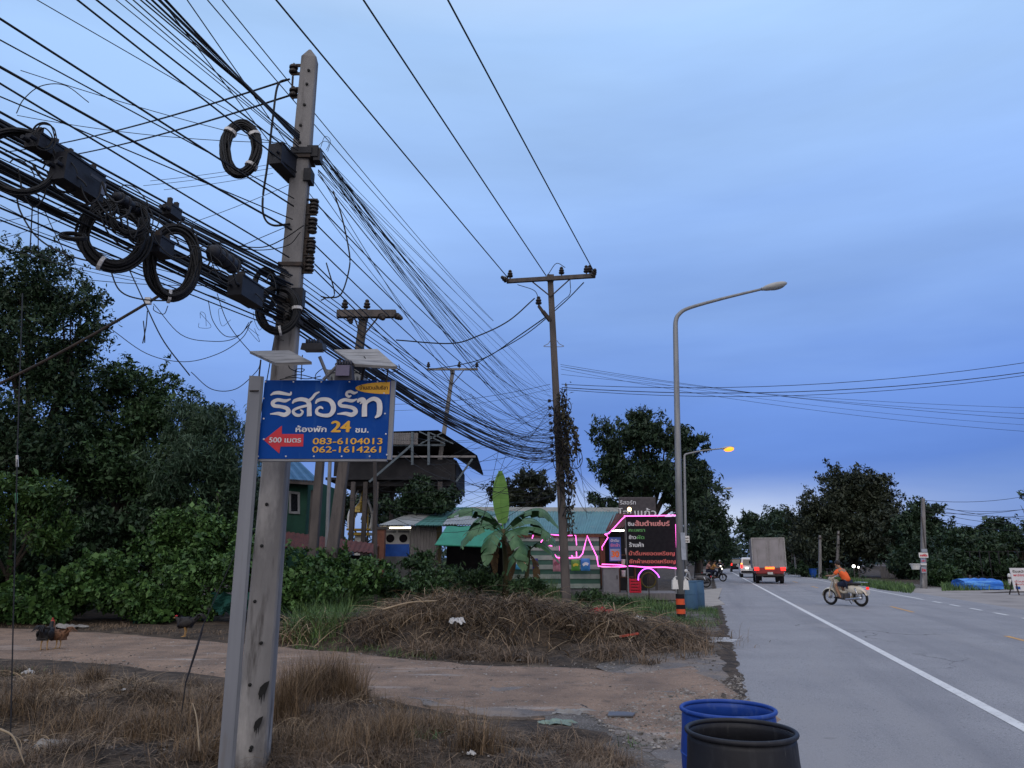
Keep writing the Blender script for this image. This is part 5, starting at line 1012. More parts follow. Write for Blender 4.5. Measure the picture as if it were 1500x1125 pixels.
def lean_to():
    Y = 26; P = [at(400, 776, Y + 2.5), at(555, 797, Y + 2.5), at(548, 810, Y), at(400, 800, Y)]; r = thing('lean_to', 'low lean-to with rusty red sheet roof above the hedge', 'shed roof', ((P[0][0] + P[1][0]) / 2, Y, 0))
    q = MB(); q.sheet(P[3], P[2], P[1], P[0], 66, 2, .025, 22, .04); part('roof', q, M_rust, r)
    for p in (P[0], P[1], P[2], P[3]):
        q = MB(); q.box((p[0], p[1] + (.15 if p is P[2] or p is P[3] else -.15), (p[2] - .08) / 2), (.1, .1, p[2] - .08)); part('post', q, M_brown, r)
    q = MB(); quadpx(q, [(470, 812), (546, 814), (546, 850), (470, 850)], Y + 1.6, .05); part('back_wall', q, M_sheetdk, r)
lean_to()
def rust_pillar():
    Y = 33; b = at(556, 815, Y); r = thing('brick_pillar', 'short reddish brown pillar left of the lit laundry corner', 'pillar', (b[0], Y, 0)); t = at(560, 776, Y)
    q = MB(); q.box((b[0], Y, t[2] / 2), (.42, .42, t[2])); part('shaft', q, layered(mat('red_brick', (.17, .075, .055), (.12, .055, .04), .9, scale=4), (.07, .04, .035), 5, .6, .75, 2), r); q = MB(); q.box((b[0], Y, t[2] + .06), (.52, .52, .12)); part('cap', q, M_conc_dk, r)
rust_pillar()
def laundry():
    Y = 34; c = at(600, 800, Y); r = thing('laundry_shack', 'small plank shack with zinc and green roof and a lit washing corner', 'shack', (c[0], Y, 0))
    P = [at(554, 769, Y - .5), at(606, 769, Y - .5), at(655, 743, Y + 4), at(638, 743, Y + 4)]
    q = MB(); q.sheet(P[0], P[1], at(648, 743, Y + 4), at(618, 746, Y + 4), 40, 2, .025, 16, .04); part('roof', q, M_zinc, r, label='grey zinc roof')
    q = MB(); q.sheet(P[1] + np.array([.03, 0, .0]), at(668, 770, Y - .5), at(700, 743, Y + 4), at(649, 743, Y + 4), 44, 2, .025, 18, .04); part('roof', q, M_teal2, r, label='green metal roof')
    q = MB(); a, b = at(600, 832, Y), at(640, 770, Y); q.sheet((a[0], Y, 0), (b[0], Y, 0), (b[0], Y, b[2]), (a[0], Y, b[2]), 54, 1, .02, 9, .05); part('plank_wall', q, M_plank, r)
    q = MB(); a, b = at(562, 832, Y), at(600, 815, Y); q.box(((a[0] + b[0]) / 2, Y, b[2] / 2), (b[0] - a[0], .18, b[2]))
    part('block_wall', q, M_block, r)
    q = MB(); quadpx(q, [(562, 797), (599.5, 797), (599.5, 815), (562, 815)], Y - .02, .05); part('blue_panel', q, M_bluep, r)
    q = MB(); a, b = at(556, 832, Y), at(640, 768, Y); q.box(((a[0] + b[0]) / 2, Y + 2.6, b[2] / 2), (b[0] - a[0], .08, b[2])); part('rear_wall', q, M_warm, r)
    q = MB(); q.box((a[0], Y + 1.3, b[2] / 2), (.08, 2.6, b[2])); part('side_wall', q, M_warm, r)
    q = MB(); p = at(588, 773, Y + .7); q.tube([p - UX * .55, p + UX * .55], .03, 8); part('tube_lamp', q, E_tube, r)
    for k, x in enumerate((573, 592)):
        p = at(x, 797, Y + .9); w = thing('washing_machine', ('white washing machine with dark round door, left one in the lit corner', 'white washing machine nearest the plank wall in the lit corner')[k], 'washing machine', (p[0], Y + .9, p[2] - .62), 0, 'washing machines'); q = MB(); q.box((p[0], Y + .9, p[2] + .10), (.6, .6, 1.1)); part('cabinet', q, M_wht, w)
        q = MB(); q.lathe([(.17, 0), (.19, .02), (.15, .05), (.02, .06)], (p[0], Y + .6, p[2] + .25), 18, rot('X', R(90))); part('door', q, M_blk, w); q = MB(); q.box((p[0], Y + .595, p[2] + .56), (.5, .02, .1)); part('control_panel', q, mat('grey_plastic', (.2, .2, .22)), w)
laundry()
def stand_for_washers():
    a = at(562, 815, 34.9); b = at(604, 815, 34.9); o = solo('concrete_stand', MB().box(((a[0] + b[0]) / 2, 34.95, .55), (b[0] - a[0] + .2, .9, 1.1)), M_block, 'low block stand under the washing machines', 'stand', None, False, ((a[0] + b[0]) / 2, 34.95, 0))
stand_for_washers()
def shrine():
    Y = 44; c = at(527, 800, Y); r = thing('spirit_house', 'white and gold spirit house with curved horns seen under the shed', 'spirit house', (c[0], Y, 0)); G_ = mat('gold', (.45, .30, .06), (.3, .2, .05), .4, .3, scale=9); m = mpp(527, 760, Y)
    z = at(527, 785, Y)[2]; q = MB(); q.box((c[0], Y, z / 2), (.5, .5, z)); part('pedestal', q, M_wht, r); q = MB(); q.box((c[0], Y, z + .1), (1.25, 1.1, .16)); q.box((c[0], Y, z + .35), (1.4, 1.2, .1)); part('gold_base', q, G_, r)
    for s in (-1, 1):
        q = MB(); q.tube(smooth_path([(c[0] + s * .62, Y - .1, z + .4), (c[0] + s * .68, Y - .1, z + 1.2), (c[0] + s * .42, Y - .1, z + 2.0), (c[0] + s * .14, Y - .1, z + 2.9)], 6), np.linspace(.13, .03, 19), 8); part('horn', q, M_wht, r)
        q = MB(); q.box((c[0] + s * .4, Y, z + .9), (.09, .09, 1.0)); part('pillar', q, G_, r)
    q = MB(); q.lathe([(.6, 0), (.45, .3), (.2, .6), (.05, 1.3), (.01, 1.6)], (c[0], Y + .1, z + 1.35), 8); part('spire', q, G_, r)
shrine()

def stall():
    Y = 32; c = at(800, 860, Y); r = thing('food_stall', 'roadside food stall with teal metal roof and pale slatted wall', 'food stall', (c[0], Y, 0))
    rz = 4.0
    E0, E1, T1, T0 = at(690, 783, Y), at(893, 782, Y), at(906, 749, Y + rz), at(690, 748, Y + rz)
    q = MB(); q.sheet(E0, E1, T1, T0, 150, 2, .025, 46, .04); part('roof', q, M_teal, r, label='teal metal roof')
    q = MB(); q.sheet(at(648, 768, Y + .6), at(735, 768, Y + .6), at(760, 746, Y + 5.5), at(668, 746, Y + 5.5), 60, 2, .025, 20, .04); part('roof', q, M_zinc, r, label='zinc roof over the awning')
    q = MB(); q.beam(T0 + ZUP * .05, T1 + ZUP * .05, .1, .25); part('ridge_cap', q, M_zinc, r)
    q = MB(); q.beam(at(690, 785, Y + .05), at(891, 784, Y + .05), .06, .14); part('eave_board', q, M_brown, r)
    zb = at(800, 862, Y)[2]; x0, x1 = at(742, 800, Y)[0], at(878, 800, Y)[0]; zt = at(800, 786, Y)[2]
    q = MB(); n = 11
    for k in range(n):
        z = zb + (zt - zb) * (k + .5) / n
        if k % 2 == 0: q.box(((x0 + x1) / 2, Y + .12 , z), (x1 - x0, .04, (zt - zb) / n * .97))
    part('pale_slats', q, M_slat, r, kind=None); q = MB()
    for k in range(n):
        z = zb + (zt - zb) * (k + .5) / n
        if k % 2: q.box(((x0 + x1) / 2, Y + .15, z), (x1 - x0, .04, (zt - zb) / n * .99))
    part('green_slats', q, M_slatg, r)
    q = MB(); a, b = at(879, 784, Y), at(888, 858, Y); q.box(((a[0] + b[0]) / 2, Y + .1, (a[2] + b[2]) / 2), (b[0] - a[0], .06, a[2] - b[2])); part('brown_board', q, M_brown, r)
    for x in (742, 879, 916): t = at(x, 784 if x < 900 else 770, Y + .25); q = MB(); q.box((t[0], Y + .25, t[2] / 2), (.1, .1, t[2])); part('post', q, M_conc_dk, r)
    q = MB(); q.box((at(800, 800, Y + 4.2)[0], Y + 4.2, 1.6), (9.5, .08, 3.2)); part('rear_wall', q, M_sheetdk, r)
    q = MB(); q.sheet(at(886, 778, Y + .4), at(925, 770, Y + .4), at(930, 752, Y + 3.6), at(900, 752, Y + 3.6), 24, 2, .02, 10, .04); part('roof', q, M_rust, r, label='low rusty roof at the right end')
    q = MB(); a = at(905, 777, Y + .9); q.tube([a - UX * .35, a + UX * .3], .035, 8); part('tube_lamp', q, E_tube, r)
    q = MB(); z = at(900, 848, Y)[2] ; a, b = at(876, 860, Y - .4), at(1002, 866, Y - 1); q.box(((a[0] + b[0]) / 2, Y + .2, .16), (b[0] - a[0], 2.6, .26)); part('platform', q, M_plank, r)
    q = MB(); q.box((at(812, 840, Y + .2)[0], Y + .05, .2), (x1 - x0 + .4, .5, .38)); part('sill_wall', q, M_block, r)
    # stands round the stall
    a = at(650, 770, Y + .3); r2 = thing('tarp_awning', 'green tarpaulin awning left of the banana plant', 'awning', (a[0] + 1, Y - .8, 0)); q = MB(); q.sheet(at(637, 798, Y - 1.4), at(742, 802, Y - 1.4), at(735, 771, Y + .3), at(654, 771, Y + .3), 18, 8, .02, 3, .012); part('tarp', q, M_tarp, r2)
    q = MB(); q.tube([at(637, 798, Y - 1.4), at(742, 802, Y - 1.4)], .035, 8); part('front_pole', q, M_tarp, r2)
    for x in (640, 738): t = at(x, 799, Y - 1.4); q = MB(); q.tube([(t[0], Y - 1.4, 0), t], .035, 8); part('leg', q, M_conc_dk, r2)
    return r
stall()
def stall_goods():
    Y = 31.7
    def packet(px0, py0, px1, py1, c, c2, label, seed):
        a, b = at(px0, py1, Y), at(px1, py0, Y); w, h = b[0] - a[0], b[2] - a[2]; r = thing('snack_packet', label, 'packet', ((a[0] + b[0]) / 2, Y, a[2]), 0, 'packets hanging on the stall')
        q = MB(); V = []; n, m_ = 7, 9
        for s in (1, -1):
            for i in range(n + 1):
                for j in range(m_ + 1): u, v = i / n, j / m_; V.append((a[0] + w * u, Y - s * .06 * (math.sin(math.pi * u) * math.sin(math.pi * v)) ** .6 - s * .001, a[2] + h * v))
        k = (n + 1) * (m_ + 1); f = [(i * (m_ + 1) + j, (i + 1) * (m_ + 1) + j, (i + 1) * (m_ + 1) + j + 1, i * (m_ + 1) + j + 1) for i in range(n) for j in range(m_)]; q.add(V, f + [tuple(k + t for t in reversed(x)) for x in f]); part('bag', q, mat('packet_%d' % seed, c, tuple(x * .7 for x in c), .35, scale=6), r)
        q = MB(); o = np.array([a[0], Y - .066, a[2]]); ribbon(q, [(w * .2, h * .45), (w * .5, h * .58), (w * .8, h * .5)], h * .22, o, UX, ZUP, NY, .002); part('stripe', q, mat('packet_mark_%d' % seed, c2, None, .4), r)
    packet(851, 818, 864, 836, (.05, .22, .55), (.6, .7, .8), 'light blue snack packet hanging on the stall wall, nearest the brown board', 1)
    packet(837, 820, 849, 836, (.10, .30, .06), (.5, .45, .05), 'green and yellow packet right of the vine covered pole', 2)
    packet(810, 815, 821, 837, (.45, .22, .28), (.25, .08, .12), 'pink packet left of the vine covered pole', 3)
    packet(752, 816, 762, 834, (.08, .35, .62), (.6, .7, .8), 'pale blue packet behind the banana leaves', 4)
    packet(766, 815, 774, 832, (.5, .42, .36), (.4, .06, .06), 'white packet with red mark beside the banana trunk', 5)
    packet(780, 818, 788, 836, (.03, .03, .18), (.4, .3, .1), 'dark purple packet at the right of the banana trunk', 6)
    # price poster, cabinet, crate, shelves with jars
    a, b = at(893, 822, Y), at(909, 787, Y); r = thing('price_poster', 'blue price poster with big orange 30 at the lit end of the stall', 'poster', ((a[0] + b[0]) / 2, Y, a[2])); w, h = b[0] - a[0], b[2] - a[2]
    q = MB(); q.box(((a[0] + b[0]) / 2, Y + .01, (a[2] + b[2]) / 2), (w, .02, h)); part('board', q, mat('poster_blue', (.06, .11, .34), (.05, .09, .28), .6), r); o = np.array([a[0], Y, a[2]])
    q = MB(); q.box(((a[0] + b[0]) / 2 , Y - .002, a[2] + h * .27), (w * .86, .003, h * .48)); part('pale_field', q, mat('poster_pale', (.28, .32, .45), None, .6), r)
    q = MB(); write(q, '30', o, UX, ZUP, NY, w * .16, w * .84, h * .17, h * .26, .14, .006); part('number_lettering', q, mat('poster_orange', (.75, .16, .02), None, .6), r)
    q = MB(); write(q, 'ซักผ้า', o, UX, ZUP, NY, w * .1, w * .9, h * .60, h * .13, .1, .003); part('heading_lettering', q, mat('poster_pink', (.55, .18, .35), None, .6), r); q = MB(); write(q, 'น้ำดื่ม', o, UX, ZUP, NY, w * .14, w * .86, h * .81, h * .1, .08, .003); part('top_lettering', q, M_letter, r)
    a, b = at(884, 859, Y - .3), at(906, 832, Y - .3); r = thing('metal_cabinet', 'grey metal cabinet standing under the lit end of the stall', 'cabinet', ((a[0] + b[0]) / 2, Y - .1, .30)); q = MB(); q.box(((a[0] + b[0]) / 2, Y - .1, (b[2] + .30) / 2), (b[0] - a[0], .5, b[2] - .30)); part('body', q, mat('cabinet_grey', (.20, .20, .22), (.16, .16, .18), .5), r); q = MB(); q.box(((a[0] + b[0]) / 2, Y - .1, b[2] + .02), (b[0] - a[0] + .08, .58, .04)); part('top', q, M_wht, r); q = MB(); q.box((b[0] - .08, Y - .37, (a[2] + b[2]) / 2), (.03, .03, .16)); part('handle', q, M_iron, r)
    c = at(929, 853, Y - .4); r = thing('plastic_crate', 'bright red plastic crate on the stall platform', 'crate', (c[0], Y - .4, .3)); q = MB(); RD_ = mat('crate_red', (.55, .02, .05), (.45, .02, .04), .45); w = .42
    for k in range(5): q.box((c[0], Y - .62, .34 + k * .115), (w, .03, .07)); q.box((c[0] - w / 2, Y - .4, .34 + k * .115), (.03, .44, .07)); q.box((c[0] + w / 2, Y - .4, .34 + k * .115), (.03, .44, .07)); q.box((c[0], Y - .18, .34 + k * .115), (w, .03, .07))
    for sx in (-1, 1):
        for sy in (-1, 1): q.box((c[0] + sx * w / 2, Y - .4 + sy * .22, .58), (.05, .05, .56))
    part('slats', q, RD_, r); q = MB(); q.box((c[0], Y - .4, .315), (w, .44, .02)); part('floor', q, RD_, r)
    a = at(912, 812, Y + .3); r = thing('goods_shelf', 'shelf with white and blue goods beside the price poster', 'shelf', (a[0], Y + .3, .3)); q = MB(); 
    for z in (.9, 1.35, 1.8): q.box((a[0] + .15, Y + .3, z), (.7, .3, .03))
    part('boards', q, M_brown, r)
    for sx in (-.18, .48): q = MB(); q.box((a[0] + sx, Y + .3, 1.15), (.04, .3, 1.7)); part('side_panel', q, M_brown, r)
    for k, (dx, z, cc, lb) in enumerate(((0, .915, (.5, .5, .52), 'white tub on the lowest board of the goods shelf'), (.25, 1.365, (.03, .1, .4), 'blue tub on the middle board of the goods shelf'), (.0, 1.365, (.5, .48, .4), 'cream tub on the middle board of the goods shelf'), (.2, 1.815, (.6, .6, .6), 'white tub on the top board of the goods shelf'))):
        t = thing('tub', lb, 'tub', (a[0] + dx, Y + .25, z), 0, 'tubs on the goods shelf'); q = MB(); q.lathe([(.08, 0), (.10, .2), (.10, .22)], (a[0] + dx, Y + .25, z), 12); part('body', q, mat('tub_%d' % k, cc, None, .4), t); q = MB(); q.lathe([(.108, .222), (.108, .25), (.02, .255)], (a[0] + dx, Y + .25, z), 12); part('lid', q, M_wht, t)
stall_goods()
def menu_sign():
    Y = 27.5; TL, TR, BL = at(917, 757, Y), at(990, 757, Y), at(919, 829, Y); W, H = TR[0] - TL[0], TL[2] - BL[2]; o = np.array([TL[0], Y, BL[2]]); r = thing('menu_sign', 'black menu board with coloured lettering and pink neon edge beside the street lamp', 'sign', (TL[0] + W / 2, Y, 0))
    q = MB(); q.prism([(0, 0), (W, 0), (W, H), (0, H)], o - NY * .05, UX, ZUP, NY, .05); part('panel', q, M_blk, r)
    mp_ = mat('menu_pink', (.62, .26, .26), None, .6); mg = mat('menu_green', (.12, .34, .12), None, .6); mr_ = mat('menu_red', (.55, .13, .12), None, .6)
    def t(nm, s, x0, x1, y, h, m, b=.12): q = MB(); write(q, s, o, UX, ZUP, NY, W * x0, W * x1, H * (1 - y), H * h, b, .004); part(nm, q, m, r)
    t('heading_lettering', 'ซิม', .03, .16, .185, .075, M_letter); t('heading_lettering', 'ส้มตำแซ่บร์', .17, .87, .185, .095, mp_, .16); t('line_lettering', 'กะเพรา', .04, .37, .305, .065, mg); t('line_lettering', 'ข้าว', .04, .19, .455, .07, M_letter); t('line_lettering', 'ผัด', .20, .35, .455, .07, mg); t('line_lettering', 'ร้านค้า', .04, .33, .615, .08, M_letter)
    t('line_lettering', 'น้ำดื่มหยอดเหรียญ', .03, .94, .785, .075, mr_, .14); t('line_lettering', 'ซักผ้าหยอดเหรียญ', .03, .95, .945, .075, mr_, .14)
    for x in (918, 990):
        p = at(x, 829, Y + .08); q = MB(); q.tube([(p[0] + (.03 if x < 950 else -.03), Y + .08, 0), (p[0] + (.03 if x < 950 else -.03), Y + .08, TL[2] - .1)], .03, 8); part('post', q, M_galv, r)
    q = MB(); q.tube([at(990, 768, Y - .05), at(991, 800, Y - .05), at(993, 829, Y - .05)], .019, 8); part('neon_tube', q, E_pink, r); q = MB(); q.tube(smooth_path([at(921, 829, Y - .05), at(950, 831, Y - .05), at(975, 831, Y - .05), at(993, 833, Y - .05)], 4), .018, 8); part('neon_tube', q, E_pink, r); q = MB(); q.tube([at(914, 756, Y - .05), at(990, 755, Y - .05)], .019, 8); part('neon_tube', q, E_pink, r)
    q = MB(); p = at(922, 746, Y - .1); q.ball(p, .075, 12, 8); o2 = part('bulb', q, E_bulb, r); q = MB(); q.tube([p + np.array([0, .1, .12]), p + np.array([0, .05, .05])], .03, 8); q.tube([p + np.array([0, .1, .12]), p + np.array([0, .2, -.3])], .012, 6); part('socket', q, M_iron, o2)
menu_sign()
def neon_outline():
    Y = 31.5; Z = lambda x, y: (740 + x / 8.333, 760 + y / 8.333); r = thing('neon_outline', 'pink neon zigzag strung along the stall front', 'neon light', at(830, 830, Y) * np.array([1, 1, 0]))
    L = [[(330, 240), (345, 185), (385, 178)], [(410, 328), (480, 220)], [(555, 258), (545, 190), (600, 195), (700, 205), (862, 202), (872, 322)], [(600, 432), (632, 472), (700, 480), (800, 475), (905, 472), (945, 425), (975, 310), (1000, 205), (1060, 340), (1118, 460), (1128, 520), (1136, 578), (1300, 590), (1480, 582), (1400, 562), (1180, 555)], [(1186, 382), (1182, 345), (1255, 228), (1238, 200), (1216, 188)], [(1216, 190), (1262, 178), (1330, 110), (1420, 10), (1460, -25)], [(530, 325), (580, 330)], [(665, 330), (668, 390)], [(870, 400), (872, 462)], [(810, 445), (826, 470)]]
    for P in L:
        q = MB(); q.tube([at(*Z(*p), Y - (3.6 * max(0, (p[0] - 1216)) / 244 if p[1] < 185 and p[0] > 1210 else 0)) for p in P], .020, 7); part('tube', q, E_pink, r)
    c = at(948, 846, 29); r = thing('light_hoop', 'purple light arc over potted plants under the menu board', 'light', (c[0], 29, 0)); q = MB(); q.tube(smooth_path([at(935, 850, 29), at(936, 842, 29), at(943, 834, 29), at(953, 833, 29), at(962, 840, 29), at(966, 846, 29)], 5), .022, 7); part('tube', q, E_purp, r)
    q = MB(); p = at(950, 850, 29.2); q.torus((p[0], 29.2, p[2]), .27, .03, rot('X', R(90))); part('wreath', q, mat('wreath', (.06, .07, .02), (.12, .09, .02), .8, scale=14), r)
    q = MB(); q.tube([(p[0], 29.2, 0), (p[0], 29.2, p[2] + .3)], .02, 6); part('stand', q, M_iron, r)
neon_outline()
def back_sign():
    Y = 37; a, b = at(907, 757, Y), at(960, 728, Y); W, H = b[0] - a[0], b[2] - a[2]; o = np.array([a[0], Y, a[2]]); r = thing('resort_sign', 'grey slatted sign with white handwriting lettering behind the black menu board', 'sign', (a[0] + W / 2, Y, 0)); q = MB()
    q.sheet(o + UX * .0, o + UX * W, o + UX * W + ZUP * H, o + ZUP * H, 1, 72, .012, 18, .05, 'v'); part('panel', q, mat('slat_grey', (.10, .09, .10), (.075, .07, .08), .7), r)
    q = MB(); write(q, 'รีสอร์ท', o, UX, ZUP, NY, W * .02, W * .46, H * .62, H * .2, .05, .03); part('heading_lettering', q, M_letter, r); q = MB(); write(q, 'โฮมแก้ว', o, UX, ZUP, NY, W * -.02, W * 1.0, H * .04, H * .34, .05, .03); part('name_lettering', q, M_letter, r)
    for x in (.06, .94): q = MB(); q.box((o[0] + W * x, Y + .12, (o[2] + H) / 2), (.1, .1, o[2] + H)); part('post', q, M_conc_dk, r)
back_sign()

# ================================================================== banana plant
def banana():
    Y = 27.5; b = at(742, 880, Y); b[2] = float(gz(b[0], Y)); r = thing('banana_plant', 'banana plant with torn drooping leaves and one upright pale green leaf', 'banana plant', b)
    ML = mat('banana_leaf', (.026, .080, .030), (.065, .15, .065), .5, scale=3, spec=.4); MP = mat('banana_new_leaf', (.10, .22, .05), (.14, .28, .07), .5, scale=3, stretch=(.6, 1, 6)); MS = mat('banana_stem', (.05, .055, .025), (.09, .075, .04), .7, scale=4, stretch=(3, 3, .4))
    top = at(737, 775, Y); q = MB(); q.tube(smooth_path([b - ZUP * .1, (b + top) / 2 + UX * .05, top], 6), np.linspace(.17, .09, 13), 10); part('trunk', q, MS, r, True)
    b2 = at(765, 872, Y - .3); b2[2] = float(gz(b2[0], Y - .3)); q = MB(); q.tube(smooth_path([b2, at(772, 840, Y - .3), at(776, 800, Y - .2)], 6), np.linspace(.11, .05, 13), 9); part('trunk', q, MS, r, True)
    def leaf(P, w, m, tear=.35, upright=False):
        S = smooth_path(P, 9); k = len(S); T = np.gradient(S, axis=0); T /= np.linalg.norm(T, axis=1)[:, None]; q = MB(); q.tube(S, np.linspace(.028, .006, k), 6)
        side = np.cross(T, ZUP); nn = np.linalg.norm(side, axis=1); side = np.where(nn[:, None] < .25, np.array([[1., 0, 0]]), side / np.maximum(nn, 1e-6)[:, None])
        if upright: side = np.tile(np.array([[1., .15, 0]]), (k, 1))
        for sg in (-1, 1):
            i = 3
            while i < k - 1:
                n = random.choice((2, 3, 4)) if tear else k - 1 - i; j = min(k - 1, i + n); dr = random.uniform(.25, .95) if tear else .12; V = []
                for t in range(i, j + 1):
                    f = (t - 3) / (k - 4); ww = w * math.sin(math.pi * min(.97, f * .9 + .1)) ** .6
                    e = side[t] * sg * ww + (0 if upright else -ZUP * ww * dr) + T[t] * ww * .25 + (np.array([0, .12, 0]) * ww if upright else 0); V += [S[t], S[t] + e * .5 + (ZUP * ww * .10 if not upright else 0), S[t] + e]
                m_ = j - i; q.add(V, [(3 * a + c, 3 * (a + 1) + c, 3 * (a + 1) + c + 1, 3 * a + c + 1) for a in range(m_) for c in (0, 1)]); i = j if not tear or random.random() > tear else j
        return part('leaf', q, m, r)
    A = lambda x, y, d=0: at(x, y, Y + d)
    MD = mat('banana_dead', (.11, .075, .04), (.06, .04, .025), .85, scale=4)
    leaf([A(737, 776), A(735, 750), A(733, 720), A(733, 690)], .30, MP, 0, True)
    for P, w in (([A(737, 778), A(715, 752, -.3), A(685, 744, -.6), A(656, 757, -.8)], .34), ([A(738, 778), A(765, 752, -.3), A(795, 746, -.5), A(818, 772, -.7)], .36), ([A(737, 780), A(712, 768, -.7), A(690, 776, -1.2), A(676, 802, -1.5)], .34), ([A(739, 780), A(770, 772, -.7), A(800, 778, -1.1), A(812, 800, -1.3)], .34), ([A(737, 782), A(725, 778, -1.0), A(716, 795, -1.5), A(712, 828, -1.7)], .3), ([A(738, 782), A(752, 778, -1.0), A(762, 800, -1.5), A(768, 835, -1.6)], .3), ([A(737, 780), A(720, 762, .5), A(700, 760, .9), A(684, 780, 1.1)], .32), ([A(739, 780), A(760, 762, .5), A(785, 762, .9), A(806, 788, 1.1)], .32), ([A(776, 805, -.2), A(790, 795, -.6), A(806, 805, -.9), A(820, 825, -1)], .24), ([A(776, 805, -.2), A(768, 798, -.7), A(752, 812, -1.1), A(742, 842, -1.2)], .24)):
        leaf(P, w, ML, .4)
    for P, w in (([A(737, 790), A(728, 796, -.4), A(724, 815, -.5), A(726, 842, -.5)], .16), ([A(738, 792), A(747, 800, -.4), A(750, 822, -.5), A(748, 850, -.5)], .15), ([A(776, 812, -.2), A(784, 822, -.5), A(786, 840, -.6), A(784, 858, -.6)], .13)): leaf(P, w, MD, .4)
banana()
def undergrowth():
    for lab, E, n in (('clump of broad weeds around the banana plant foot', [ell(705, 850, 30, 20, 27), ell(770, 862, 28, 14, 26.5)], 2600), ('leafy weeds left of the stall under the green awning', [ell(672, 850, 24, 18, 28), ell(650, 862, 24, 14, 26)], 2200), ('low weeds between the vine covered pole and the menu board', [ell(868, 878, 26, 10, 26), ell(905, 885, 24, 8, 25)], 1700)):
        c = E[0][0]; bush(lab, E, L_mid, n, .15, (c[0], c[1] + .2), droop=.1, width=.3)
undergrowth()

# ================================================================== street lamps
def street_lamp(label, base, Y, px, lit, s=1.0):
    """px: list of (x, y) of pole top, bend and arm end"""
    b = np.array([base[0], base[1], 0.0]); r = thing('street_lamp', label, 'street lamp', b, 0, 'street lamps along the left kerb'); P = [at(x, y, Y) for x, y in px]
    q = MB(); q.tube(np.vstack([[b], [b + (P[0] - b) * .5], smooth_path(P, 6)]), np.concatenate([[.115, .095], np.linspace(.078, .04, (len(P) - 1) * 6 + 1)]), 12); part('pole', q, M_galv, r, True)
    e = P[-1]; d = (P[-1] - P[-2]); d /= np.linalg.norm(d); M = frame(d, np.cross(ZUP, d), np.cross(d, np.cross(ZUP, d))); q = MB()
    q.ball(e + d * .36, (.42, .15, .11), 16, 8, M); q.tube([e - d * .05, e + d * .1], .055, 10); o = part('lamp_head', q, mat('lamp_housing', (.34, .35, .36), (.28, .29, .3), .4, scale=5), r, True)
    q = MB(); q.ball(e + d * .42 - M[:, 2] * (.09 if lit else .045), (.34, .20, .16) if lit else (.27, .125, .09), 14, 8, M); part('lens', q, E_sod if lit else mat('lamp_glass', (.25, .27, .30), None, .15), o, True)  # lit lens made larger to stand for the lamp's glow
    return r, b
L1B = G(998, 907)
lr, lb = street_lamp('nearest tall galvanised street lamp, unlit, with orange and black bands at its foot', L1B, L1B[1], [(989.5, 486), (990, 470), (995, 460), (1010, 451), (1060, 437), (1118, 423)], False)
for k, (y0, y1, m) in enumerate(((870, 877, M_blk), (877, 885.5, 0), (885.5, 892, M_blk), (892, 899, 0), (899, 907, M_blk))):
    a = at(998, y1, L1B[1]); b = at(998, y0, L1B[1]); q = MB(); q.lathe([(.125, a[2]), (.125, b[2])], (lb[0], lb[1], 0), 16, None, False); part('band', q, m or mat('band_orange', (.62, .09, .03), (.5, .07, .03), .5, scale=6), lr)
q = MB(); a = at(1001, 800, L1B[1] - .15); q.box(a, (.13, .02, .75)); part('hanging_notice', q, mat('notice_grey', (.30, .33, .40), (.22, .25, .3), .7), lr)
y2 = 48; b2 = at(1004, 835, y2); street_lamp('second street lamp, lit orange, half hidden behind the nearest one', (b2[0], y2), y2, [(1002.5, 672), (1003, 667), (1008, 664.5), (1030, 660), (1058, 657)], True)
y3 = 76; b3 = at(1027, 830, y3); street_lamp('third and farthest street lamp, its arm showing beyond the dark tree', (b3[0], y3), y3, [(1026, 724), (1027, 720.5), (1033, 719), (1046, 718), (1062, 716)], False)
for k, (px, py, lab) in enumerate(((988.5, 856, 'white plastic jug hung left of the street lamp foot'), (1004, 857, 'white plastic jug hung right of the street lamp foot'))):
    c = at(px, py, L1B[1] - .02); r = thing('plastic_jug', lab, 'jug', c - ZUP * .13, 0, 'white jugs on the street lamp'); q = MB(); q.box(c, (.17, .16, .25), None, .8); q.lathe([(.045, 0), (.04, .05)], c + ZUP * .125, 10); part('body', q, M_wht, r); q = MB(); q.torus(c + ZUP * .16 + UX * (.05 if k == 0 else -.05), .05, .012, rot('X', R(90)), 14, 6); part('handle', q, M_wht, r)
q = MB(); c = at(1012, 776, 46); r = thing('small_notice', 'small white notice with dark lettering fixed on the second street lamp', 'notice', at(1005, 790, 47.8) - ZUP * .2); a = at(1005, 790, 47.75); q.box(a, (.42, .03, .42)); part('board', q, M_wht, r); q = MB(); write(q, 'ห้องเช่า', a - UX * .2 - ZUP * .2 + NY * .016, UX, ZUP, NY, .04, .36, .22, .1, .1, .003); write(q, 'ราคาถูก', a - UX * .2 - ZUP * .2 + NY * .016, UX, ZUP, NY, .04, .36, .06, .1, .1, .003); part('lettering', q, M_ink, r)

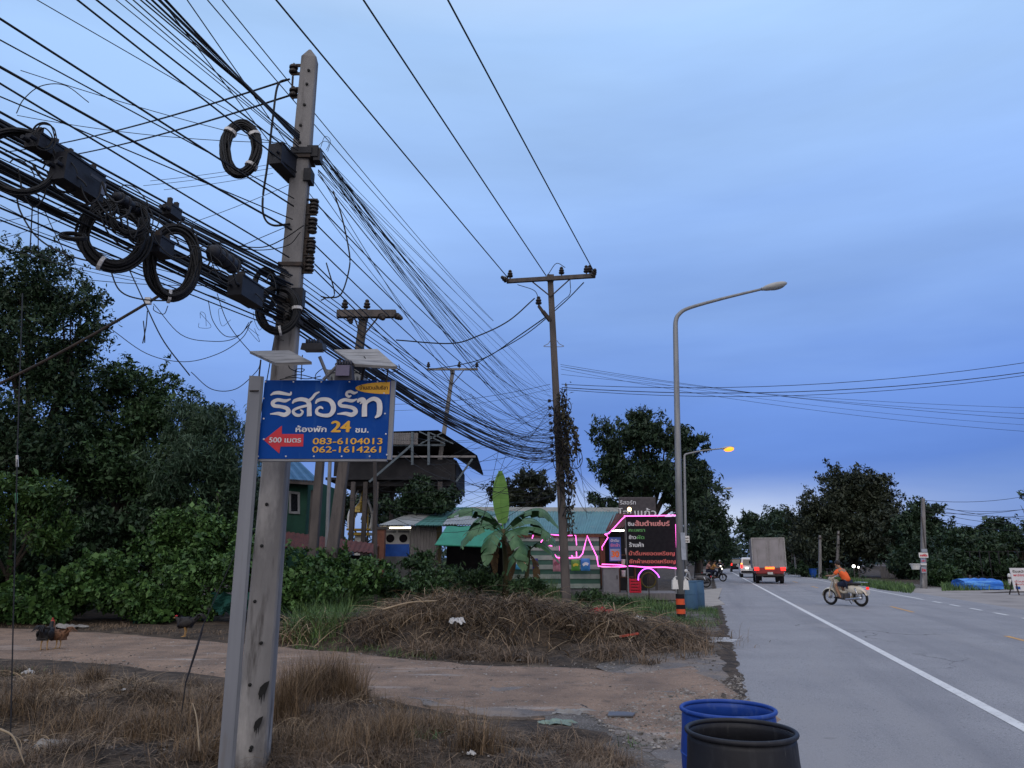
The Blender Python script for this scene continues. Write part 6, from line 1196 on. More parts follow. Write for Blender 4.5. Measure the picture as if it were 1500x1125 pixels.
# ================================================================== right side of the road
def right_pole():
    Y = G(1352, 862)[1]; b = at(1352.5, 862, Y); b[2] = 0; r = thing('utility_pole', 'pale concrete pole plastered with small notices on the right roadside', 'utility pole', b); t = at(1352, 730, Y); q = MB(); shaft(q, b - ZUP * .2, t, .30, .16); part('shaft', q, M_conc, r); q = MB(); q.box((b + t) / 2 + np.array([.02, -.14, .5]), (.05, .04, 2.0)); part('slot', q, M_conc_dk, r)
    for (x0, y0, x1, y1, m, s) in ((1350, 804, 1358, 808.5, 'notice_grey', None), (1346.5, 809.5, 1359, 817, 'enamel_white', 'ขายที่ดิน'), (1349.5, 818, 1355.5, 824.5, 'poster_pale', 'เช่า'), (1349, 825, 1357, 828, 'enamel_white', None), (1350, 830, 1356, 839.5, 'notice_grey', 'ด่วน')):
        a, c = at(x0, y1, Y - .2), at(x1, y0, Y - .2); q = MB(); q.box((a + c) / 2, (c[0] - a[0], .02, c[2] - a[2])); o = part('notice', q, MATS[m], r)
        if s: q = MB(); w, h = c[0] - a[0], c[2] - a[2]; write(q, s, a + NY * .012, UX, ZUP, NY, w * .1, w * .9, h * .25, h * .45, .14, .002); part('lettering', q, M_red, o)
    q = MB(); c = at(1341, 829, Y - .2); q.lathe([(.20, -.2), (.27, .08), (.30, .1), (.27, .1), (.19, -.18)], c, 16); r = thing('plastic_basket', 'white plastic basket fixed beside the notices on the right concrete pole', 'basket', c - ZUP * .2); part('body', q, M_wht, r); q = MB(); q.torus(c + ZUP * .1, .3, .022); part('rim', q, M_wht, r)
right_pole()
def notice_board():
    Y = G(1490, 872)[1]; a, b = at(1488, 866, Y), at(1512, 832, Y); W, H = .95, b[2] - a[2]; o = np.array([a[0] - .05, Y, a[2]]); r = thing('notice_board', 'white notice board with red lettering on an easel at the right edge', 'sign', (o[0] + W / 2, Y, 0)); V = ZUP - UX * .08
    q = MB(); q.prism([(0, 0), (W, 0), (W, H), (0, H)], o + NY * -.03, UX, V, NY, .03); part('panel', q, mat('board_white', (.58, .58, .62), (.5, .5, .54), .6), r); mr_ = mat('board_red', (.5, .04, .06), None, .6)
    for s, y, h, m in (('รับสมัคร', .8, .1, M_ink), ('พนักงาน', .64, .1, mr_), ('ด่วนมาก', .38, .08, mr_), ('ติดต่อที่นี่', .26, .07, mr_)): q = MB(); write(q, s, o, UX, V, NY, W * .1, W * .9, H * y, H * h, .12, .003); part('lettering', q, m, r)
    q = MB(); q.prism([(.08, H * .08), (.3, H * .08), (.3, H * .2), (.08, H * .2)], o, UX, V, NY, .004); part('blue_mark', q, M_bluep, r)
    for x in (.12, W - .12):
        q = MB(); q.beam((o[0] + x, Y - .1, 0), o + UX * x + ZUP * H * .5 + NY * -.05, .04, .04); part('leg', q, M_iron, r); q = MB(); q.beam((o[0] + x, Y + .6, 0), o + UX * x + ZUP * H * .8 + NY * -.06, .04, .04); part('leg', q, M_iron, r)
notice_board()
def tarp_bundle():
    Y = G(1430, 864)[1]; a, b = at(1404, 863, Y), at(1457, 845.5, Y); W, H = b[0] - a[0], b[2] - .0; r = thing('covered_cart', 'low cart covered with a creased bright blue tarpaulin', 'covered cart', ((a[0] + b[0]) / 2, Y, 0)); q = MB(); nu, nv = 40, 22; V = []
    for i in range(nu + 1):
        for j in range(nv + 1):
            u = i / nu; t = j / nv; f = .06 * math.sin(u * 37 + 3 * t) + .05 * math.sin(t * 17 + u * 9); ang = math.pi * t; x = a[0] + W * (u + .015 * math.sin(t * 9)); y = Y - math.cos(ang) * (.65 + .3 * f); z = .05 + (H - .12) * (math.sin(ang) ** .3) * (1 - .10 * (abs(u - .5) * 2) ** 6 - .03 * u) + f * .4 * math.sin(ang); V.append((x, y, z))
    F_ = [(i * (nv + 1) + j, (i + 1) * (nv + 1) + j, (i + 1) * (nv + 1) + j + 1, i * (nv + 1) + j + 1) for i in range(nu) for j in range(nv)]; F_ += [tuple(range(nv, -1, -1)), tuple(nu * (nv + 1) + j for j in range(nv + 1))]; q.add(V, F_); part('tarpaulin', q, layered(mat('tarp_blue', (.02, .14, .55), (.015, .10, .42), .4, scale=3, bump=.8, bscale=5, stretch=(.5, 1, 3)), (.10, .30, .68), 2.2, .5, .62, 2, stretch=(.35, 1, 5)), r)
    for x in (.15, .8): q = MB(); q.lathe([(.05, -.05), (.12, -.05), (.13, 0), (.12, .05), (.05, .05)], (a[0] + W * x, Y - .3, .13), 18, rot('X', R(90))); part('wheel', q, M_blk, r)
    q = MB(); q.beam((a[0] + W, Y, .25), (a[0] + W + .8, Y, .2), .06, .05); part('drawbar', q, M_iron, r)
tarp_bundle()
def small_right():
    Y = G(1192, 846)[1]; a, b = at(1188.5, 846, Y), at(1197, 834, Y); r = thing('blue_bin', 'square blue bin on the grass across the road', 'bin', ((a[0] + b[0]) / 2, Y, 0)); q = MB(); q.box(((a[0] + b[0]) / 2, Y, b[2] / 2), (b[0] - a[0], .5, b[2]), None, 1.08); part('body', q, M_bluep, r); q = MB(); q.box(((a[0] + b[0]) / 2, Y, b[2] + .03), ((b[0] - a[0]) * 1.2, .62, .06)); part('lid', q, M_bluep, r)
    for k, (x, y0, y1, Y, w, dx, lab) in enumerate(((1201, 848, 784, 66, .24, 0, 'pale thin concrete pole behind the blue bin'), (1224, 842, 778, 70, .22, 4, 'leaning pale pole in front of the huge round tree'), (1228, 842, 782, 71, .18, .5, 'upright partner post beside the leaning pale pole'), (1166, 838, 812, 80, .16, -2, 'short grey post right of the box truck'), (1160, 836, 786, 85, .16, 0, 'dark slender pole just right of the box truck'), (1140, 826, 772, 112, .2, -6, 'thin leaning pole above the box truck'))):
        b = at(x, y0, Y); b[2] = 0; r = thing('utility_pole', lab, 'utility pole', b, 0, 'poles across the road'); q = MB(); t = at(x + dx, y1, Y); shaft(q, b - ZUP * .2, t, w, w * .7); part('shaft', q, M_conc if k not in (4,) else M_conc_dk, r); q = MB(); q.box(b + (t - b) * .93, (w * 1.3, w * 1.3, .12)); part('steel_band', q, M_iron, r)
    for k, (x, y0, y1, lab) in enumerate(((1027.5, 850, 752, 'grey concrete post by the roadside tree, left of the pair of motorbike riders'), (1025, 848, 770, 'thinner post just left of the grey concrete post'))):
        Y = 64 + k * 4; b = at(x, y0, Y); b[2] = 0; r = thing('utility_pole', lab, 'utility pole', b); q = MB(); t = at(x, y1, Y); shaft(q, b, t, .28 - .08 * k, .2 - .05 * k); part('shaft', q, M_conc_dk if k else M_conc_old, r)
        q = MB(); q.box(b + (t - b) * .9, (.3, .3, .1)); part('steel_band', q, M_iron, r)
        if k == 0:
            for z in (2.0, 2.35, 2.7): q = MB(); q.ball((b[0] - .1, Y - .3, z), .11, 10, 6); part('bulb', q, E_bulb, r)
    # fence of posts and net right of the signed pole
    Y = 54; r = thing('post_fence', 'dark fence of thin posts with rails behind the blue tarpaulin', 'fence', at(1450, 860, Y) * np.array([1, 1, 0]))
    for k in range(12):
        x = 1392 + k * 14; t = at(x, 806 + (k % 3), Y); q = MB(); q.box((t[0], Y, t[2] / 2), (.06, .06, t[2])); part('post', q, M_sheetdk, r)
    for y in (808, 845): q = MB(); q.beam(at(1390, y, Y), at(1552, y, Y), .03, .03); part('rail', q, M_sheetdk, r)
    Y = 70; r = thing('plank_fence', 'low weathered plank fence under the huge round tree', 'fence', at(1300, 845, Y) * np.array([1, 1, 0]))
    for k in range(11):
        x = 1290 + k * 3.2; t = at(x, 828 + (k * 7 % 5), Y); q = MB(); q.box((t[0], Y, t[2] / 2), (.16, .04, t[2])); part('plank', q, M_plank, r)
    q = MB(); q.beam(at(1288, 836, Y + .06), at(1326, 836, Y + .06), .06, .08); part('rail', q, M_plank, r)
    for k, (x, y, Y) in enumerate(((1250.5, 829.5, 60), (1257.5, 831, 62))):
        p = at(x, y, Y); r = thing('yard_lamp', ('bright white yard lamp just behind the rider in orange', 'smaller yard lamp right of the bright white one')[k], 'lamp', (p[0], Y, 0)); q = MB(); q.ball(p, .12 - .04 * k, 12, 8); part('bulb', q, lamp_mat('lit_white', (1, .96, .86), 5), r); q = MB(); q.tube([(p[0], Y, 0), p], .04, 6); part('post', q, M_conc_dk, r)
    a = at(1205, 838, 78); r = thing('market_stand', 'small stand with blue roof sheet behind the roadside scrub', 'stand', (a[0], 78, 0)); q = MB(); q.box((a[0], 78, 1.45), (2.6, 1.8, .08), rot('X', R(8))); part('roof', q, M_blueroof, r)
    for sx in (-1, 1):
        for sy in (-1, 1): q = MB(); q.box((a[0] + sx * 1.1, 78 + sy * .7, .7), (.08, .08, 1.4)); part('leg', q, M_conc_dk, r)
    q = MB(); q.box((a[0], 78, .7), (2.1, 1.2, .08)); part('counter', q, M_plank, r)
    a = at(1481, 862, 45); r = thing('bollard', 'short white post left of the white notice board', 'bollard', (a[0], 45, 0)); q = MB(); q.lathe([(.09, 0), (.09, .72), (.05, .8), (.01, .82)], (a[0], 45, 0), 12); part('post', q, M_wht, r); q = MB(); q.lathe([(.094, .5), (.094, .62)], (a[0], 45, 0), 12, None, False); part('band', q, M_conc_dk, r)
small_right()
# ================================================================== vehicles
import bmesh
def bevelled(mb, w, seg=2):
    me = mb.mesh('tmp'); bm = bmesh.new(); bm.from_mesh(me); bpy.data.meshes.remove(me); bmesh.ops.remove_doubles(bm, verts=bm.verts, dist=1e-5)
    bmesh.ops.bevel(bm, geom=[e for e in bm.edges if e.is_manifold and e.calc_face_angle(0) > .35], offset=w, segments=seg, affect='EDGES', clamp_overlap=True)
    out = MB(); bm.verts.ensure_lookup_table(); out.add([v.co[:] for v in bm.verts], [[v.index for v in f.verts] for f in bm.faces]); bm.free(); return out
M_tyre = mat('tyre_rubber', (.012, .012, .013), (.02, .02, .02), .85, scale=20, bump=.3); M_rim = mat('wheel_rim', (.30, .30, .31), (.2, .2, .21), .35, .6, scale=9)
M_box = layered(mat('truck_box', (.27, .255, .275), (.22, .21, .225), .5, .2, scale=1.5), (.15, .14, .14), 2.5, .54, .74, 2, stretch=(2, 2, .4)); M_trkred = mat('truck_body', (.26, .035, .04), (.18, .026, .03), .35, scale=3)
E_tail = lamp_mat('lit_tail', (1, .02, .015), 3.2); E_tail2 = lamp_mat('lit_brake_bar', (1, .14, .02), 3.2); E_head = lamp_mat('lit_headlight', (1, .93, .78), 4); E_amber = lamp_mat('lit_amber', (1, .36, .05), 3)
M_glass = mat('car_glass', (.012, .014, .018), None, .08, spec=.7); M_carwhite = mat('car_white', (.62, .62, .64), (.56, .56, .58), .25, scale=2); M_cardark = mat('car_dark', (.02, .021, .025), (.015, .016, .02), .25, scale=2); M_chrome = mat('chrome', (.5, .5, .52), None, .2, .9); M_plate = mat('plate_white', (.5, .5, .5), None, .5)
def wheel(r, x, y, rad, w=.2):
    q = MB(); M = rot('Y', R(90)); q.lathe([(rad * .55, -w / 2), (rad * .93, -w / 2), (rad, -w * .32), (rad, w * .32), (rad * .93, w / 2), (rad * .55, w / 2)], (x, y, rad), 22, M); o = part('wheel', q, M_tyre, r, world=False); q = MB(); q.lathe([(rad * .56, -w * .4), (rad * .5, -w * .52), (rad * .15, -w * .45), (.02, -w * .5)], (x, y, rad), 16, M); q.lathe([(rad * .56, w * .4), (rad * .5, w * .52), (rad * .15, w * .45), (.02, w * .5)], (x, y, rad), 16, M); part('rim', q, M_rim, o, world=False)
def P_(name, boxes, m, r, bev=.0, label=None):
    q = MB()
    for c, s in boxes: q.box(c, s)
    if bev: q = bevelled(q, bev)
    return part(name, q, m, r, world=False, label=label)
def box_truck():
    g = G(1129.5, 855.5); r = thing('box_truck', 'small box truck seen from behind with red tail lights lit', 'truck', (g[0], g[1], .012), -TH); W = 2.16
    P_('cargo_box', [((0, 1.6, 2.02), (W, 3.1, 2.02))], M_box, r, .03)
    for s in (-1, 1):
        o = P_('cargo_door', [((s * W * .235, .035, 2.0), (W * .44, .04, 1.86))], M_box, r, .01)
        P_('lock_bar', [((s * .1, .0, 2.0), (.03, .03, 1.8))], M_rim, o); P_('hinge', [((s * (W / 2 - .05), .005, 1.5), (.06, .03, .08))], M_rim, o); P_('hinge', [((s * (W / 2 - .05), .005, 2.5), (.06, .03, .08))], M_rim, o)
        P_('corner_post', [((s * (W / 2 - .012), .04, 2.02), (.07, .06, 2.06))], M_rim, r)
        P_('tail_light', [((s * (W / 2 - .22), .02, .98), (.30, .05, .22))], E_tail, r); P_('mud_flap', [((s * .72, .62, .38), (.4, .03, .4))], M_blk, r)
    P_('top_rail', [((0, .04, 3.04), (W, .08, .07))], M_rim, r)
    P_('pickup_bed', [((0, 1.5, .84), (1.80, 2.9, .40))], M_trkred, r, .04); P_('tailgate', [((0, .05, .86), (1.62, .05, .36))], M_trkred, r, .02); P_('bumper', [((0, .0, .56), (1.84, .14, .13))], M_iron, r, .03)
    P_('brake_bar', [((0, .012, 1.04), (.60, .04, .14))], E_tail2, r); P_('number_plate', [((0, -.08, .70), (.34, .015, .16))], M_plate, r); P_('chassis', [((0, 2.4, .5), (.8, 4.6, .16))], M_blk, r)
    P_('cab', [((0, 3.95, 1.05), (1.76, 1.7, .8)), ], M_trkred, r, .10); q = MB(); q.box((0, 3.75, 1.68), (1.6, 1.3, .5), None, .86); part('cab_roof', bevelled(q, .05), M_trkred, r, world=False); P_('bonnet', [((0, 5.0, .92), (1.70, .8, .5))], M_trkred, r, .08)
    for s in (-1, 1): wheel(r, s * .80, 1.05, .36, .24); wheel(r, s * .78, 4.6, .35, .22); P_('side_mirror', [((s * 1.02, 4.3, 1.42), (.18, .08, .24))], M_blk, r, .02)
box_truck()
def suv(label, px, py, body, lit, pick=False, rear=True):
    g = G(px, py); r = thing('pickup_car' if pick else 'passenger_car', label, 'car', (g[0], g[1], .012), -TH); W = 1.84
    q = MB(); q.prism([(0, .42), (.02, .95), (.06, 1.02), (3.2, 1.04), (4.35, .92), (4.5, .62), (4.45, .38), (.1, .34)], (-W / 2, 0, 0), (0, 1, 0), ZUP, (1, 0, 0), W); part('body', bevelled(q, .07), body, r, world=False)
    y0 = .12 if not pick else 1.5; q = MB(); prof = [(y0, 1.0), (y0 + .22, 1.72), (y0 + .5, 1.80), (2.5, 1.78), (3.35, 1.02)]; a = [(y, z) for y, z in prof]
    V = [(-(W / 2 - .03 - .16 * max(0, z - 1.02) / .78), y, z) for y, z in a] + [((W / 2 - .03 - .16 * max(0, z - 1.02) / .78), y, z) for y, z in a]; n = len(a); q.add(V, [tuple(range(n - 1, -1, -1)), tuple(range(n, 2 * n))] + [(i, (i + 1) % n, n + (i + 1) % n, n + i) for i in range(n)]); part('cabin', bevelled(q, .05), body, r, world=False)
    q = MB(); z0, z1 = 1.1, 1.62; yy = lambda z: y0 + .22 * (z - 1.0) / .72 - .015; q.add([(-.70, yy(z0), z0), (.70, yy(z0), z0), (.62, yy(z1), z1), (-.62, yy(z1), z1), (-.70, yy(z0) + .03, z0), (.70, yy(z0) + .03, z0), (.62, yy(z1) + .03, z1), (-.62, yy(z1) + .03, z1)], [(0, 1, 2, 3), (7, 6, 5, 4), (0, 4, 5, 1), (2, 6, 7, 3), (1, 5, 6, 2), (3, 7, 4, 0)]); part('rear_window', q, M_glass, r, world=False)
    for s in (-1, 1):
        q = MB(); x = lambda z: s * (W / 2 - .02 - .16 * max(0, z - 1.02) / .78 + .004); V = [(x(1.1), y0 + .35, 1.1), (x(1.1), 3.05, 1.1), (x(1.62), 2.5, 1.62), (x(1.62), y0 + .45, 1.62)]; q.add(V + [(v[0] - s * .03, v[1], v[2]) for v in V], [(0, 1, 2, 3), (7, 6, 5, 4), (0, 4, 5, 1), (2, 6, 7, 3), (1, 5, 6, 2), (3, 7, 4, 0)]); part('side_window', q, M_glass, r, world=False)
        P_('tail_light', [((s * (W / 2 - .13), .0, 1.0 if not lit == 'high' else 1.25), (.16, .06, .30))], E_tail if lit else M_red, r, .01); wheel(r, s * .80, .85, .35, .24); wheel(r, s * .80, 3.6, .35, .24); P_('side_mirror', [((s * .99, 2.95, 1.15), (.16, .1, .14))], body, r, .02)
        if lit == 'amber': P_('indicator', [((s * (W / 2 - .13), .0, 1.24), (.14, .06, .1))], E_amber, r)
    P_('bumper', [((0, -.02, .52), (W * .94, .18, .18))], M_blk, r, .03); P_('number_plate', [((0, -.035 - .0, .80), (.36, .02, .14))], M_plate, r)
    if lit == 'amber': P_('rear_white_patch', [((-.35, -.02, .86), (.24, .06, .12))], E_head, r)  # white emissive patch on the left of the rear
    if pick: P_('tailgate', [((0, -.01, .82), (1.5, .04, .36))], body, r, .02)
    return r
suv('white car half hidden by the box truck, its lights glowing', 1101, 846.5, M_carwhite, 'amber'); suv('dark pickup farther down the road ahead of the white car', 1081.5, 838.3, M_cardark, True, True); suv('tiny pale car farthest away on the road', 1068.5, 829.6, M_carwhite, False)

def skin(name, joints, edges, m, parent, sub=2):
    me = bpy.data.meshes.new(name); keys = list(joints); me.from_pydata([joints[k][0] for k in keys], [(keys.index(a), keys.index(b)) for a, b in edges], []); o = bpy.data.objects.new(name, me); COL.objects.link(o)
    md = o.modifiers.new('skin', 'SKIN'); md.use_smooth_shade = True; md.branch_smoothing = .6
    for i, k in enumerate(keys): v = me.skin_vertices[0].data[i]; rr = joints[k][1]; v.radius = rr if hasattr(rr, '__len__') else (rr, rr); v.use_root = i == 0
    o.modifiers.new('sub', 'SUBSURF').levels = sub; bpy.context.view_layer.update(); ev = bpy.data.meshes.new_from_object(o.evaluated_get(bpy.context.evaluated_depsgraph_get())); bpy.data.objects.remove(o); bpy.data.meshes.remove(me); ev.materials.clear(); ev.materials.append(m); ev.polygons.foreach_set('use_smooth', [True] * len(ev.polygons)); ev.name = name; return link(name, ev, parent)
M_skin = mat('skin_tan', (.30, .17, .11), (.25, .14, .09), .6, scale=8); M_hair = mat('hair_black', (.012, .010, .010), (.02, .016, .015), .6, scale=30)
def rider(label, loc, rz, shirt, shorts, lean=.12, back=0.0, helmet=None, long_trousers=False, hands=(.46, .30, 1.02)):
    r = thing('person', label, 'person', loc, rz); b = back; hx, hy, hz_ = hands
    J = {'pelvis': ((-.15 - b, 0, .80), (.125, .14)), 'waist': ((-.13 - b + lean * .3, 0, .96), (.11, .135)), 'chest': ((-.12 - b + lean, 0, 1.14), (.12, .165)), 'neckb': ((-.10 - b + lean * 1.3, 0, 1.26), (.065, .07)), 'neck': ((-.08 - b + lean * 1.5, 0, 1.33), (.055, .055)), 'head': ((-.05 - b + lean * 1.7, 0, 1.41), (.085, .08)), 'crown': ((-.05 - b + lean * 1.7, 0, 1.49), (.075, .07))}
    E = [('pelvis', 'waist'), ('waist', 'chest'), ('chest', 'neckb'), ('neckb', 'neck'), ('neck', 'head'), ('head', 'crown')]
    for s, n in ((-1, 'l'), (1, 'r')):
        sh = np.array([-.11 - b + lean * 1.15, s * .19, 1.22]); h = np.array([hx, s * hy, hz_]); el = (sh + h) / 2 + np.array([-.06, s * .06, -.10])
        J.update({n + 'sh': (tuple(sh), .062), n + 'el': (tuple(el), .043), n + 'wr': (tuple(h + np.array([-.09, 0, .01])), .030), n + 'pa': (tuple(h + np.array([-.02, 0, .01])), (.034, .022)), n + 'hip': ((-.10 - b, s * .10, .76), .095), n + 'kn': ((.22 - b, s * .17, .72), .062), n + 'ca': ((.17 - b, s * .17, .52), .055), n + 'an': ((.10 - b, s * .16, .34), .038), n + 'he': ((.06 - b, s * .16, .29), .036), n + 'to': ((.28 - b, s * .17, .285), (.035, .028))})
        E += [('chest', n + 'sh'), (n + 'sh', n + 'el'), (n + 'el', n + 'wr'), (n + 'wr', n + 'pa'), ('pelvis', n + 'hip'), (n + 'hip', n + 'kn'), (n + 'kn', n + 'ca'), (n + 'ca', n + 'an'), (n + 'an', n + 'he'), (n + 'he', n + 'to')]
        for f in range(4):
            a = h + np.array([.025, s * (-.03 + f * .02), .015]); J[n + 'f%d' % f] = (tuple(a), .010); J[n + 'g%d' % f] = (tuple(a + np.array([.025 - .003 * abs(f - 1), 0, -.03])), .009); E += [(n + 'pa', n + 'f%d' % f), (n + 'f%d' % f, n + 'g%d' % f)]
        J[n + 't'] = (tuple(h + np.array([0, -s * .035, -.025])), .010); E.append((n + 'pa', n + 't'))
    body = skin('body', J, E, M_skin, r)
    def sub(name, keys, grow, m, extra=None):
        K = {k: (J[k][0], tuple(np.atleast_1d(J[k][1]) * grow) if hasattr(J[k][1], '__len__') else J[k][1] * grow) for k in keys}
        if extra: K.update(extra)
        return skin(name, K, [e for e in E if e[0] in K and e[1] in K] + ([('lsh', 'lsl'), ('rsh', 'rsl')] if extra and 'lsl' in extra else []) + ([(s + 'hip', s + 'th') for s in 'lr'] if extra and 'lth' in extra else []), m, r)
    mid = lambda a, c, t: tuple(np.array(J[a][0]) * (1 - t) + np.array(J[c][0]) * t)
    sub('shirt', ['pelvis', 'waist', 'chest', 'neckb', 'lsh', 'rsh'], 1.30, shirt, {n + 'sl': (mid(n + 'sh', n + 'el', .75), .070) for n in 'lr'})
    if long_trousers: sub('trousers', ['pelvis', 'lhip', 'rhip', 'lkn', 'rkn', 'lca', 'rca', 'lan', 'ran'], 1.17, shorts)
    else: sub('shorts', ['pelvis', 'lhip', 'rhip'], 1.2, shorts, {n + 'th': (mid(n + 'hip', n + 'kn', .85), .092) for n in 'lr'})
    hd = np.array(J['head'][0]) + np.array([0, 0, .04]); q = MB(); q.ball(hd + np.array([-.012, 0, .028]), (.108, .092, .10), 16, 10)
    part('helmet' if helmet else 'hair', q, helmet or M_hair, r, True, world=False)
    q = MB(); q.ball(hd + np.array([.098, 0, -.035]), (.018, .013, .02), 8, 6); part('nose', q, M_skin, r, True, world=False)
    for s in (-1, 1):
        q = MB(); q.ball(hd + np.array([.082, s * .032, -.012]), .010, 8, 6); part('eye', q, M_hair, r, world=False); q = MB(); q.ball(hd + np.array([-.005, s * .088, -.03]), (.02, .008, .03), 8, 6); part('ear', q, M_skin, r, world=False)
        q = MB(); a = np.array(J[('l' if s < 0 else 'r') + 'to'][0]); q.ball(a + np.array([-.07, 0, -.012]), (.15, .05, .035), 12, 6); part('shoe', q, M_blk, r, True, world=False)
    q = MB(); q.ball(hd + np.array([.088, 0, -.07]), (.006, .024, .006), 8, 4); part('mouth', q, mat('lips', (.22, .08, .07)), r, world=False)
    return r
def moto(label, loc, rz, body, seat, kind='cub', headlit=False, taillit=False):
    """small motorcycle facing +x"""
    r = thing('motorcycle', label, 'motorcycle', loc, rz); rad = .285; fx, bx = .61, -.60; S = lambda n, pts, rr, m, sub=8: part(n, MB().tube(pts, rr, sub), m, r, True, world=False)
    for x in (fx, bx):
        q = MB(); M = rot('X', R(90)); q.torus((x, 0, rad), rad - .04, .042, M, 32, 8); o = part('wheel', q, M_tyre, r, True, world=False); q = MB(); q.torus((x, 0, rad), rad - .085, .014, M, 28, 6); part('rim', q, M_rim, o, True, world=False)
        q = MB()
        for k in range(14): a = k * math.pi / 7; q.tube([(x, .02 * (-1) ** k, rad), (x + math.cos(a) * (rad - .085), 0, rad + math.sin(a) * (rad - .085))], .004, 4)
        q.lathe([(.05, -.05), (.06, 0), (.05, .05)], (x, 0, rad), 12, M); part('spokes', q, M_rim, o, world=False)
    def fender(name, x, a0, a1, w, rr):
        q = MB(); V = []; n = 14
        for k in range(n + 1):
            a = a0 + (a1 - a0) * k / n
            for j in range(5): t = (j - 2) / 2; V.append((x + math.cos(a) * (rr - .05 * t * t), t * w, rad + math.sin(a) * (rr - .05 * t * t)))
        q.add(V, [(k * 5 + j, (k + 1) * 5 + j, (k + 1) * 5 + j + 1, k * 5 + j + 1) for k in range(n) for j in range(4)]); q.add(np.array(V) * np.array([1, .94, 1]) - np.array([0, 0, .006]), [(k * 5 + j + 1, (k + 1) * 5 + j + 1, (k + 1) * 5 + j, k * 5 + j) for k in range(n) for j in range(4)]); part(name, q, body, r, True, world=False)
    fender('front_fender', fx, R(5), R(185), .075, rad + .05); fender('rear_fender', bx, R(-25), R(160), .10, rad + .055)
    for s in (-1, 1): S('fork', smooth_path([(fx, s * .075, rad), (fx - .05, s * .07, rad + .25), (.42, s * .05, .86)], 5), .022, body if kind == 'cub' else M_chrome)
    S('handlebar', smooth_path([(.38, -.31, .98), (.43, -.2, 1.01), (.45, 0, .96), (.43, .2, 1.01), (.38, .31, .98)], 6), .014, M_chrome)
    for s in (-1, 1): S('grip', [(.385, s * .30, .985), (.36, s * .40, .965)], .018, M_blk); S('mirror_stem', smooth_path([(.40, s * .24, 1.0), (.42, s * .30, 1.12), (.41, s * .33, 1.2)], 5), .006, M_chrome); q = MB(); q.ball((.405, s * .345, 1.23), (.015, .055, .04), 12, 6); part('mirror', q, M_blk, r, True, world=False)
    q = MB(); q.ball((.50, 0, .93), (.11, .10, .10), 14, 10); o = part('headlight_cowl', q, body, r, True, world=False); q = MB(); q.ball((.575, 0, .93), (.04, .075, .075), 14, 8); part('headlight', q, E_head if headlit else mat('clear_lens', (.4, .4, .42), None, .1), o, True, world=False)
    q = MB()                                                             # leg shield: curved sheet from the steering head to the footboard
    V = []; prof = [(.42, .90, .10), (.38, .76, .19), (.35, .60, .235), (.29, .42, .24), (.16, .28, .20)]
    for x, z, w in prof:
        for j in range(7): t = (j - 3) / 3; V.append((x - .07 * t * t, t * w, z))
    n = len(prof); f = [(k * 7 + j, (k + 1) * 7 + j, (k + 1) * 7 + j + 1, k * 7 + j + 1) for k in range(n - 1) for j in range(6)]; q.add(V, f); q.add(np.array(V) + np.array([-.018, 0, 0]), [tuple(reversed(x)) for x in f]); part('leg_shield', q, body, r, True, world=False)
    S('frame_tube', smooth_path([(.38, 0, .78), (.22, 0, .52), (0, 0, .46), (-.25, 0, .58)], 6), np.linspace(.05, .06, 19), body)
    q = MB(); q.ball((-.38, 0, .57), (.40, .125, .165), 18, 10, rot('Y', R(-8))); part('rear_body', q, body, r, True, world=False)
    q = MB(); q.ball((-.20, 0, .735), (.24, .125, .06), 16, 8); q.ball((-.44, 0, .755), (.22, .13, .055), 16, 8); part('seat', q, seat, r, True, world=False)
    q = MB(); q.box((.02, 0, .33), (.30, .20, .20)); q.lathe([(.085, -.16), (.09, 0), (.085, .16)], (.05, 0, .33), 14, rot('X', R(90))); q.tube([(.12, 0, .36), (.30, 0, .36)], .065, 12); part('engine', q, mat('engine_grey', (.14, .14, .145), (.08, .08, .085), .5, .5, scale=9), r, world=False)
    S('exhaust', smooth_path([(.25, .10, .30), (.05, .13, .22), (-.2, .15, .23), (-.75, .16, .30)], 6), np.concatenate([np.linspace(.02, .02, 10), np.linspace(.04, .045, 9)]), M_chrome if kind == 'cub' else M_blk)
    P_('chain_case', [((-.30, -.10, .29), (.58, .04, .09))], body, r, .015); P_('footrest', [((.10, 0, .25), (.05, .52, .03))], M_blk, r)
    q = MB(); q.tube(smooth_path([(-.50, -.10, .83), (-.85, -.10, .82), (-.87, 0, .82), (-.85, .10, .82), (-.50, .10, .83)], 5), .010, 6); q.tube([(-.7, -.1, .83), (-.7, .1, .83)], .008, 6); part('carrier', q, M_chrome, r, world=False)
    P_('tail_light', [((-.90, 0, .62), (.06, .12, .09))], lamp_mat('lit_small_tail', (.9, .03, .02), .8) if taillit else M_red, r, .015); P_('number_plate', [((-.92, 0, .50), (.012, .16, .14))], M_plate, r); S('shock_absorber', [(bx, .11, rad + .02), (-.48, .11, .62)], .03, M_chrome); S('shock_absorber', [(bx, -.11, rad + .02), (-.48, -.11, .62)], .03, M_chrome)
    S('kick_stand', [(.0, -.1, .28), (-.12, -.16, .06)], .012, M_blk)
    return r
M_cream = mat('cream_paint', (.56, .52, .44), (.50, .46, .38), .3, scale=4); M_seatdk = mat('seat_dark', (.016, .014, .014), None, .5); M_or = mat('shirt_orange', (.72, .13, .035), (.62, .10, .03), .85, scale=9, bump=.2); M_navy = mat('shorts_navy', (.018, .024, .05), None, .9)
a, b = G(1214.5, 886.3), G(1266, 889.3); c = (a + b) / 2; hd = math.atan2(a[1] - b[1], a[0] - b[0])
moto('cream step-through motorcycle crossing the road under the rider in orange', (c[0], c[1], .012), hd, M_cream, M_seatdk, 'cub', False, True)
rider('person in orange shirt and dark shorts riding the cream motorcycle', (c[0], c[1], .012), hd, M_or, M_navy, .15)
M_sc = mat('scooter_grey', (.10, .10, .11), (.07, .07, .08), .3, scale=4)
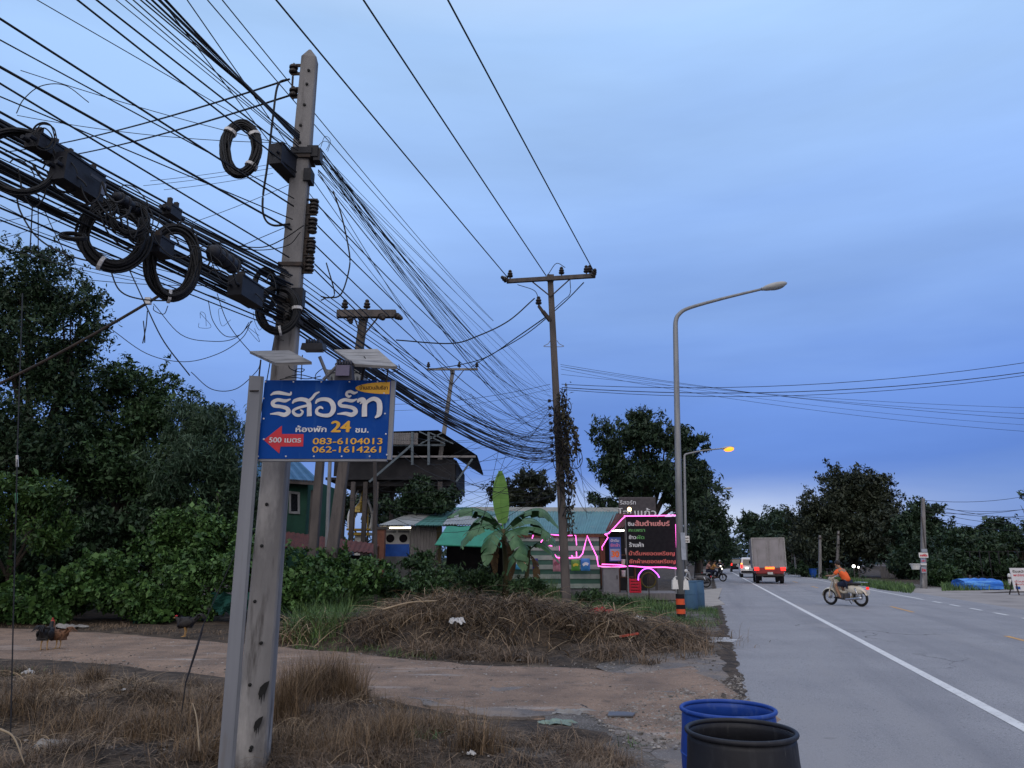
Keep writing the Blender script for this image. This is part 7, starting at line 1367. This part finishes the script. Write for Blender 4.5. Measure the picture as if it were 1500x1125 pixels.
g = G(1019, 861.5); moto('dark parked scooter with pale front behind the blue barrels', (g[0], g[1], .03), R(172), M_sc, M_seatdk, 'scooter')
q_ = [o for o in bpy.data.objects if o.name.startswith('motorcycle')][-1]
for ch in q_.children:
    if ch.name.startswith(('leg_shield', 'headlight_cowl', 'front_fender')): ch.data = ch.data.copy(); ch.data.materials[0] = M_wht
g = G(1047, 852); hd = R(-22); moto('dark motorcycle carrying two people on the left roadside, headlight lit', (g[0], g[1], .012), hd, M_cardark, M_seatdk, 'cub', True)
M_y = mat('shirt_ochre', (.50, .26, .07), (.42, .2, .05), .85, scale=9); M_pk = mat('shirt_pale', (.42, .24, .20), (.36, .2, .17), .85, scale=9)
rider('person in ochre shirt driving the motorcycle with two people', (g[0], g[1], .012), hd, M_y, M_navy, .1, 0, None, True); rider('passenger in pale pink shirt behind the driver in ochre', (g[0], g[1], .03), hd, M_pk, M_navy, .06, .36, None, True, (.05, .16, .98))
g = G(1055.5, 842.5); hd = R(-100); moto('farthest motorcycle on the left roadside, facing the camera with headlight lit', (g[0], g[1], .012), hd, M_cardark, M_seatdk, 'cub', True); rider('helmeted person in dark jacket on the farthest motorcycle', (g[0], g[1], .012), hd, M_navy, M_navy, .1, 0, M_wht, True)

# ================================================================== hens
def hen(label, loc, rz, feather, breast, headc, s=1.0, rear=False, tail=1.0, alert=1.0):
    r = thing('hen', label, 'hen', loc, rz); a = alert
    J = {'body': ((0, 0, .23), (.085, .10)), 'breast': ((.085, 0, .235), (.075, .085)), 'neckb': ((.13, 0, .29), (.045, .045)), 'neck': ((.15, 0, .29 + .08 * a), (.028, .028)), 'head': ((.165, 0, .30 + .13 * a), (.027, .024)), 'rump': ((-.09, 0, .245), (.065, .08)), 'tailb': ((-.16, 0, .29), (.035, .045)), 'tail': ((-.23, 0, .36), (.012, .05))}
    J = {k: (tuple(np.array(p) * s), tuple(np.array(q) * s)) for k, (p, q) in J.items()}; skin('body', J, [('body', 'breast'), ('breast', 'neckb'), ('neckb', 'neck'), ('neck', 'head'), ('body', 'rump'), ('rump', 'tailb'), ('tailb', 'tail')], feather, r)
    h = np.array(J['head'][0])
    q = MB(); q.lathe([(.010 * s, 0), (.001, .03 * s)], h + np.array([.022, 0, -.004]) * s, 8, rot('Y', R(95))); part('beak', q, mat('beak', (.4, .28, .1)), r, world=False); q = MB(); q.prism([(-.02 * s, 0), (.025 * s, 0), (.022 * s, .018 * s), (.01 * s, .010 * s), (0, .024 * s), (-.01 * s, .01 * s), (-.022 * s, .016 * s)], h + np.array([0, -.003, .02]) * s, (1, 0, 0), ZUP, (0, 1, 0), .006 * s); part('comb', q, M_red, r, world=False)
    q = MB(); q.ball(h + np.array([.0, 0, -.012]) * s, np.array([.025, .025, .03]) * s, 10, 6); part('face', q, headc, r, True, world=False)
    for sd in (-1, 1):
        q = MB(); q.ball(np.array([-.02, sd * .085, .235]) * s, np.array([.12, .022, .065]) * s, 14, 8, rot('Y', R(12))); part('wing', q, breast, r, True, world=False)
        q = MB(); k = np.array([.0, sd * .04, .16]) * s; an = np.array([-.015, sd * .045, .09]) * s; ft = np.array([0.0, sd * .045, .008]) * s; q.tube([k, an, ft], (.018 * s, .008 * s, .007 * s), 6)
        for dx, dy in ((.05, 0), (.04, .025), (.04, -.025), (-.025, 0)): q.tube([ft, ft + np.array([dx, dy, -.004]) * s], (.006 * s, .003 * s), 5)
        part('leg', q, mat('hen_leg', (.42, .26, .10), (.35, .2, .08), .7), r, world=False)
    q = MB()
    for k in range(7):
        t = (k - 3) / 3; q.tube(smooth_path(np.array([(-.15, t * .03, .28), (-.22, t * .05, .36 + .02 * tail), (-.29 - .02 * tail, t * .07, .36 - abs(t) * .05), (-.33, t * .08, .30)]) * s, 4), np.linspace(.014, .003, 13) * s, 5)
    part('tail_feathers', q, feather, r, True, world=False); return r
M_fb = mat('feather_black', (.012, .012, .015), (.022, .02, .02), .55, scale=30); M_fbr = mat('feather_brown', (.17, .085, .05), (.10, .055, .035), .8, scale=30); M_fr = mat('face_red', (.35, .07, .05))
g = G(64, 953); hen('black hen seen from behind on the dirt track', (g[0], g[1], .012), R(98), M_fb, M_fb, M_fr, 1.15); g = G(84, 951); hen('brown hen with reddish neck beside the black hen', (g[0], g[1], .012), R(165), M_fbr, M_fbr, M_fr, 1.0, alert=1.25); g = G(270, 934); hen('dark hen pecking at the hedge foot', (g[0], g[1], .02), R(190), M_fb, M_fb, M_fb, 1.2, alert=.2)

# ================================================================== drums, litter
def drum(label, px, py, width, m, Hb=None, r0=.29, name='barrel', group=None):
    t = 2 * r0 * F / width; d = ray(px, py) * t; c = np.array([0, 0, CAMZ]) + d; z = c[2]; r = thing(name, label, 'barrel', (c[0], c[1], .004), 0, group)
    o = [(.01, 0), (r0 * .90, 0), (r0 * .95, .03), (r0 * .98, z * .25), (r0 * 1.03, z * .5), (r0 * 1.03, z * .68), (r0 * 1.0, z * .8), (r0 * .985, z * .93), (r0 * .965, z - .02)]; i = [(r0 * .94, z - .02), (r0 * .955, z * .93), (r0 * .935, z * .88), (r0 * .97, z * .86), (r0 * .98, z * .6), (r0 * .93, .08), (.01, .06)]
    q = MB(); q.lathe(o + i, (0, 0, 0), 56, None, False); part('body', q, m, r, True, world=False); q = MB(); q.torus((0, 0, z - .008), r0 * .985, .013, None, 64, 10); part('rim', q, m, r, True, world=False)
    if z > .5:
        for zz in (z * .36, z * .62): q = MB(); q.torus((0, 0, zz), r0 * 1.02, .008, None, 56, 8); part('hoop', q, m, r, True, world=False)
    return r
drum('open black plastic barrel with scuffed side in the foreground', 1085, 1070, 157, M_drumblack); drum('open blue plastic barrel just behind the black one in the foreground', 1066, 1038, 135, M_drumblue)
M_drumdull = layered(mat('drum_dull_blue', (.05, .11, .19), (.04, .09, .16), .6, scale=3), (.09, .14, .2), 6, .6, .75, 2, stretch=(2, 2, .3))
for k, (px, py, lab) in enumerate(((1012.5, 891, 'dull blue barrel directly behind the nearest street lamp'), (1023, 889, 'dull blue barrel on the road side of the barrel behind the street lamp'))):
    g = G(px, py + 3); r = thing('barrel', lab, 'barrel', (g[0], g[1] + .2, 0), 0, 'dull blue barrels by the street lamp'); q = MB(); q.lathe([(.01, 0), (.26, 0), (.27, .05), (.275, .45), (.265, .88), (.245, .90), (.245, .8), (.01, .78)], (0, 0, 0), 28); part('body', q, M_drumdull, r, True, world=False); q = MB(); q.torus((0, 0, .9), .258, .014, None, 28, 6); part('rim', q, M_drumdull, r, True, world=False); q = MB(); q.torus((0, 0, .5), .277, .008, None, 28, 6); part('hoop', q, M_drumdull, r, True, world=False)
def scrap(name, label, px, py, w, d, m, amp=.03, rz=0, cat='litter', lift=.012):
    g = G(px, py); z0 = float(gz(g[0], g[1])); q = MB(); nu, nv = 14, 12; V = []; ph = random.uniform(0, 9)
    for i in range(nu + 1):
        for j in range(nv + 1):
            u, v = i / nu - .5, j / nv - .5; e = 1 + .25 * math.sin(7 * math.atan2(v, u) + ph); rr = 1 - .25 * (abs(u * v) * 4); V.append((u * w * rr * e, v * d * rr * e, lift + amp * (.6 + .5 * math.sin(u * 9 + ph) * math.cos(v * 8 + ph * 2) + .25 * math.sin(u * 23 + v * 19)) * (1 - 2.2 * max(abs(u), abs(v)) ** 2)))
    V = np.array(V) @ rot('Z', rz).T; f = [(i * (nv + 1) + j, (i + 1) * (nv + 1) + j, (i + 1) * (nv + 1) + j + 1, i * (nv + 1) + j + 1) for i in range(nu) for j in range(nv)]; q.add(V, f); q.add(V - np.array([0, 0, .004]), [tuple(reversed(x)) for x in f])
    o = link(name, q.mesh(name, m, None, True)); o.location = (g[0], g[1], z0); return tag(o, label, cat)
M_pw = mat('plastic_white', (.55, .55, .56), (.42, .42, .42), .45, scale=6); M_pr = mat('cloth_red', (.42, .03, .03), (.32, .02, .02), .7); M_sack = mat('sack_grey', (.26, .25, .24), (.18, .17, .165), .85, scale=6); M_net = mat('net_green', (.010, .060, .050), (.006, .035, .03), .9, scale=6)
scrap('plastic_sheet', 'pale crumpled plastic sheet on the soil at the bottom left', 76, 1101, .28, .22, M_sack, .07, .3); scrap('plastic_bag', 'small white bag by the track below the hens', 41, 987, .15, .12, M_pw, .06); scrap('plastic_bag', 'white bag caught in the straw on the earth mound', 668, 950, .28, .22, M_pw, .14, 0, 'litter', .2); scrap('plastic_bag', 'white bag beside the red stick right of the mound', 936, 936, .26, .2, M_pw, .12, 0, 'litter', .12); scrap('red_cloth', 'red cloth lying on the dry grass right of the mound', 880, 940, .46, .34, M_pr, .12, 0, 'litter', .16)
scrap('plastic_sheet', 'torn white plastic at the broken asphalt edge of the track', 838, 1044, .5, .26, M_sack, .05); scrap('plastic_sheet', 'greenish white scrap below the broken asphalt edge', 815, 1062, .35, .2, mat('scrap_green', (.2, .27, .23), (.15, .2, .18)), .04); scrap('cement_spill', 'white cement patch at the asphalt edge below the street lamp', 1048, 938, .8, 1.0, M_pw, .02, 0, 'spill', .03); scrap('paper_scrap', 'white paper scrap on the withered weeds right of the red stick', 1004, 941, .3, .12, M_pw, .03); scrap('paper_scrap', 'white paper scrap higher up by the street lamp foot', 1026, 935, .25, .12, M_pw, .03); scrap('plastic_bag', 'small white scrap on the near slope of the mound', 762, 968, .12, .1, M_pw, .03); scrap('plastic_bag', 'white scrap in the foreground soil right of the concrete pole', 690, 1119, .07, .05, M_pw, .03); scrap('plastic_bag', 'grey white scrap at the bottom beside the pole grass', 412, 1118, .1, .08, M_pw, .03); scrap('paper_scrap', 'tiny white scrap on the left bare soil', 178, 1042, .07, .05, M_pw, .02); scrap('cement_sack', 'empty grey sack at the hedge foot', 100, 920, .8, .5, M_sack, .1)
scrap('puddle_patch', 'pale dried puddle on the dirt track behind the hens', 120, 938, 2.6, .5, mat('puddle_sheen', (.36, .34, .33), (.30, .28, .27), .35), .004, .05, 'puddle', .016)  # pale colour stands in for sky mirrored in the puddle
def plate():
    g = G(908, 1050); r = solo('metal_plate', MB().prism([(-.14, -.1), (.12, -.11), (.17, .04), (.06, .12), (-.10, .11)], (0, 0, .02), (1, 0, 0), (0, 1, 0), ZUP, .012), mat('plate_grey', (.13, .135, .15), (.1, .1, .11), .4, .3), 'flat grey metal plate lying on the gravel of the track', 'metal plate'); r.location = (g[0], g[1], .0)
    a, b = at(888, 934, 14.2), at(934, 928, 14.3); r = thing('broken_stick', 'pale stick with orange red plastic strip on the dry grass', 'stick', a); q = MB(); q.tube([a, b], .014, 6); part('stick', q, mat('bare_wood', (.34, .28, .2), (.26, .2, .14), .8), r); q = MB(); c = at(921, 930, 14.25); q.box(c, (.36, .12, .03), rot('Y', R(-8))); part('red_strip', q, mat('strip_red', (.45, .09, .06)), r)
    for lab, p0, p1, Y, rr in (('dead branch on top of the left earth mound', (560, 893), (640, 880), 14.9, .022), ('bare stick leaning on the near slope of the mound', (690, 945), (672, 918), 14.6, .012), ('short branch below the sign on the bank', (500, 925), (540, 905), 15.6, .02), ('dry stalk rising from the foreground soil at left', (292, 1100), (282, 1030), 5.2, .006), ('long pale twig on the soil at the far left bottom', (0, 1068), (36, 1120), 4.6, .007)):
        q = MB(); a, b = at(*p0, Y), at(*p1, Y); q.tube(smooth_path([a, (a + b) / 2 + np.array([0, 0, .05]), b], 5), np.linspace(rr, rr * .5, 11), 6); o = solo('branch', q, MATS['bare_wood'], lab, 'branch', None, True, a)
    for lab, px, py, Y, w, h in (('dark green net scrap hanging in the hedge at left', 203, 893, 19.9, .35, .9), ('green net scrap hanging in the hedge beside the sign post', 338, 884, 19.9, 1.1, .5)):
        c = at(px, py, Y); q = MB(); nu, nv = 12, 8; V = [(c[0] + w * (i / nu - .5) * (1 - .3 * j / nv), c[1] + .08 * math.sin(i * 1.3 + j), c[2] + h * (.5 - j / nv) + .05 * math.sin(i * 1.9)) for i in range(nu + 1) for j in range(nv + 1)]; q.add(V, [(i * (nv + 1) + j, (i + 1) * (nv + 1) + j, (i + 1) * (nv + 1) + j + 1, i * (nv + 1) + j + 1) for i in range(nu) for j in range(nv)]); q.add(np.array(V) + np.array([0, .01, 0]), [(i * (nv + 1) + j + 1, (i + 1) * (nv + 1) + j + 1, (i + 1) * (nv + 1) + j, i * (nv + 1) + j) for i in range(nu) for j in range(nv)]); solo('net_scrap', q, M_net, lab, 'net', None, False, c)
plate()
